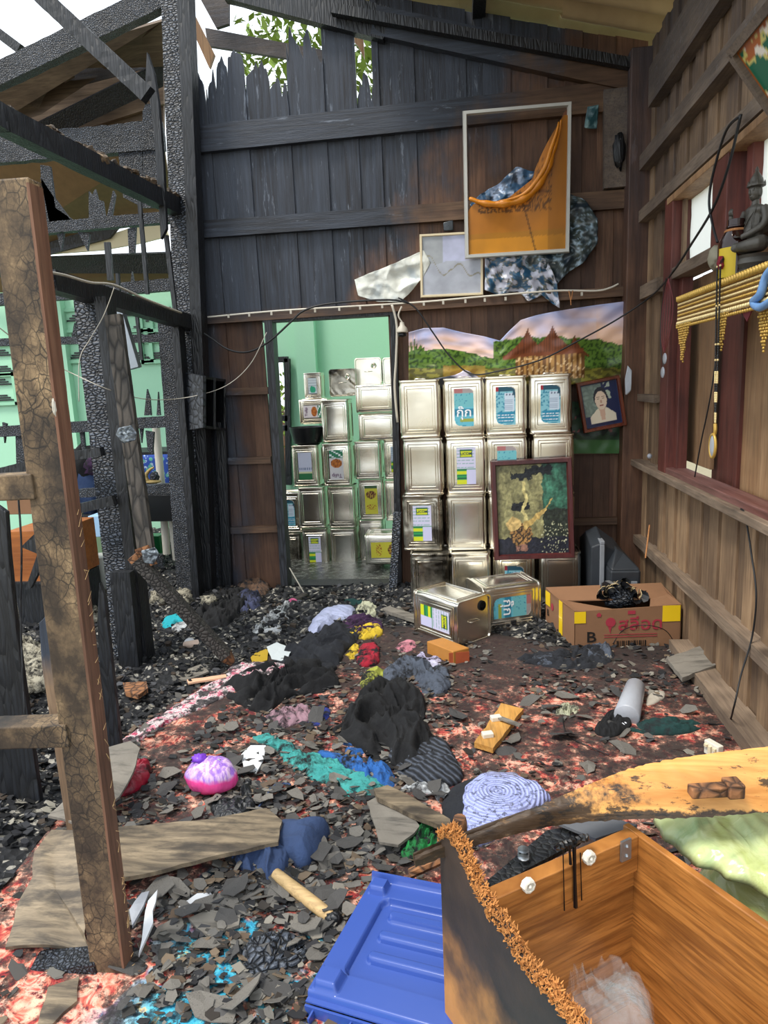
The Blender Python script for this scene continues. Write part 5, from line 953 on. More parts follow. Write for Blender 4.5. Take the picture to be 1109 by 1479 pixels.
mb = MB()
for i in range(5): mb.lathe([(.010, 0), (.012, .002), (.010, .004)], 10, P(756, 1240-3*i, Z=.40))
tag(mb.obj('metal_spring', M['steel'], smooth=True), 'small metal coil under the bowed lid', 'spring')
# ------------------------------------------------ blue plastic lid
M['blue'] = m_plain('glossy_blue_plastic', '37509a', .22, 0, .03); 
O = P(630, 1500, Z=.07)
q0 = P(540, 1268, Z=.075); q1 = P(700, 1300, Z=.10); q3 = P(440, 1440, Z=.06)
exb = (q1-q0).normalized(); eyb = (q3-q0); Wb, Hb = .46, .30
LEN = eyb.length; eyb.normalize(); nb = exb.cross(eyb).normalized(); nb = nb if nb.z > 0 else -nb; exb = exb if abs(exb.dot(eyb)) < .02 else (exb-eyb*exb.dot(eyb)).normalized()
def bh(x, y):   # relief height; x 0..Wb along ex, y 0..LEN along ey
    h = 0
    def rr(x0, y0, x1, y1, r): dx = max(x0+r-x, 0, x-x1+r); dy = max(y0+r-y, 0, y-y1+r); return math.hypot(dx, dy)-r
    def st(d, w=.004): return max(0, min(1, .5-d/w))
    h -= .016*st(rr(.055, .06, 1.0, LEN-.075, .02)); 
    k_ = (LEN-.155)/4
    for i in range(3): y0 = .078+k_*(i+.15)*1.18; h += .014*st(rr(.085, y0, .9, y0+.024, .012), .006)
    h += .02*st(rr(.012, .018, .055, .055, .006), .006); h += .02*st(rr(.012, LEN-.068, .065, LEN-.022, .006), .008)
    h -= .02*st(rr(-1, LEN-.012, 2, LEN+1, .001), .006); h += .018*max(0, min(1, (.012-y)/.006)); h -= .0*x
    return h
NB_, MB_ = 170, 130
mb = grid_surf(lambda u, v_: q0+exb*(u*Wb)+eyb*(v_*LEN)+nb*bh(u*Wb, v_*LEN), NB_, MB_, None, .004)
bl_ = mb.obj('blue_plastic_lid', M['blue'], smooth=True, sharp=60); tag(bl_, 'royal blue moulded plastic lid with raised ribs lying by the chest', 'plastic lid')
mb = MB(); mb.bar(q0+eyb*(LEN+.004)-nb*.03, q0+eyb*(LEN+.004)+exb*Wb-nb*.03, .005, .03, nb, 20); mb.bar(q0+eyb*(LEN+.028)-nb*.042, q0+eyb*(LEN+.02)+exb*Wb-nb*.042, .006, .014, nb, 20)
for i in range(5): p_ = q0+exb*(.02+.09*i)+eyb*LEN-nb*.03; mb.bar(p_, p_+eyb*.028, .004, .02, nb)
mb.obj('rim', M['blue'], bl_)
tm = Matrix((exb, -eyb, nb)).transposed().to_4x4(); tm.translation = q0+exb*.24+eyb*(LEN-.045)+nb*.0005
# ------------------------------------------------ flat roofing pieces and fallen boards in the left foreground
t = NT('sooty_fibre_cement'); v = t.obj(); c = t.mix(t.noise(v, 8, 5), '8b857b', '625d56'); c = t.mix(t.ramp(t.noise(t.mp(v, (2, 14, 2)), 2, 5, .7), [(.5, 0), (.68, .7)]), c, '2b2927'); M['fc'] = t.fin(c, .85, nrm=t.bump(t.noise(v, 60, 5), .35, .006))
t = NT('tan_bark_board'); v = t.obj(); g_ = t.noise(t.mp(v, (3, 26, 10)), 1.2, 6, .65, .5); c = t.mix(t.ramp(g_, [(.35, 0), (.6, 1)]), '92826a', '4e4438'); c = t.mix(t.ramp(t.noise(t.mp(v, (3, 9, 3)), 1.6, 5, .7), [(.48, 0), (.62, .75)]), c, '2e2924'); M['tan'] = t.fin(c, .6, nrm=t.bump(g_, .3, .006))
def slab(name, px, mat, label, cat='roofing piece', z=.02, th=.008, tilt=None, curl=.0, hts=None, lit=None):
    """broken flat piece; hts gives each corner's own height"""
    q = [P(a, b, Z=(hts[i] if hts else z)) for i, (a, b) in enumerate(px)]; c_ = sum(q, Vector())/len(q)
    out = []
    for i in range(len(q)):
        a, b = q[i], q[(i+1) % len(q)]; n_ = max(1, int((b-a).length/.03))
        for k_ in range(n_): p_ = a.lerp(b, k_/n_); out.append(p_+Vector((nz(p_.x*40, p_.y*40, 1), nz(p_.x*40, p_.y*40, 2), 0))*.006*(k_ > 0))
    n_ = len(out); rings = 5; mb = MB(); vs = []
    for lay in (0, 1):
        for j in range(rings+1):
            for p_ in out: pp = c_.lerp(p_, j/rings); vs.append(pp+Vector((0, 0, (th if lay else 0)+curl*nz(pp.x*6, pp.y*6, 3)+.002*nz(pp.x*30, pp.y*30))))
    S = (rings+1)*n_; fs = []
    for lay in (0, 1):
        for j in range(rings):
            for k_ in range(n_): f_ = (lay*S+j*n_+k_, lay*S+j*n_+(k_+1) % n_, lay*S+(j+1)*n_+(k_+1) % n_, lay*S+(j+1)*n_+k_); fs.append(f_)
    for k_ in range(n_): fs.append((rings*n_+k_, rings*n_+(k_+1) % n_, S+rings*n_+(k_+1) % n_, S+rings*n_+k_))
    mb.add(vs, fs); o = mb.obj(name, mat, smooth=True, sharp=35, loc=c_); return tag(o, label, cat)
slab('roofing_sheet', [(75, 1202), (128, 1208), (135, 1280), (122, 1350), (128, 1370), (8, 1372), (30, 1300), (48, 1270), (50, 1235)], M['tan'], 'large curved brown roofing sheet lying behind the scorched upright', z=.06, curl=.03, hts=[.10, .11, .08, .05, .03, .03, .05, .07, .09])
slab('wide_board', [(120, 1210), (175, 1198), (290, 1192), (385, 1172), (408, 1190), (402, 1222), (300, 1245), (186, 1272), (120, 1285)], M['tan'], 'long tan board lying across the left foreground from the upright to the blue cloth', cat='board', z=.07, th=.012, curl=.01)
slab('roofing_piece', [(150, 1085), (188, 1072), (202, 1080), (192, 1115), (172, 1150), (120, 1195), (70, 1185), (95, 1160)], M['fc'], 'bent grey roofing fragment just right of the scorched upright', z=.1, hts=[.14, .16, .16, .12, .08, .06, .05, .06], curl=.02)
slab('roofing_piece', [(530, 1160), (548, 1150), (578, 1158), (606, 1195), (575, 1222), (548, 1218)], M['fc'], 'rounded dark grey roofing fragment left of the green cloth', z=.06, curl=.01)
slab('fallen_plank', [(540, 1146), (560, 1140), (600, 1160), (650, 1190), (652, 1206), (590, 1180), (545, 1158)], M['tan'], 'grey plank lying behind the rounded roofing fragment', cat='board', z=.07, th=.015)
slab('roofing_piece', [(272, 1330), (300, 1318), (348, 1322), (345, 1340), (302, 1355), (285, 1345)], M['fc'], 'flat pale roofing fragment on the turquoise carpet patch', z=.025)
slab('roofing_piece', [(228, 1342), (262, 1325), (266, 1340), (250, 1358), (220, 1358)], M['fc'], 'small grey roofing fragment beside the white plastic pieces', z=.022)
slab('roofing_piece', [(70, 1430), (115, 1415), (112, 1450), (75, 1485), (55, 1485)], M['tan'], 'brown roofing fragment under the lowest rail of the upright', z=.02)
slab('grey_box_lid', [(962, 956), (1017, 937), (1042, 963), (985, 985)], M['fc'], 'grey flat board piece with a dirty corner lying by the right wall', cat='board', z=.09, th=.02, hts=[.05, .07, .07, .05])
slab('white_card', [(385, 935), (400, 928), (422, 938), (412, 956), (392, 952)], m_plain('pale_pill_sheet', 'ccd4d6', .5, 0, .4), 'white foil-like pill sheet beside the yellow scrap', cat='card', z=.04, th=.003)
slab('yellow_scrap', [(362, 950), (380, 934), (388, 940), (386, 954), (366, 960)], m_plain('yellow_foil', 'b99a34', .4, 0, .3), 'yellow foil scrap beside the white pill sheet', cat='scrap', z=.03, th=.003)
slab('white_strip', [(258, 1312), (285, 1292), (305, 1292), (307, 1298), (280, 1310), (262, 1318)], M['white'], 'white plastic spoon-like strip on the ash by the flat roofing fragment', cat='plastic piece', z=.03, th=.005)
slab('plastic_piece', [(348, 1092), (362, 1078), (384, 1078), (380, 1100), (370, 1118), (352, 1112)], M['white'], 'white flat plastic piece right of the pink bag', cat='plastic piece', z=.03, th=.005)
slab('peach_lath', [(270, 984), (326, 976), (328, 980), (272, 989)], m_plain('peach_painted_wood', 'd8ab8c', .6), 'thin peach-coloured lath before the fallen timber\'s end', cat='lath', z=.03, th=.008)
slab('brown_tray', [(178, 992), (212, 990), (214, 1000), (200, 1010), (182, 1006)], M['charE'], 'small reddish-brown wooden tray by the foot of the middle post', cat='tray', z=.05, th=.02)
slab('paper_scrap', [(258, 972), (290, 962), (302, 972), (270, 984), (250, 980)], M['fc'], 'folded greyish paper left of the fallen timber', cat='paper', z=.03, curl=.02)
# yellow wooden socket board with two switches
sb = slab('socket_board', [(685, 1080), (712, 1088), (756, 1030), (724, 1022)], m_wood('honey_board', 'c08a42', 'd9a65c', '5a3a18', 1, 1, .5, None, .1), 'honey-coloured wooden socket board lying on the red carpet', cat='socket board', z=.03, th=.02)
for a in [(704, 1062), (716, 1038)]:
    q_ = P(*a, Z=.055)-sb.location; mb = MB(); mb.box((-.02, -.014, -.006), (.02, .014, .012), M_=Matrix.Translation(q_) @ Matrix.Rotation(.3, 4, 'Z')); mb.obj('switch', M['fit'], sb, bevel=.003)
mb = MB(); p0 = [P(a, b, Z=.062)-sb.location for a, b in [(715, 1034), (735, 1040), (752, 1048)]]; mb.bar(p0[0], p0[2], .02, .006); mb.obj('tape', M['fc'], sb)
# orange carton remnant
cr = empty('orange_carton', label='small crushed orange-brown carton before the lying tin cans', cat='carton')
q = [P(617, 950, Z=0), P(655, 966, Z=0), P(678, 960, Z=0), P(640, 944, Z=0)]
mb = MB(); mb.hexa([v_ for v_ in q]+[v_+Vector((.0, 0, .085)) for v_ in q]); mb.obj('carton_body', m_plain('orange_card', 'bb7f38', .6, 0, .3, var=.7), cr, bevel=.004)
mb = MB(); mb.prism([q[1]+Vector((-.02, -.004, .01)), q[2]+Vector((0, -.01, .01)), q[2]+Vector((0, -.01, .07)), q[1]+Vector((-.02, -.004, .08))], (0, -.003, 0)); mb.obj('printed_panel', m_plain('red_carton_print', '9a4a2c', .6, var=1.8), cr)
# ------------------------------------------------ brown carton with burnt things in it
M['kraft'] = m_plain('kraft_cardboard', '8b6548', .8, 0, .15, var=.8); M['tape'] = m_plain('yellow_tape', 'e8c21c', .4)
cb = empty('cardboard_carton', label='brown cardboard carton with yellow tape and red lettering by the right wall', cat='carton')
a, b, c_ = P(829, 940, Z=0), P(982, 935, Z=0), P(788, 905, Z=0); ux = (b-a).normalized(); LX = (b-a).length; uy = Vector((-ux.y, ux.x, 0)); LY = max(.30, (c_-a).dot(uy)); dx_ = (c_-a).dot(ux); HB = .215
uyv = (c_-a); back = [a+uyv, b+Vector((.03, uyv.y, 0))]
def panel(q, th, mat, name, **k): mb = MB(); mb.prism(q, th); return mb.obj(name, mat, k.pop('parent', cb), **k)
Z_ = Vector((0, 0, HB)); zl = Vector((0, 0, HB*.93))
panel([a, b, b+Z_, a+zl], uy*.005, M['kraft'], 'front_panel'); panel([c_, a, a+zl, c_+Z_], ux*.005, M['kraft'], 'side_panel'); b2 = b+Vector((.0, .36, 0)); c2 = c_
panel([b, b2, b2+Z_, b+Z_], -ux*.005, M['kraft'], 'side_panel'); panel([c_, b2, b2+Z_, c_+Z_], -uy*.005, M['kraft'], 'back_panel'); panel([a, b, b2, c_], Vector((0, 0, .004)), M['kraft'], 'bottom_panel')
mid = (a+b+c_+b2)/4+Vector((0, 0, HB*.80))
panel([c_+Z_, b2+Z_, b2.lerp(b, .52)+Z_*.88, c_.lerp(a, .45)+Z_*.88], Vector((0, 0, .005)), M['kraft'], 'top_flap'); panel([a+zl, a+uyv*.0+ux*.24+uy*.02+Vector((0, 0, HB*.86)), c_.lerp(a, .5)+ux*.12+Vector((0, 0, HB*.82)), c_.lerp(a, .45)+Z_*.93], Vector((0, 0, .004)), M['kraft'], 'top_flap'); panel([b+Z_, b+Z_+uy*.16, a+ux*.42+uy*.16+Vector((0, 0, HB*.90)), a+ux*.36+Vector((0, 0, HB*.97))], Vector((0, 0, .004)), M['kraft'], 'top_flap')
def onfront(x0, x1, z0, z1, mat, name='tape', off=.0015): return panel([a+ux*x0-uy*off+Vector((0, 0, z0)), a+ux*x1-uy*off+Vector((0, 0, z0)), a+ux*x1-uy*off+Vector((0, 0, z1)), a+ux*x0-uy*off+Vector((0, 0, z1))], -uy*.0008, mat, name)
onfront(.0, .055, .14, .198, M['tape']); onfront(LX-.09, LX-.005, .135, .215, M['tape'])
us = (c_-a).normalized(); LS = (c_-a).length; ns = Vector((us.y, -us.x, 0)); ns = ns if ns.dot(ux) < 0 else -ns
def onside(s0, s1, z0, z1, sh, mat, name='tape'): return panel([a+us*s0+ns*.0015+Vector((0, 0, z0)), a+us*s1+ns*.0015+Vector((0, 0, z0)), a+us*(s1+sh)+ns*.0015+Vector((0, 0, z1)), a+us*(s0+sh)+ns*.0015+Vector((0, 0, z1))], ns*.0008, mat, name)
onside(LS*.38, LS*.50, .0, .205, -.0, M['tape']); onside(LS*.82, LS*.99, .13, .205, 0, M['tape'])
tm = Matrix((ux, Vector((0, 0, 1)), -uy)).transposed().to_4x4()
def tfront(body, size, x, z, mat, sx=1): mm = tm.copy(); mm.translation = a+ux*x+Vector((0, 0, z))-uy*.002; return text_mesh('lettering', body, size, mat, mm, cb, sx=sx)
tfront('สลีอด', .085, LX*.62, .125, M['ink_r'], 1.1); tfront('B', .075, LX*.16, .065, M['ink_k'], 1.2)
tfront('THAI QUALITY BRAND', .012, LX*.62, .09, M['ink_r']) if 0 else None
for z in (.075, .063): onfront(LX*.28, LX*.78, z, z+.003, M['ink_r'], 'print_line')
for i in range(16): onfront(LX*.40+.009*i, LX*.40+.009*i+.003+.003*(i % 3 == 0), .015, .045, M['ink_k'], 'print_bar')
onfront(LX*.50, LX*.57, .178, .196, M['ink_r'], 'print_block')
mb = MB(); cc = a+ux*LX*.34+Vector((0, 0, .14)); 
mb.prism([cc-uy*.002+ux*(.024*math.cos(i*.4))+Vector((0, 0, .024*math.sin(i*.4))) for i in range(16)], -uy*.0006); mb.prism([cc-uy*.002+ux*x+Vector((0, 0, z)) for x, z in [(-.012, -.02), (-.004, -.05), (.002, -.055), (.0, -.045), (.006, -.02)]], -uy*.0006); mb.obj('round_emblem', M['ink_r'], cb)
mb = MB(); cc = a+ux*LX*.23+Vector((0, 0, .178)); mb.prism([cc-uy*.002+ux*x+Vector((0, 0, z)) for x, z in [(-.01, -.008), (.01, -.008), (.01, .002), (.014, .002), (0, .014), (-.014, .002), (-.01, .002)]], -uy*.0006); mb.obj('arrow_mark', M['ink_r'], cb)
tms = Matrix((-us, Vector((0, 0, 1)), ns)).transposed().to_4x4(); mm = tms.copy(); mm.translation = a+us*LS*.9+Vector((0, 0, .09))+ns*.002; text_mesh('lettering', 'B', .05, M['ink_k'], mm, cb, sx=1)
mb = MB(); cc = a+us*LS*.74+ns*.002+Vector((0, 0, .14)); mb.prism([cc+us*(.016*math.cos(i*.5))+Vector((0, 0, .02*math.sin(i*.5))) for i in range(12)], ns*.0006); mb.obj('round_emblem', M['ink_r'], cb)
M['curl'] = m_char('burnt_curled_leather', 30, dark='0c0d12', ridge='d9c9a4', mid='23262f', rough=.5, b=.6)
bun = empty('burnt_bundle', label='bundle of burnt curled dark scraps with cream edges lying on the carton', cat='bundle')
pc = P(893, 862, Z=HB-.02)
for i in range(22):
    an = R_.random()*6.28; rr_ = .07*R_.random()**.5; c0 = pc+Vector((rr_*math.cos(an)*1.3, rr_*math.sin(an)*.7, .02+.05*(1-rr_/.07))); mb = MB(); r_ = .018+.012*R_.random(); aa = R_.random()*3
    pts = [c0+Vector((math.cos(aa+q*.7)*r_, .012*math.sin(q+i), math.sin(aa+q*.7)*r_)) for q in range(7)]; W_ = .03+.02*R_.random(); d_ = Vector((R_.uniform(-1, 1), R_.uniform(-1, 1), R_.uniform(-.3, .3))).normalized()*W_
    for q in range(6): mb.add([pts[q], pts[q+1], pts[q+1]+d_, pts[q]+d_], [(0, 1, 2, 3)]); mb.tube([pts[q], pts[q+1]], .0024, 4, mi=1)
    mb.obj('curled_scrap', [M['black'], m_plain('cream_burnt_edge', 'b9a57c', .6) if i == 0 else bpy.data.materials['cream_burnt_edge']], bun)
mb = MB()
lump(mb, pc+Vector((0, 0, .0)), (.09, .055, .05), 3, 14, 8, .5); mb.obj('dark_core', M['charA'], bun, smooth=True)
# ------------------------------------------------ clothes and bags on the floor
M['blk'] = m_cloth('black_jersey', '090a0c', '131418', 50); M['blk2'] = m_cloth('charcoal_knit', '15171d', '23262d', 60); M['grey'] = m_cloth('grey_denim', '555d6b', '3c4350', 60, soot=.3); M['navy'] = m_cloth('navy_cloth', '25334f', '3a4f78', 50, soot=.0)
M['ylw'] = m_cloth('yellow_cloth', 'd4b93a', 'c6a524', 50, soot=.25); M['red'] = m_cloth('crimson_cloth', 'b01e34', '8a1228', 50, soot=.15); M['olv'] = m_cloth('lime_cloth', 'a9ad4a', '858a35', 50, soot=.2); M['pnk'] = m_cloth('dusty_pink_cloth', 'a98590', '7f6570', 50, soot=.3)
M['teal'] = m_cloth('teal_mesh', '4aa79f', '2a7a7c', 90, soot=.3); M['cob'] = m_cloth('cobalt_mesh', '2f6fb8', '1d4a8c', 90, soot=.3); M['grnc'] = m_cloth('bright_green_cloth', '2a9a4c', '17733a', 70, soot=.25); M['dgrn'] = m_cloth('dark_green_cloth', '14403c', '0d2a2c', 60, soot=.4)
M['wht'] = m_cloth('sooty_white_bag', 'c9ccce', 'a0a5aa', 40, rough=.45, soot=.3); M['lil'] = m_cloth('pale_lilac_bag', 'b4b9d6', '98a0c0', 30, rough=.4, soot=.0); M['flo'] = M['hem']; M['crc'] = m_cloth('cream_cloth', 'c5c2a6', '9aa08a', 60, soot=.3); M['purp'] = m_cloth('purple_cloth', '4a2a50', '2c1c38', 50, soot=.4)
t = NT('ribbed_grey_knit'); v = t.obj(); w_ = t.wave(v, 22, 3, 2, wave_type='BANDS', bands_direction='DIAGONAL'); M['rib'] = t.fin(t.mix(w_, '4a505c', '15171c'), .9, nrm=t.bump(w_, .8, .01))
def H(name, px, h, mat, label, cat='cloth', **k):
    o = heap(name, px, h, M[mat] if isinstance(mat, str) else mat, seed=len(bpy.data.objects) % 97, z=k.pop('z', .018), **k); return tag(o, label, cat)
H('carpet_hem', [(170, 1075), (215, 1045), (262, 1015), (310, 985), (345, 968), (385, 962), (372, 985), (330, 1005), (290, 1025), (240, 1048), (195, 1075)], .03, 'flo', 'turned-up white and pink floral carpet hem along the ash on the left', 'carpet hem', amp=.4)
H('floral_rag', [(325, 980), (338, 962), (385, 960), (420, 965), (400, 985), (345, 992)], .04, 'flo', 'white rag with pink roses at the end of the fallen timber', 'rag')
H('black_garment', [(320, 1000), (345, 980), (380, 968), (405, 955), (470, 965), (492, 985), (480, 1000), (420, 1010), (385, 1032), (350, 1022)], .10, 'blk', 'crumpled black garment left of centre, right of the floral rag', fold=11, amp=.75)
H('black_garment', [(395, 955), (430, 935), (455, 918), (500, 905), (515, 925), (500, 945), (478, 975), (430, 975)], .09, 'blk2', 'dark charcoal garment behind the crumpled black one, beside the yellow scrap', fold=9, amp=.6)
H('black_garment', [(492, 1045), (520, 1010), (545, 985), (580, 990), (612, 1010), (618, 1050), (640, 1075), (640, 1105), (600, 1118), (560, 1110), (520, 1085), (480, 1062)], .12, 'blk', 'large heap of black clothes in the middle of the carpet', fold=10, amp=.75, z=.02)
H('ribbed_garment', [(560, 1082), (600, 1068), (640, 1078), (660, 1105), (668, 1130), (640, 1140), (600, 1135), (575, 1120)], .08, 'rib', 'dark grey ribbed knit garment at the near end of the black heap', fold=10, amp=.5)
H('denim_garment', [(553, 975), (580, 955), (610, 958), (645, 970), (652, 995), (630, 1008), (590, 1000), (560, 990)], .08, 'grey', 'blue-grey denim garment right of the black clothes heap', fold=13, amp=.7)
H('white_bag', [(362, 922), (385, 895), (410, 878), (424, 872), (420, 895), (405, 920), (385, 922)], .08, 'wht', 'sooty white plastic bag left of the lilac bag', 'bag', fold=16, amp=.7)
H('lilac_bag', [(445, 912), (460, 890), (485, 878), (510, 880), (512, 892), (490, 905), (462, 918), (450, 925)], .07, 'lil', 'pale lilac plastic bag with handles among the dark rags', 'bag', fold=8, amp=.4)
H('cream_rag', [(512, 888), (520, 872), (540, 872), (545, 888), (535, 900), (515, 898)], .06, 'crc', 'cream and grey rag right of the lilac bag', 'rag', amp=.7)
H('dark_rag', [(490, 905), (510, 892), (545, 893), (553, 910), (530, 920), (500, 920)], .06, 'purp', 'burnt purple-black rag just behind the yellow cloth', 'rag', amp=.7)
H('yellow_cloth', [(502, 912), (520, 908), (548, 905), (552, 918), (530, 925), (505, 922)], .05, 'ylw', 'yellow crumpled cloth behind the red one', amp=.6)
H('yellow_cloth', [(500, 945), (515, 930), (520, 945), (512, 955), (500, 953)], .03, 'ylw', 'small yellow cloth tip left of the red cloth', amp=.6)
H('black_garment', [(468, 930), (490, 910), (515, 912), (515, 930), (495, 945), (470, 945)], .07, 'blk2', 'dark grey garment between the lilac bag and yellow cloth', amp=.6)
H('red_cloth', [(515, 950), (525, 932), (545, 935), (548, 958), (530, 965), (517, 962)], .06, 'red', 'crimson red cloth bundle below the yellow cloth', amp=.5, fold=8)
H('magenta_cloth', [(462, 955), (470, 945), (478, 950), (474, 965), (464, 963)], .03, m_cloth('magenta_cloth', 'b01660', '7a1248', 40, soot=.3), 'tiny magenta cloth end in the charcoal garment', amp=.6)
H('lime_cloth', [(520, 985), (535, 972), (560, 970), (558, 985), (540, 990), (525, 998)], .05, 'olv', 'olive-lime cloth between the red cloth and denim garment', amp=.7)
H('pink_net', [(570, 935), (590, 925), (600, 928), (598, 940), (580, 945)], .03, m_cloth('pink_net', 'c98a98', 'a8606c', 50, soot=.35), 'pale pink scrap of net left of the orange carton', 'rag', amp=.7)
H('lilac_scrap', [(598, 955), (608, 942), (615, 952), (632, 950), (640, 962), (620, 968), (602, 965)], .03, m_cloth('lilac_cloth', '8f84b8', 'c9cbd8', 40, soot=.2), 'lilac and white scrap at the left end of the orange carton', 'rag', amp=.6)
H('mauve_cloth', [(385, 1035), (420, 1025), (450, 1022), (455, 1040), (425, 1048), (400, 1055)], .045, 'pnk', 'dusty mauve cloth left of the blue slipper', amp=.7)
H('blue_slipper', [(444, 1048), (450, 1030), (462, 1020), (476, 1026), (474, 1040), (460, 1050)], .02, m_cloth('cobalt_felt', '2f3f9a', '222c70', 30, soot=.2), 'cobalt blue oval slipper sole in the middle of the floor', 'slipper', amp=.2)
H('maroon_cloth', [(588, 1010), (600, 1000), (614, 1008), (608, 1022), (592, 1022)], .03, m_cloth('maroon_cloth', '6b2a38', '4b1c28', 40), 'small maroon cloth between denim and black heap', amp=.7)
H('tan_rag', [(565, 1015), (578, 1004), (585, 1012), (575, 1020)], .03, m_cloth('tan_rag', 'b98f50', '8f6a38', 40, soot=.2), 'small tan rag left of the maroon cloth', 'rag', amp=.7)
# long teal and cobalt mesh
H('teal_mesh', [(362, 1066), (385, 1062), (410, 1078), (440, 1092), (480, 1100), (520, 1120), (560, 1138), (555, 1152), (510, 1158), (490, 1140), (450, 1128), (415, 1108), (395, 1085)], .045, 'teal', 'long teal green mesh cloth stretched across the middle of the floor', fold=20, amp=.6)
H('cobalt_mesh', [(440, 1092), (470, 1090), (510, 1105), (545, 1108), (570, 1120), (568, 1140), (540, 1135), (505, 1115), (470, 1102)], .06, 'cob', 'cobalt blue mesh cloth along the back of the teal one', fold=20, amp=.6)
H('blue_rag', [(495, 1075), (520, 1062), (535, 1075), (530, 1090), (505, 1092)], .03, 'cob', 'small blue rag at the left of the black clothes heap', 'rag', amp=.7)
H('white_strap', [(570, 1142), (600, 1130), (640, 1132), (652, 1148), (640, 1165), (628, 1150), (590, 1145)], .04, 'wht', 'grey-white crumpled plastic behind the grey plank', 'plastic piece', amp=.8)
H('green_cloth', [(580, 1235), (600, 1210), (612, 1192), (632, 1195), (638, 1215), (615, 1232), (592, 1248)], .06, 'grnc', 'bright green crumpled cloth beside the rounded roofing fragment', amp=.7, fold=24)
H('navy_trousers', [(332, 1245), (360, 1235), (395, 1225), (420, 1240), (415, 1262), (395, 1278), (380, 1272), (355, 1262)], .07, 'navy', 'navy blue trousers lying folded under the long tan board', 'trousers', amp=.7, fold=16)
H('navy_cloth', [(398, 1200), (440, 1200), (475, 1204), (470, 1222), (450, 1252), (430, 1258), (400, 1235)], .09, 'navy', 'dark navy folded cloth with a flat top at the right end of the tan board', amp=.25, fold=6)
H('red_bag', [(160, 1150), (175, 1110), (205, 1100), (218, 1112), (216, 1130), (190, 1150)], .07, m_cloth('crimson_plastic', 'b0203a', '7c1028', 30, rough=.4, soot=.35), 'torn crimson plastic bag behind the bent grey roofing fragment', 'bag', amp=.7)
# ribbed grey-blue hat / seat pad with concentric rings, on a dark one
t = NT('lilac_straw_rings'); v = t.obj(); w_ = t.n('ShaderNodeTexWave', {'Vector': v, 'Scale': 27., 'Distortion': 1.5, 'Detail': 2.}, wave_type='RINGS', rings_direction='Z').outputs['Fac']; c = t.mix(w_, '8f97cc', 'aab4e6'); c = t.mix(t.ramp(t.noise(v, 60, 5, .8), [(.52, 0), (.6, .85)]), c, '3c3d48'); c = t.mix(t.ramp(t.noise(v, 8, 4), [(.6, 0), (.7, .5)]), c, '6c6250')
M['pad'] = t.fin(c, .8, nrm=t.bump(w_, .6, .005))
H('woven_pad', [(640, 1160), (660, 1138), (700, 1128), (720, 1150), (700, 1190), (660, 1210), (640, 1190)], .05, 'blk2', 'black woven pad underneath the lilac ringed pad', 'pad', amp=.15, fold=5)
H('woven_pad', [(672, 1148), (700, 1130), (720, 1128), (760, 1138), (795, 1158), (790, 1172), (740, 1205), (690, 1225), (668, 1200), (666, 1170)], .075, 'pad', 'lilac-grey woven pad with concentric rings, propped by the chest lid', 'pad', amp=.15, fold=5, flat=9)
# dark rags by the carton, plastic cup, green cloth, crumpled bits
H('dark_rag', [(740, 955), (780, 945), (840, 938), (870, 935), (888, 950), (870, 965), (820, 970), (770, 962)], .05, 'blk2', 'dark grey rag lying before the cardboard carton', 'rag', amp=.75, fold=18)
H('grey_rag', [(768, 952), (785, 945), (803, 950), (800, 962), (778, 963)], .04, 'grey', 'light grey rag on the left end of the dark rag', 'rag', amp=.6)
H('grey_rag', [(838, 945), (855, 930), (878, 932), (884, 950), (865, 958)], .06, 'grey', 'light grey crumpled bag under the carton\'s lettering', 'rag', amp=.8)
H('green_rag', [(908, 1055), (930, 1042), (965, 1040), (1005, 1044), (1018, 1050), (990, 1062), (940, 1062)], .04, 'dgrn', 'dark green rag on the carpet right of the plastic cup', 'rag', amp=.7)
H('black_rag', [(858, 1055), (880, 1030), (905, 1030), (912, 1048), (890, 1065), (868, 1065)], .05, 'blk', 'black rag spilling from the clouded plastic cup', 'rag', amp=.7)
M['cup'] = m_plain('clouded_plastic', 'a9adb6', .3, 0, .4, var=.8)
a_, b_ = P(905, 1035, Z=.045), P(918, 990, Z=.06)
mb = MB(); d_ = (b_-a_).normalized(); mb.tube([a_, a_+d_*.005, a_.lerp(b_, .5), b_-d_*.01, b_], [.043, .048, .043, .038, .03], 20); tag(mb.obj('plastic_cup', M['cup'], smooth=True, sharp=50), 'sooty clouded plastic cup lying on its side on the red carpet', 'cup')
H('cup_lid', [(932, 1018), (940, 1000), (958, 1000), (960, 1008), (945, 1018)], .02, m_plain('frosted_beige', 'b9b2a6', .4, var=.8), 'pale plastic lid scrap right of the clouded cup', 'lid', amp=.2)
H('string_tangle', [(800, 1028), (815, 1018), (832, 1022), (835, 1030), (820, 1036), (803, 1034)], .03, 'crc', 'tangle of pale string on the carpet before the carton', 'string', amp=.8, fold=40)
H('white_block', [(896, 1040), (908, 1040), (909, 1050), (896, 1050)], .02, m_plain('white_foam', 'dfe2ec', .6), 'little white foam block beside the black rag', 'block', amp=.05)
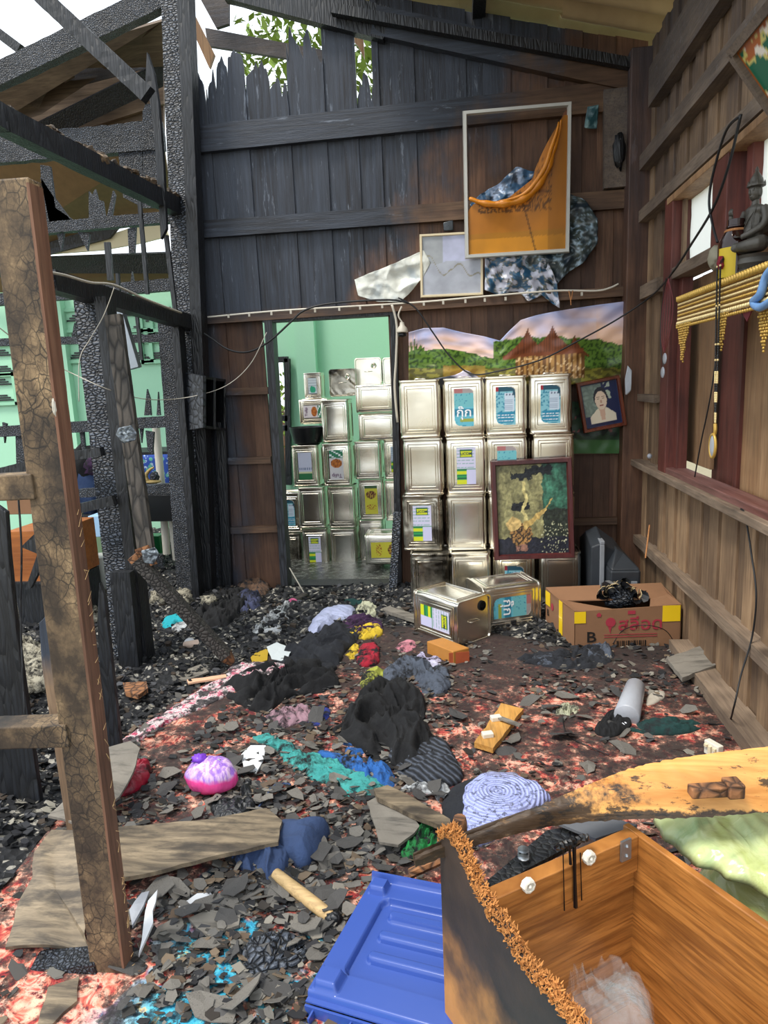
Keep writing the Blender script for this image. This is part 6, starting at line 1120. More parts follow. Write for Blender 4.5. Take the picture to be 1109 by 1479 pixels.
# pink bag: clear bag with pink filling and lilac knot
t = NT('pink_bag_plastic'); v = t.gen(); o_ = t.xyz(v); f_ = t.math('ADD', o_[2], t.math('MULTIPLY', t.math('SUBTRACT', t.noise(t.obj(), 12, 3), .5), .5)); st_ = t.noise(t.mp(t.obj(), (60, 60, 12)), 1.2, 3)
c = t.mix(t.ramp(f_, [(.45, 0), (.55, 1)]), 'ee4f9c', t.mix(t.ramp(st_, [(.4, 0), (.6, 1)]), '9b6fd0', 'd9b8dc')); M['pink'] = t.fin(c, .22, nrm=t.bump(st_, .5, .01))
pg = P(308, 1150, Z=0)
mb = MB(); lump(mb, (0, 0, .045), (.088, .06, .062), 4, 28, 16, .1, 1.5, .72); pb = mb.obj('plastic_bag', M['pink'], smooth=True); tag(pb, 'clear bag of bright pink stuff tied with a lilac knot, left on the ash', 'plastic bag'); pb.location = pg+Vector((0, .0, .03))
mb = MB(); lump(mb, (-.035, .0, .105), (.026, .02, .014), 8, 14, 8, .5); mb.obj('knot', m_plain('purple_film', '7a3fc4', .3, 0, .5), pb, smooth=True)
mb = MB(); mb.tube(spline([Vector((.02+.006*i, .0, .09+.012*math.sin(i))) for i in range(6)], 16), .004, 6); mb.obj('tied_end', M['cup'], pb, smooth=True)
H('charred_bag', [(318, 1190), (300, 1165), (350, 1160), (355, 1130), (362, 1135), (368, 1165), (372, 1185), (345, 1195)], .05, 'charB', 'charred black scraps under and right of the pink bag', 'scraps', amp=.8)
# wooden club under the trousers
mb = MB(); a_, b_ = P(398, 1262, Z=.05), P(478, 1325, Z=.035); mb.tube([a_.lerp(b_, i/8) for i in range(9)], [.015, .0155, .016, .0165, .017, .017, .0172, .017, .015], 12); st = mb.obj('wooden_stick', m_wood('pale_stick', 'b09467', 'c9ab7c', '6a5338', 0, 1, .7, None, .1), smooth=True, sharp=50); tag(st, 'round pale wooden stick with a burnt end poking out of the navy trousers', 'stick')
mb = MB(); lump(mb, b_+Vector((.008, -.004, 0)), (.022, .018, .017), 5, 12, 8, .4); mb.obj('burnt_end', M['charB'], st, smooth=True)
mb = MB(); mb.tube(spline([P(*q, Z=.03) for q in [(372, 1168), (385, 1150), (392, 1138), (405, 1132), (420, 1133)]], 20), .0035, 6); tag(mb.obj('blue_cable', M['navy']), 'thin blue hooked strip right of the pink bag', 'strip')
# curled white gutter scraps beside the upright
for i, px in enumerate([[(205, 1360), (215, 1310), (228, 1290), (222, 1340), (200, 1378)], [(188, 1325), (205, 1292), (216, 1290), (208, 1320), (192, 1345)]]): slab('plastic_strip', px, M['cup'] if i else M['white'], ['white curled plastic strip beside the foot of the scorched upright', 'cream curled plastic strip next to the white one by the upright'][i], 'plastic piece', z=.05, curl=.03)
H('burnt_lump', [(352, 1400), (345, 1370), (380, 1355), (430, 1352), (450, 1370), (440, 1395), (400, 1410), (370, 1412)], .05, 'charA', 'large black charred lump on the turquoise carpet near the bottom', 'charred lump', amp=.6)
# little cones and lids by the timber
mb = MB(); mb.lathe([(.001, 0), (.028, .004), (.03, .012), (.001, .006)], 16, (0, 0, 0)); o = mb.obj('bottle_lid', M['white'], smooth=True); o.location = P(274, 930, Z=.03); o.rotation_euler = (1.0, .2, .3); tag(o, 'round white plastic cap lying left of the fallen timber', 'cap')
mb = MB(); mb.lathe([(.001, 0), (.03, .0), (.012, .07), (.001, .07)], 14, (0, 0, 0)); o = mb.obj('cream_cup', m_plain('pinkish_cream', 'd8bfae', .5, var=.8), smooth=True, sharp=40); o.location = P(284, 932, Z=.03); o.rotation_euler = (1.2, .4, -1.0); tag(o, 'pinkish cream cone-shaped cup beside the round white cap', 'cup')
H('turquoise_pillow', [(233, 908), (240, 895), (262, 890), (274, 900), (258, 905), (245, 912)], .05, m_cloth('turquoise_cloth', '1fa6b4', '188a98', 10), 'turquoise folded cloth with white beside it on the ash left of the fallen timber', amp=.2)
H('white_cloth', [(245, 912), (262, 900), (276, 900), (275, 908), (258, 914)], .04, 'wht', 'white cloth edge in front of the turquoise one', amp=.3)
H('lilac_cloth', [(217, 878), (222, 862), (240, 858), (248, 872), (245, 878), (225, 880)], .06, m_cloth('lilac_blue_cloth', 'a9aede', '8890c4', 20), 'pale lilac-blue cloth on the ash between posts', amp=.5)
H('brown_bundle', [(340, 858), (350, 842), (368, 838), (388, 848), (385, 862), (360, 866)], .08, m_cloth('brown_sack', '6b5240', '4b382c', 20, soot=.2), 'brown sacking bundle at the foot of the burnt wall left of the doorway', 'bundle', amp=.5)
H('black_rag', [(283, 890), (300, 868), (330, 858), (370, 860), (382, 880), (350, 900), (310, 915)], .10, 'blk', 'heap of black rags left of the doorway, at the foot of the posts', 'rag', amp=.8, fold=14)
H('dark_floral_rag', [(340, 872), (360, 864), (378, 870), (376, 885), (350, 890)], .12, m_cloth('dark_blue_floral', '20243c', '4a5070', 60, soot=.3), 'dark blue speckled rag on the black heap', 'rag', amp=.7)
H('dark_green_rag', [(475, 880), (500, 868), (530, 872), (520, 885), (490, 888)], .05, 'dgrn', 'dark green rag before the doorway threshold', 'rag', amp=.7)
mb = MB(); a_, b_ = P(424, 872, Z=.04), P(440, 862, Z=.04); mb.tube([a_, a_.lerp(b_, .2), a_.lerp(b_, .25), b_], [.035, .035, .03, .03], 14); tag(mb.obj('pink_capped_jar', m_plain('dark_jar', '2c2222', .4), smooth=True, sharp=40), 'dark jar with a pink cap lying in front of the doorway', 'jar')
mb = MB(); mb.lathe([(.001, 0), (.036, 0), (.036, .012), (.001, .014)], 14, (0, 0, 0)); o = mb.obj('jar_cap', m_plain('pink_cap', 'c9608a', .5)); o.parent = bpy.data.objects['pink_capped_jar']; o.matrix_basis = Matrix.Translation(a_) @ (a_-b_).to_track_quat('Z', 'Y').to_matrix().to_4x4()
mb = MB(); mb.tube([P(418, 820, Y=4.2), P(440, 858, Z=.02)], .004, 6); tag(mb.obj('white_rod', M['wirew']), 'thin pale rod leaning at the left door jamb', 'rod')
slab('fallen_board', [(318, 812), (345, 798), (372, 800), (370, 820), (335, 835)], M['fc'], 'grey paper-like board leaning at the bottom of the wall left of the doorway', cat='board', z=.1, hts=[.12, .2, .2, .1, .08])
slab('fallen_board', [(550, 884), (562, 880), (602, 893), (598, 900)], M['fc'], 'short grey board lying before the blackened bottom can', cat='board', z=.03, th=.02)
ps = empty('plug_strip', P(1030, 1092, Z=.03), rz=.5, label='small cream plug strip standing on the carpet behind the bowed board', cat='plug strip')
mb = MB(); mb.box((-.012, -.03, 0), (.012, .03, .05)); mb.obj('strip_body', M['fit'], ps, bevel=.003)
for q in (-.017, .002, .018): mb = MB(); mb.box((-.02, q-.006, .012+abs(q)), (-.012, q+.006, .04)); mb.obj('socket', M['crm'], ps, bevel=.001)
# ------------------------------------------------ altar: shelf with gilt valance, statue, bottle, necklaces
ZS = 1.60
sh = empty('altar_shelf', label='small wall shelf with a gilt beaded fringe hanging along its edge', cat='shelf')
M['gilt'] = m_plain('gilt_plaster', 'd2aa52', .35, .35, .2, var=.65); M['gilt2'] = m_plain('pale_gilt', 'e6cf96', .3, .3)
XA = .85
mb = MB(); mb.box((XA, 1.6, ZS-.005), (XR-.01, 3.02, ZS+.012)); mb.obj('shelf_board', M['jamb'], sh)
mb = MB(); mb.box((XA-.004, 1.6, ZS-.10), (XA, 3.02, ZS)); mb.obj('valance_board', m_plain('dark_gilt_board', '7a5522', .5, .2, .2), sh)  # darker backing that sets off the bead rows
def beads(z0, dz, r, step, mat, name, y0=1.62, y1=3.01, off=.006):
    mb = MB(); y = y0; i = 0
    while y < y1:
        mb.ball((XA-off, y, z0+(dz if i % 2 else 0)), r, 6, 4); y += step; i += 1
    o = mb.obj(name, mat, sh, smooth=True, kind='stuff'); return o
mb = MB(); y = 1.62
while y < 3.0: mb.lathe([(.001, 0), (.008, .004), (.011, .012), (.003, .026)], 6, (XA-.004, y, ZS-.012), Matrix.Rotation(-.6, 4, 'Y')); y += .021
mb.obj('leaf_crest', M['gilt'], sh, smooth=True, kind='stuff')
for z_, r_, s_, m_ in [(-.020, .0045, .013, 'gilt2'), (-.034, .0045, .013, 'gilt'), (-.048, .0045, .013, 'gilt2'), (-.062, .0045, .013, 'gilt'), (-.076, .0045, .013, 'gilt2'), (-.092, .0075, .020, 'gilt2'), (-.108, .006, .019, 'gilt')]: beads(ZS+z_, .0, r_, s_, M[m_], 'bead_row')
def pend(y0, w_, h_, name='bead_pendant'):
    mb = MB(); rr_ = random.Random(int(y0*99)); n_ = int(h_/.009)
    for j in range(n_):
        ww = w_*(1-(j/n_)**.8)
        for q in range(max(1, int(ww/.008))): mb.ball((XA-.006+rr_.uniform(-.003, .003), y0-ww/2+.008*q+rr_.uniform(-.002, .002), ZS-.10-.009*j), .0045, 5, 4)
    mb.obj(name, M['gilt'], sh, smooth=True)
pend(2.93, .18, .16); pend(2.50, .10, .13); pend(2.16, .14, .15); pend(1.8, .1, .13)
mb = MB(); mb.prism([(XA+.002, 2.44, ZS-.08), (XA+.002, 2.19, ZS-.08), (XA+.002, 2.27, ZS-.105), (XA+.002, 2.31, ZS-.14), (XA+.002, 2.36, ZS-.105)], (.003, 0, 0)); mb.obj('red_panel', m_plain('dark_red_cloth_panel', '5b121c', .7), sh)
mb = MB()
for q in range(3): mb.tube(spline([(XA-.003, 2.40-.05*q+.012*math.cos(i), ZS-.093-.008*math.sin(i)) for i in range(5)], 12), .0012, 4)
mb.obj('scroll_line', M['cup'], sh)
# seated statue on two plinths
M['stone'] = m_plain('dark_weathered_bronze', '5b5750', .45, .35, .4, var=.5)
by = P(1088, 350, X=.93).y; sx_ = .93
stt = empty('seated_statue', (sx_, by, ZS+.012), rz=-1.2, label='dark seated meditating statue with pointed crown standing on the altar shelf', cat='statue')
ZB = P(1090, 368, X=.93).z-(ZS+.012); ZTp = P(1085, 250, X=.93).z-(ZS+.012); HS = (ZTp-ZB)
def sl_(mb, c, r, **k): mb.ball((c[0]*HS, c[1]*HS, ZB+c[2]*HS), (r[0]*HS, r[1]*HS, r[2]*HS), 16, 10)
mb = MB(); mb.lathe([(.16*HS*2, 0), (.17*HS*2, ZB*.2), (.14*HS*2, ZB*.35), (.165*HS*2, ZB*.6), (.15*HS*2, ZB*.85), (.16*HS*2, ZB)], 20, (0, 0, 0), sy=.8); mb.obj('plinth', M['stone'], stt, smooth=True, sharp=40)
bmm = bmesh.new()
mb = MB(); sl_(mb, (0, 0, .40), (.155, .115, .19)); sl_(mb, (0, .0, .52), (.20, .10, .075)); sl_(mb, (0, -.02, .27), (.17, .13, .12)); sl_(mb, (0, 0, .62), (.055, .055, .07))
for s_ in (-1, 1):
    T = lambda pts, r: mb.tube(spline([(x*HS*s_, y*HS, ZB+z*HS) for x, y, z in pts], 14), [r_*HS for r_ in np.interp(np.linspace(0, 1, 15), np.linspace(0, 1, len(r)), r)], 10)
    T([(.10, -.0, .12), (.26, -.08, .11), (.33, -.19, .10), (.18, -.27, .09), (-.06, -.27, .10), (-.16, -.24, .10)], [.10, .10, .09, .075, .05, .03])
sl_(mb, (0, -.12, .08), (.22, .17, .08))
T2 = lambda pts, r: mb.tube(spline([(x*HS, y*HS, ZB+z*HS) for x, y, z in pts], 14), [r_*HS for r_ in np.interp(np.linspace(0, 1, 15), np.linspace(0, 1, len(r)), r)], 10)
T2([(.18, 0, .53), (.245, -.02, .42), (.25, -.07, .32), (.15, -.20, .24), (.02, -.25, .21)], [.065, .06, .05, .042, .035]); T2([(-.18, 0, .53), (-.25, -.02, .42), (-.27, -.06, .33), (-.25, -.20, .38), (-.22, -.24, .50)], [.065, .06, .05, .04, .035])
o = mb.obj('body', M['stone'], stt, smooth=True); rm = o.modifiers.new('r', 'REMESH'); rm.mode = 'VOXEL'; rm.voxel_size = HS*.014; rm.use_smooth_shade = True; sm_ = o.modifiers.new('s', 'SMOOTH'); sm_.iterations = 3
mb = MB()
for q in range(5): a_ = (-.255+.017*q); mb.tube([(a_*HS, -.245*HS, ZB+.50*HS), (a_*HS, -.252*HS, ZB+(.545)*HS), ((a_+.002)*HS, -.245*HS, ZB+(.57+.008*(2-abs(q-2)))*HS)], [.0105*HS, .010*HS, .007*HS], 6)
mb.tube([(-.19*HS, -.24*HS, ZB+.49*HS), (-.175*HS, -.26*HS, ZB+.53*HS)], [.012*HS, .008*HS], 6)
for q in range(5): mb.tube([((.02-.0)*HS, (-.24-.016*q)*HS, ZB+.215*HS), ((-.07)*HS, (-.24-.016*q)*HS, ZB+.22*HS)], [.010*HS, .007*HS], 6)
mb.obj('fingers', M['stone'], stt, smooth=True)
hd = MB(); c_ = lambda x, y, z, r: hd.ball((x*HS, y*HS, ZB+z*HS), (r[0]*HS, r[1]*HS, r[2]*HS), 18, 12)
c_(0, -.005, .735, (.088, .10, .105)); c_(0, -.03, .69, (.062, .07, .06)); c_(0, -.112, .725, (.014, .022, .03))
for s_ in (-1, 1): c_(.09*s_, .01, .72, (.014, .026, .055)); c_(.036*s_, -.088, .752, (.024, .012, .009)); c_(.036*s_, -.086, .775, (.03, .012, .006))
c_(0, -.098, .678, (.026, .012, .007)); o = hd.obj('head', M['stone'], stt, smooth=True); rm = o.modifiers.new('r', 'REMESH'); rm.mode = 'VOXEL'; rm.voxel_size = HS*.006; rm.use_smooth_shade = True
mb = MB(); mb.lathe([(.100*HS, 0), (.125*HS, .01*HS), (.122*HS, .03*HS), (.10*HS, .05*HS), (.085*HS, .10*HS), (.055*HS, .14*HS), (.03*HS, .17*HS), (.022*HS, .185*HS), (.028*HS, .20*HS), (.015*HS, .225*HS), (.001, .24*HS)], 18, (0, 0, ZB+.79*HS), sy=1.05)
for q in range(10): a_ = q*math.pi/5; mb.lathe([(.018*HS, 0), (.015*HS, .03*HS), (.001, .06*HS)], 5, (.115*HS*math.cos(a_), .12*HS*math.sin(a_), ZB+.80*HS))
mb.obj('crown', M['stone'], stt, smooth=True, sharp=40)
mb = MB(); mb.tube(spline([(.14*HS, -.05*HS, ZB+.56*HS), (.05*HS, -.115*HS, ZB+.46*HS), (-.06*HS, -.125*HS, ZB+.34*HS), (-.10*HS, -.12*HS, ZB+.24*HS)], 12), .007*HS, 5); mb.tube(spline([(.11*HS, -.07*HS, ZB+.55*HS), (.09*HS, -.125*HS, ZB+.42*HS), (.085*HS, -.13*HS, ZB+.30*HS)], 12), .008*HS, 5); mb.obj('sash_fold', M['stone'], stt, smooth=True)
mb = MB(); lump(mb, P(1035, 372, X=.95), (.03, .04, .045), 5, 14, 10, .3, 4); tag(mb.obj('small_figurine', m_plain('pale_carved_stone', 'a39c86', .7, var=.6), smooth=True), 'small pale worn figurine behind the bottle on the altar shelf', 'figurine')
stt.scale = (.8, .8, 1); bt = P(1055, 384, X=.885); bt = Vector((.885, bt.y-.03, ZS+.012)); hb_ = P(1055, 322, X=.885).z-ZS-.012
M['amb'] = m_plain('dark_amber_glass', '2a1410', .08); M['lbl'] = m_plain('yellow_paper_label', 'c9ad22', .6)
bo = empty('amber_bottle', bt, label='dark amber bottle with yellow label and red tie beside the statue', cat='bottle')
R0 = hb_*.27; mb = MB(); mb.lathe([(R0*.9, 0), (R0, .004), (R0, hb_*.58), (R0*.93, hb_*.66), (R0*.6, hb_*.82), (R0*.52, hb_*.86), (R0*.6, hb_*.87), (R0*.6, hb_*.89), (R0*.52, hb_*.9), (R0*.52, hb_), (R0*.001, hb_)], 20); mb.obj('glass', M['amb'], bo, smooth=True, sharp=50)
mb = MB(); an = [math.radians(a_) for a_ in range(190, 262, 6)]
for z0 in (hb_*.02,): vs_ = [(R0*1.03*math.cos(a_), R0*1.03*math.sin(a_), z) for a_ in an for z in (z0, hb_*.52)]; mb.add(vs_, [(2*i, 2*i+2, 2*i+3, 2*i+1) for i in range(len(an)-1)])
mb.obj('label', M['lbl'], bo); mb = MB(); mb.lathe([(R0*.66, hb_*.80), (R0*.68, hb_*.82), (R0*.6, hb_*.84)], 16); mb.obj('rubber_band', M['brk'], bo)
H2 = P(1046, 372, X=.84)
# necklace with oval pendant over the valance; tie at top
nk = empty('bead_necklace', label='long dark and gold bead necklace with an oval gold pendant hanging from the shelf', cat='necklace')
yk = P(1035, 560, X=.83).y; zt_, zb_ = P(1037, 385, X=.83).z, P(1032, 612, X=.83).z
mb = MB(); mb2 = MB()
for s_ in (-1, 1):
    n_ = 90
    for i in range(n_):
        z = zt_+(zb_-zt_)*i/n_; y_ = yk+s_*.014*(1-(i/n_)**3)*1.0+.03*(1-i/n_); gold = z < zt_+(zb_-zt_)*.58 and (i//6) % 2 == 0 or i % 22 == 0
        (mb2 if gold else mb).ball((.83, y_, z), .0045 if gold else .0038, 5, 4)
mb.obj('dark_beads', M['black'], nk, smooth=True, kind='stuff'); mb2.obj('gold_beads', M['gilt2'], nk, smooth=True, kind='stuff')
mb = MB(); mb.tube(spline([(.83, yk, zb_), (.83, yk-.004, zb_-.02), (.83, yk, zb_-.035)], 6), .006, 8); mb.obj('gold_link', M['gilt'], nk)
mb = MB(); mb.ball((.825, yk, zb_-.075), (.006, .026, .038), 18, 10); mb.obj('pendant_face', M['cup'], nk, smooth=True); mb = MB(); mb.tube([( .825, yk+.028*math.cos(i*math.pi/12), zb_-.075+.040*math.sin(i*math.pi/12)) for i in range(25)], .005, 6, cap=False); mb.obj('pendant_rim', M['gilt'], nk, smooth=True)
mb = MB(); lump(mb, (.835, yk+.03, zt_+.01), (.012, .018, .02), 4, 8, 6, .5); mb.obj('red_tie', M['red'], nk)
# red strand necklaces with medallions by the corner
rn_ = empty('red_strand_necklaces', label='bunch of thin red cord necklaces with two pale medallions on the jamb', cat='necklace')
xq = XR-.11; mb = MB()
for i in range(5): mb.tube(spline([P(965, 402, X=xq), P(957+2.4*i, 440, X=xq)+Vector((.004*i, 0, 0)), P(955+2.8*i, 485, X=xq), P(958+.5*i, 505+3*(i % 3), X=xq)], 12), .0013, 5)
mb.obj('red_cords', m_plain('dull_red_cord', '7c2f35', .6), rn_); mb = MB()
for q_ in [(960, 518), (957, 538)]: mb.ball(P(*q_, X=xq-.005), (.006, .03, .026), 12, 8)
mb.obj('medallion', M['cup'], rn_, smooth=True)
mb = MB(); mb.tube(spline([P(962, 402, X=xq), P(955, 450, X=xq), P(954, 500, X=xq), P(958, 530, X=xq)], 12), .002, 5); mb.obj('dark_cord', M['wire'], rn_)
# blue ribbon at the frame's right edge
H3 = P(1100, 410, X=.84)
mb = MB(); mb.tube(spline([P(1118, 385, X=.84), P(1106, 400, X=.835), P(1098, 425, X=.83), P(1088, 436, X=.83), P(1098, 444, X=.83), P(1118, 432, X=.83)], 24), .012, 8); tag(mb.obj('blue_ribbon', m_plain('sky_blue_satin', '6b93c4', .4, 0, .5), smooth=True), 'sky blue ribbon tied over the gilt fringe at the right edge', 'ribbon')
mb = MB(); lump(mb, P(938, 662, X=XR-.05)+Vector((0, 0, .012)), .014, 3, 10, 8, .1); tag(mb.obj('pebble', M['cup'], smooth=True), 'pale round pebble at the far end of the window sill', 'pebble')
# ------------------------------------------------ cables
def cable(name, pts, r, mat, label, n=40, cat='cable'):
    mb = MB(); mb.tube(spline(pts, n), r, 6); return tag(mb.obj(name, M[mat], smooth=True), label, cat)
yb_ = D-.11
cable('white_conduit', [P(300, 458, Y=yb_), P(400, 449, Y=yb_), P(500, 443, Y=yb_), P(600, 437, Y=yb_), P(700, 428, Y=yb_), P(800, 420, Y=yb_), P(860, 420, Y=yb_), P(880, 416, Y=yb_), P(893, 410, Y=yb_)], .0055, 'fit', 'pale cable clipped along the top of the wall shelf batten')
wc = bpy.data.objects['white_conduit']
for px_ in (330, 360, 392, 420, 455, 490, 520, 552, 612, 640, 672, 700, 730, 840): mb = MB(); q = P(px_, 458-.063*(px_-300), Y=yb_-.008); mb.box((q.x-.006, q.y-.004, q.z-.012), (q.x+.006, q.y+.004, q.z+.008)); mb.obj('cable_clip', M['wirew'], wc)
cable('black_cable', [P(225, 448, Y=4.1), P(262, 462, Y=4.15), P(300, 485, Y=4.2), P(330, 505, Y=4.2), P(360, 508, Y=4.2), P(390, 492, Y=4.2), P(420, 465, Y=4.2), P(440, 448, Y=4.2), P(480, 438, Y=4.2), P(560, 433, Y=4.2), P(590, 438, Y=4.2)], .006, 'wire', 'black cable looping from the left posts over the doorway corner')
cable('black_cable', [P(575, 430, Y=4.1), P(600, 445, Y=4.1), P(625, 480, Y=4.1), P(650, 515, Y=4.1), P(680, 540, Y=4.1), P(720, 536, Y=4.1), P(780, 520, Y=4.1), P(830, 495, Y=4.1), P(890, 462, Y=4.05), P(940, 428, Y=3.9), P(970, 395, X=.93), P(1000, 350, X=.93), P(1030, 300, X=.93), P(1052, 240, X=.93), P(1070, 165, X=.93)], .005, 'wire', 'long black cable sagging before the landscape banner to the right wall', 90)
cable('black_cable', [P(1068, 168, X=.93), P(1048, 190, X=.93), P(1030, 250, X=.93), P(1024, 290, X=.93), P(1028, 320, X=.93), P(1036, 350, X=.93)], .005, 'wire', 'second dark cable looping in front of the upper window panes')
cable('pale_wire', [P(-5, 470, Y=2.6), P(60, 520, Y=2.8), P(95, 535, Y=3.0), P(150, 560, Y=3.0), P(200, 575, Y=3.3), P(245, 577, Y=3.9), P(290, 570, Y=4.0), P(330, 555, Y=4.05), P(362, 525, Y=4.1), P(385, 480, Y=4.15)], .0022, 'wirew', 'thin pale wire sagging from the left edge to the doorway corner', 60, 'wire')
cable('pale_wire', [P(165, 415, Y=2.95), P(150, 455, Y=2.95), P(130, 490, Y=2.95), P(115, 520, Y=2.95), P(114, 580, Y=2.95)], .002, 'wirew', 'thin pale wire hanging from the left plate before the green wall', 30, 'wire')
cable('twisted_wire', [P(70, 393, X=XL+.14), P(95, 398, X=XL+.12), P(130, 408, X=XL+.12), P(165, 412, X=XL+.12), P(210, 432, X=XL+.12), P(262, 452, X=XL+.12)], .006, 'wirew', 'burnt twisted wires running along the lower left plate', 60, 'wire')
cable('black_cable', [P(1070, 735, X=.96), P(1076, 745, X=.96), P(1085, 800, X=.97), P(1092, 860, X=.97), P(1086, 920, X=.97), P(1070, 975, X=.93), P(1060, 1020, X=.9), P(1050, 1045, Z=.03), P(1020, 1045, Z=.03)], .0035, 'wire', 'thin black cable hanging down the lower right wall', 60)
cable('thin_cable', [P(1042, 445, X=1.0), P(1028, 560, X=1.0), P(1012, 640, X=1.0), P(1003, 690, X=1.0)], .003, 'wire', 'thin black cord hanging before the first shutter', 20)
cable('thin_wire', [P(812, 1035, Z=.03), P(820, 1062, Z=.03), P(860, 1082, Z=.03), P(880, 1090, Z=.03)], .002, 'wire', 'thin wire curling on the carpet before the carton', 20, 'wire')
cable('thin_wire', [P(885, 930, Z=.03), P(900, 910, Z=.1), P(930, 903, Z=.15), P(960, 910, Z=.12), P(975, 930, Z=.03)], .002, 'wire', 'thin wire arched over the carton front', 30, 'wire')
bl = empty('lamp_holder', label='grey and white lamp holder hanging at the top right corner of the doorway', cat='lamp holder'); q = P(581, 478, Y=4.18)
mb = MB(); mb.lathe([(.001, .05), (.012, .05), (.016, .03), (.03, .015), (.034, -.005), (.03, -.01), (.001, -.008)], 14, q); mb.obj('cap', M['wirew'], bl, smooth=True, sharp=40); mb = MB(); mb.lathe([(.022, -.01), (.026, -.03), (.001, -.035)], 14, q); mb.obj('socket', M['black'], bl, smooth=True)
mb = MB(); mb.tube(spline([q+Vector((0, 0, .05)), q+Vector((-.02, 0, .09)), q+Vector((0, .02, .14))], 10), .005, 6); mb.obj('cord', M['wirew'], bl)
mb = MB(); mb.tube(spline([P(566, 440, Y=4.2), P(573, 470, Y=4.2), P(572, 520, Y=4.2), P(570, 560, Y=4.2), P(574, 610, Y=4.2)], 16), .008, 6); tag(mb.obj('burnt_cable', M['wirew'], smooth=True), 'burnt pale cable running down the right door jamb', 'cable')
mb = MB(); q = P(824, 425, Y=4.2); mb.tube(spline([q+Vector((-.01, 0, .02)), q+Vector((0, 0, -.03)), q+Vector((.002, 0, -.06))], 8), .003, 5); mb.tube(spline([q+Vector((.012, 0, .02)), q+Vector((.004, 0, -.03))], 8), .003, 5); tag(mb.obj('brown_string', M['brk']), 'brown string knot hanging from the batten above the banner', 'string')
# ------------------------------------------------ the far left room
def boxobj(name, c, s, mat, label, cat, rz=0, bev=.004):
    mb = MB(); mb.box((-s[0]/2, -s[1]/2, 0), (s[0]/2, s[1]/2, s[2])); o = mb.obj(name, M[mat] if isinstance(mat, str) else mat, bevel=bev); o.location = c; o.rotation_euler = (0, 0, rz); return tag(o, label, cat)
a = P(50, 828, Y=3.4); dr_ = empty('drawer_cabinet', (a.x, 3.6, 0), label='orange-brown wooden drawer cabinet at the far left behind the scorched upright', cat='cabinet')
w_ = (P(82, 800, Y=3.4)-P(8, 800, Y=3.4)).length; z0, z1 = a.z, P(50, 768, Y=3.4).z
mb = MB(); mb.box((-w_/2, -.18, z0-.06), (w_/2, .2, z1)); mb.obj('body', m_wood('orange_veneer', 'a45f2c', 'bd7438', '5c2f14', 0, .5, .5, None, .1, off=False), dr_, bevel=.003); mb = MB(); mb.box((-w_/2, -.17, 0), (w_/2, .19, z0-.065)); mb.obj('base', M['charB'], dr_)
mb = MB(); mb.box((-w_/2-.01, -.2, z0-.062), (w_/2+.01, -.18, z0-.05)); mb.obj('lower_edge', M['charB'], dr_)
# table under blue floral cloth
t = NT('blue_floral_cloth'); v = t.obj(); c = t.mix(t.ramp(t.voro(v, 22), [(.25, 1), (.35, 0)]), '2c4fa8', '5fae9a'); c = t.mix(t.ramp(t.noise(v, 40, 3), [(.58, 0), (.64, 1)]), c, 'b4c9e2'); M['bfl'] = t.fin(c, .8)
a = P(212, 706, Y=4.9); tb = empty('covered_table', (a.x, 5.05, 0), label='table behind the posts draped with a blue flower-printed cloth', cat='table'); zt1 = P(212, 657, Y=4.9).z
mb = grid_surf(lambda u, v_: (-.5*.55+.55*u, -.15+.012*math.sin(u*22)*(1-v_), a.z+(zt1-a.z)*v_), 40, 6, None, .004); mb.obj('cloth', M['bfl'], tb, smooth=True); mb = MB(); mb.box((-.28, -.15, zt1), (.28, .3, zt1+.02)); mb.obj('table_top', M['charB'], tb)
for x_ in (-.25, .25): mb = MB(); mb.box((x_-.02, .0, -.02), (x_+.02, .04, zt1)); mb.obj('leg', M['charB'], tb)
a = P(222, 712, Y=4.5); sf = empty('charred_shelf', (a.x, 4.6, 0), label='charred low shelf in front of the blue cloth holding an ornament', cat='shelf'); mb = MB(); mb.box((-.2, -.1, a.z-.02), (.16, .2, a.z+.02)); mb.obj('shelf_board', M['charF'], sf)
for x_ in (-.18, .13): mb = MB(); mb.box((x_, -.05, -.02), (x_+.03, 0, a.z-.02)); mb.obj('leg', M['charB'], sf)
mb = MB(); mb.box((-.12, .0, a.z-.22), (.1, .15, a.z-.03)); mb.obj('drawer', M['black'], sf)
on = empty('shell_ornament', P(212, 708, Y=4.5)+Vector((0, .1, .03)), label='gold and cream shell-like ornament on the charred shelf', cat='ornament'); mb = MB(); lump(mb, (0, 0, .015), (.06, .04, .015), 2, 14, 8, .3); mb.tube(spline([(-.04, 0, .02), (-.045, 0, .06), (-.01, 0, .10), (.02, 0, .115)], 12), [.02-.0012*i for i in range(13)], 8); mb.obj('shell', m_plain('gold_cream_shell', 'c2a566', .4, .2, .3, var=.5), on, smooth=True); mb = MB(); lump(mb, (.015, .01, .045), (.035, .03, .04), 5, 12, 8, .3); mb.obj('dark_core', M['charA'], on, smooth=True)
for px, c, h_, lab, seed in [((130, 690), 'navy', .24, 'dark navy bundle piled behind the middle post', 3), ((122, 660), 'blk', .2, 'black bag on top of the navy bundle behind the middle post', 5), ((142, 655), 'purp', .12, 'purple rag at the top of the pile behind the middle post', 7)]:
    q = P(*px, Y=4.7); mb = MB(); lump(mb, (0, 0, 0), (.13, .12, h_*.8), seed, 22, 14, .25, 3); o = mb.obj('cloth_bundle', M[c], smooth=True); o.location = q-Vector((0, 0, .08)); tag(o, lab, 'bundle')
boxobj('cardboard_box', P(40, 715, Y=4.6)+Vector((0, .2, -.15)), (.42, .3, .32), M['kraft'], 'scorched cardboard box far left above the drawer cabinet', 'carton')
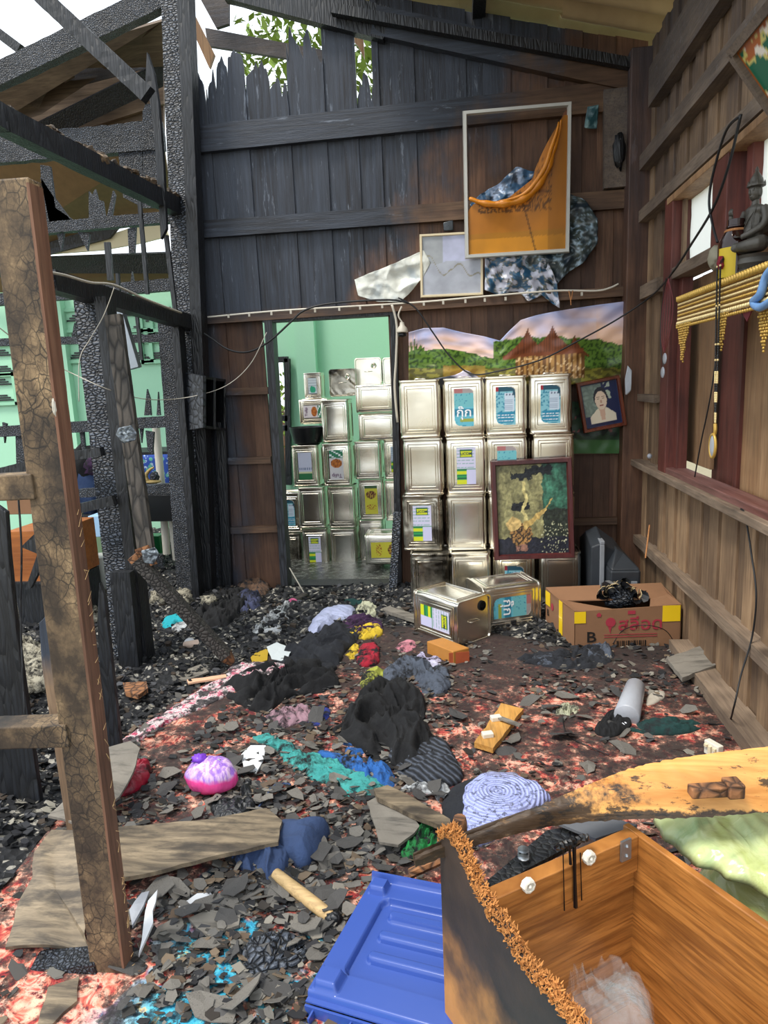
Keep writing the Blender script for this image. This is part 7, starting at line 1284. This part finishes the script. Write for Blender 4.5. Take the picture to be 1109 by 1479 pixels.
boxobj('pile_support', P(125, 760, Y=4.7)-Vector((0, -.1, .45)), (.6, .35, .55), 'charB', 'black charred chest under the pile behind the middle post', 'chest')
mb = MB(); q = P(146, 825, Y=3.9); mb.lathe([(.001, 0), (.07, .0), (.085, .02), (.09, .16), (.08, .2), (.001, .2)], 18, (0, 0, 0)); o = mb.obj('white_roll', m_plain('greyish_white_roll', 'a9ada6', .6, 0, .3, var=.7), smooth=True, sharp=40); o.location = q-Vector((0, 0, .1)); tag(o, 'greyish white rolled drum standing in the ash left of the middle post', 'roll')
for x_, y0, y1, lab in [(228, 615, 700, 'leaning upper white pipe behind the left posts'), (236, 700, 800, 'white pipe standing behind the left posts, lower piece'), (250, 735, 808, 'second white pipe right of the charred fine post')]:
    mb = MB(); mb.tube([P(x_-3, y0, Y=4.75), P(x_+5, y1, Y=4.75)], .028, 10); tag(mb.obj('white_pipe', M['fit'], smooth=True, sharp=50), lab, 'pipe')
mb = MB(); mb.tube([P(232, 800, Y=4.75), P(236, 870, Y=4.75)], .03, 8); tag(mb.obj('ash_post', M['charF'], smooth=True), 'ashy stump under the white pipes', 'stump')
boxobj('blue_bucket', P(148, 760, Y=4.2)-Vector((0, 0, .06)), (.12, .12, .14), m_plain('pale_blue_plastic', '9bbfe0', .4), 'pale blue plastic tub behind the middle post', 'tub'); boxobj('green_board', P(146, 800, Y=4.3)-Vector((0, 0, .1)), (.2, .02, .28), m_plain('sage_green_board', '7f9a78', .6), 'sage green panel leaning behind the middle post', 'panel', .3); boxobj('green_bottle_crate', P(222, 790, Y=5.1)-Vector((0, 0, .1)), (.16, .12, .2), m_plain('bottle_green', '1f6b3c', .3), 'small bottle-green crate under the charred shelf', 'crate')
# ------------------------------------------------ ash heaps on the left and the white fluff
t = NT('ash_and_char'); v = t.obj(); n_ = t.noise(v, 26, 8, .8); vo = t.voro(v, 38); cr_ = t.n('ShaderNodeTexVoronoi', {'Vector': v, 'Scale': 60.}).outputs['Color']; c = t.mix(t.ramp(n_, [(.35, 0), (.7, 1)]), '08090b', '2e3036'); c = t.mix(t.ramp(t.xyz(cr_)[0], [(.82, 0), (.86, .8)]), c, '7b7872'); c = t.mix(t.ramp(t.xyz(cr_)[1], [(.93, 0), (.95, .8)]), c, 'c9c4b8'); M['ash'] = t.fin(c, .75, nrm=t.bump(vo, .9, .02, t.bump(n_, .8, .02)))
t = NT('white_fluff'); v = t.obj(); n_ = t.noise(v, 30, 7, .75); M['fluff'] = t.fin(t.mix(t.ramp(n_, [(.42, 0), (.58, 1)]), '2a2824', 'bdb6a2'), .95, nrm=t.bump(n_, 1, .02))
def ashf(x, y):
    h = .02+.05*max(0, fb(x*2.2, y*2.2, 1))+.035*abs(fb(x*9, y*9, 4))+.014*fb(x*30, y*30, 7)
    e = min(1, max(0, (-1.02-.22*(y-2)-x)*2.2)) if y < 3.05 else min(1, max(0, (y-2.98-.45*max(0, x+.3))*5))
    edge = (-1.12+(1.4-y)*.15) if y < 1.9 else (-1.45 if y < 2.1 else None)
    return h, e
def inside_carpet(x, y):
    poly = [(p_.x, p_.y) for p_ in pts_c]; c_ = False; j = len(poly)-1
    for i in range(len(poly)):
        if (poly[i][1] > y) != (poly[j][1] > y) and x < (poly[j][0]-poly[i][0])*(y-poly[i][1])/(poly[j][1]-poly[i][1])+poly[i][0]: c_ = not c_
        j = i
    return c_
pts_c = [P(a, b, Z=.012) for a, b in cp]+[Vector((1.0, .5, .012)), Vector((-1.02, .5, .012)), Vector((-1.28, 1.5, .012))]
from mathutils import kdtree
segs_c = [(pts_c[i].xy, pts_c[(i+1) % len(pts_c)].xy) for i in range(len(pts_c))]
def dedge(x, y):
    q = Vector((x, y)); best = 9
    for a, b in segs_c: d_ = b-a; t_ = max(0, min(1, (q-a).dot(d_)/d_.length_squared)); best = min(best, (q-a-d_*t_).length)
    return best
nx_, ny_ = 260, 270; mb = MB(); X0, X1, Y0, Y1 = -4.0, .95, .6, 6.2; vid = {}; vs = []; fs = []
def ash_z(x, y):
    if inside_carpet(x, y): return None
    if y > 4.30 and x > -1.9: return None
    d_ = dedge(x, y); h = ashf(x, y)[0]*min(1, d_*6+.12)
    if x < -1.9: h += .06*max(0, fb(x*1.5, y*1.5, 9)+.3)
    return h
Zg = [[ash_z(X0+(X1-X0)*i/nx_, Y0+(Y1-Y0)*j/ny_) for i in range(nx_+1)] for j in range(ny_+1)]
for j in range(ny_):
    for i in range(nx_):
        q = [(i, j), (i+1, j), (i+1, j+1), (i, j+1)]
        if sum(Zg[b][a] is not None for a, b in q) < 3: continue
        f_ = []
        for a, b in q:
            if (a, b) not in vid: vid[(a, b)] = len(vs); z = Zg[b][a]; vs.append((X0+(X1-X0)*a/nx_, Y0+(Y1-Y0)*b/ny_, z if z is not None else .0))
            f_.append(vid[(a, b)])
        fs.append(tuple(f_))
mb.add(vs, fs); o = mb.obj('ash_heap', M['ash'], smooth=True); tag(o, 'black ash and charred rubbish covering the floor left of and behind the carpet', 'ash', kind='stuff')
mb = MB()
for i in range(70):
    px_ = R_.choice([(R_.uniform(20, 110), R_.uniform(830, 905)), (R_.uniform(20, 110), R_.uniform(850, 900)), (R_.uniform(110, 170), R_.uniform(850, 900)), (R_.uniform(205, 330), R_.uniform(840, 880)), (R_.uniform(30, 70), R_.uniform(940, 1010))]); q = P(*px_, Z=.05); s_ = R_.uniform(.03, .09); lump(mb, q+Vector((0, 0, s_*.5)), (s_, s_*.8, s_*.7), i, 10, 7, .7, 4)
mb.obj('white_fluff', M['fluff'], smooth=True); tag(bpy.data.objects['white_fluff'], 'lumps of dirty white kapok stuffing on the ash at the far left', 'stuffing', kind='stuff')
# ------------------------------------------------ flakes: the largest one by one, the rest as loose stuff
FR = random.Random(11)
def flake_poly(r, n): return [(r*(.55+.6*FR.random())*math.cos(2*math.pi*(i+.4*FR.random())/n)*1.25, r*(.5+.55*FR.random())*math.sin(2*math.pi*(i+.4*FR.random())/n)*.85) for i in range(n)]
t = NT('ashy_flake'); v = t.off(t.obj()); c = t.mix(t.noise(v, 20, 5), '55524f', '8b867d'); rr_ = t.rnd(); c = t.mix(t.ramp(rr_, [(.0, .0), (.55, .3), (.6, .75), (1, .9)]), c, '38383a'); c = t.mix(t.ramp(t.noise(v, 12, 6, .7), [(.58, 0), (.66, .7)]), c, '1c1c1e'); M['flk'] = t.fin(c, .85, nrm=t.bump(t.noise(v, 90, 4), .4, .004))
FM = []
for i in range(18):
    n_ = FR.randint(5, 8); pl = flake_poly(1, n_); cv = FR.uniform(-.25, .25); th = .07; mb = MB(); top_ = [(x, y, cv*x*x+.12*FR.uniform(-1, 1)) for x, y in pl]; vs = [(0, 0, -cv*.1)]+top_+[(0, 0, -cv*.1-th)]+[(x, y, z-th) for x, y, z in top_]; k_ = n_
    mb.add(vs, [(0, 1+q, 1+(q+1) % k_) for q in range(k_)]+[(k_+1, k_+2+(q+1) % k_, k_+2+q) for q in range(k_)]+[(1+q, k_+2+q, k_+2+(q+1) % k_, 1+(q+1) % k_) for q in range(k_)]); FM.append(mb.mesh('ash_flake', M['flk']))
def okpt(x, y): return inside_carpet(x, y)
blk_ = [(560, 1240, 1109, 1479), (440, 1270, 700, 1479), (0, 1190, 400, 1260)]
cnt = 0; k_ = 0
while cnt < 290 and k_ < 6000:
    k_ += 1; px_, py_ = FR.uniform(120, 1000), FR.uniform(1000, 1479)
    dens = max(0, 1-abs((px_-430)/260)**2) * (1 if py_ > 1080 else .35) + (.35 if px_ > 640 and py_ < 1150 else 0)+(.3 if px_ < 450 and py_ > 1300 else 0)
    if FR.random() > dens: continue
    if px_ > 420+max(0, 1440-py_)*.75 and py_ > 1230 or px_ > 640 and py_ > 1130: continue
    q = P(px_, py_, Z=.02)
    if not inside_carpet(q.x, q.y) or (py_ > 1340 and FR.random() < .45): continue
    s_ = FR.choice([.015, .019, .024, .031, .042])*FR.uniform(.8, 1.25); Mx = Matrix.Translation((q.x, q.y, .024+.02*FR.random()+s_*.1)) @ Matrix.Rotation(FR.random()*6.28, 4, 'Z') @ Matrix.Rotation(FR.gauss(0, .22), 4, 'X') @ Matrix.Rotation(FR.gauss(0, .22), 4, 'Y') @ Matrix.Diagonal((s_, s_, s_*.8, 1))
    zn = ('over the red carpet on the right, before the carton' if px_ > 640 else 'behind the teal mesh, around the black clothes' if py_ < 1080 else 'right of the blue cloth, above the blue plastic lid' if px_ > 470 and py_ > 1150 else 'around the teal and cobalt mesh' if px_ > 400 and py_ <= 1160 else 'around the pink bag, behind the long tan board' if py_ < 1200 else 'left of the scorched upright' if px_ < 170 else 'near the bottom, on the turquoise carpet patch' if py_ > 1370 else 'between the long tan board and the round stick')
    tag(inst('ash_flake', FR.choice(FM), Mx), 'grey burnt flake strewn '+zn, 'flake', 'burnt flakes '+zn); cnt += 1
M['crumb'] = m_vcol('ash_crumbs', .85)
V = []; Fc = []; Cc = []
def crumb(x, y, z, s, col, flat=.25):
    n_ = FR.randint(4, 6); b0 = len(V); a0 = FR.random()*6.28; tx, ty = FR.gauss(0, .3), FR.gauss(0, .3)
    for lay in (0, 1):
        for q in range(n_): a_ = a0+6.283*q/n_; r_ = s*FR.uniform(.6, 1.2); dx, dy = r_*math.cos(a_), r_*math.sin(a_)*.75; V.append((x+dx, y+dy, z+tx*dx+ty*dy+(s*flat if lay else 0))); Cc.append(col)
    Fc.append(tuple(range(b0+n_, b0+2*n_))); [Fc.append((b0+q, b0+(q+1) % n_, b0+n_+(q+1) % n_, b0+n_+q)) for q in range(n_)]
pal = [lin(x) for x in ('242427', '2e2f31', '3b3b3d', '4c4b4b', '5c5a57', '6d6a64', '7d786f', '1c1c1f', '45433f', '2a2927')]; pal = pal+[lin(x) for x in ('6a5c4c', '57493c', '2f2a26')]; pal2 = [lin(x) for x in ('0f1012', '141518', '1a1b1f', '212227', '0c0d0f', '101114', '2b2c30', '45464a', '55534e', '8a867b', '3b322a', '17181b', '1c1d20')]
k_ = 0
while k_ < 34000:
    px_, py_ = FR.uniform(-20, 1130), 900+FR.random()**.8*620; q = P(px_, py_, Z=.02); ins_ = inside_carpet(q.x, q.y); k_ += 1
    dens = (max(0, 1-abs((px_-400)/330)**2)+.22+(.8 if py_ < 1010 else 0)) if ins_ else .9
    if nz(q.x*4, q.y*4, 5)+.35 < FR.random()*.8*(1.4-dens): continue
    if FR.random() > dens or (ins_ and py_ > 1320 and FR.random() < .62): continue
    z = .02+.012*FR.random() if ins_ else max(.02, (ash_z(q.x, q.y) or .02))+.005; crumb(q.x, q.y, z, FR.choice([.003, .004, .006, .009, .014, .02]), (*FR.choice(pal if ins_ else pal2), 1), FR.choice([.08, .12, .2]))
for i in range(16000):
    x, y = FR.uniform(-3.2, .9), FR.uniform(1.0, 5.5); z = ash_z(x, y)
    if z is None: continue
    crumb(x, y, z+.004, FR.choice([.004, .006, .009, .013, .02]), (*FR.choice(pal2), 1), FR.choice([.2, .4, .8]))
me = bpy.data.meshes.new('ash_crumbs'); me.from_pydata(V, [], Fc); me.materials.append(M['crumb']); ca_ = me.color_attributes.new('Col', 'FLOAT_COLOR', 'POINT'); ca_.data.foreach_set('color', np.array(Cc, 'f').ravel()); me.update()
tag(mobj('ash_crumbs', me), 'countless small flakes and crumbs of ash over carpet and floor', 'ash', kind='stuff')
# ------------------------------------------------ trees outside
M['leaf'] = m_plain('sunlit_leaves', '7f9a3a', .6, var=.5); M['leaf'].node_tree.nodes['Principled BSDF'].inputs['Roughness'].default_value = .7
def tree(x, y, z, r, n_, label):
    mb = MB()
    for i in range(n_):
        d_ = Vector((FR.gauss(0, 1), FR.gauss(0, 1), FR.gauss(0, .8))).normalized()*r*FR.random()**.4; c_ = Vector((x, y, z))+d_; u_ = Vector((FR.uniform(-1, 1), FR.uniform(-1, 1), FR.uniform(-1, 1))).normalized(); w_ = u_.cross(Vector((0, 0, 1))).normalized(); s_ = FR.uniform(.05, .1); mb.add([c_-u_*s_, c_+w_*s_*.5, c_+u_*s_, c_-w_*s_*.5], [(0, 1, 2, 3)])
    tr_ = empty('leafy_tree', (0, 0, 0), label=label, cat='tree'); mb.obj('foliage', M['leaf'], tr_, kind='stuff'); mb = MB(); mb.tube([(x, y, -.5), (x+.1, y, z*.5), (x, y, z)], [.14, .1, .05], 8); mb.obj('trunk', M['post'], tr_)
tree(-1.6, 9.5, 5.3, 1.3, 1600, 'sunlit leafy tree seen through the gap over the burnt boards'); tree(3.4, 4.6, .9, 1.0, 900, 'leafy bush outside the lower right window'); tree(-3.4, 12.5, .9, 1.2, 900, 'bush seen through the green room window')
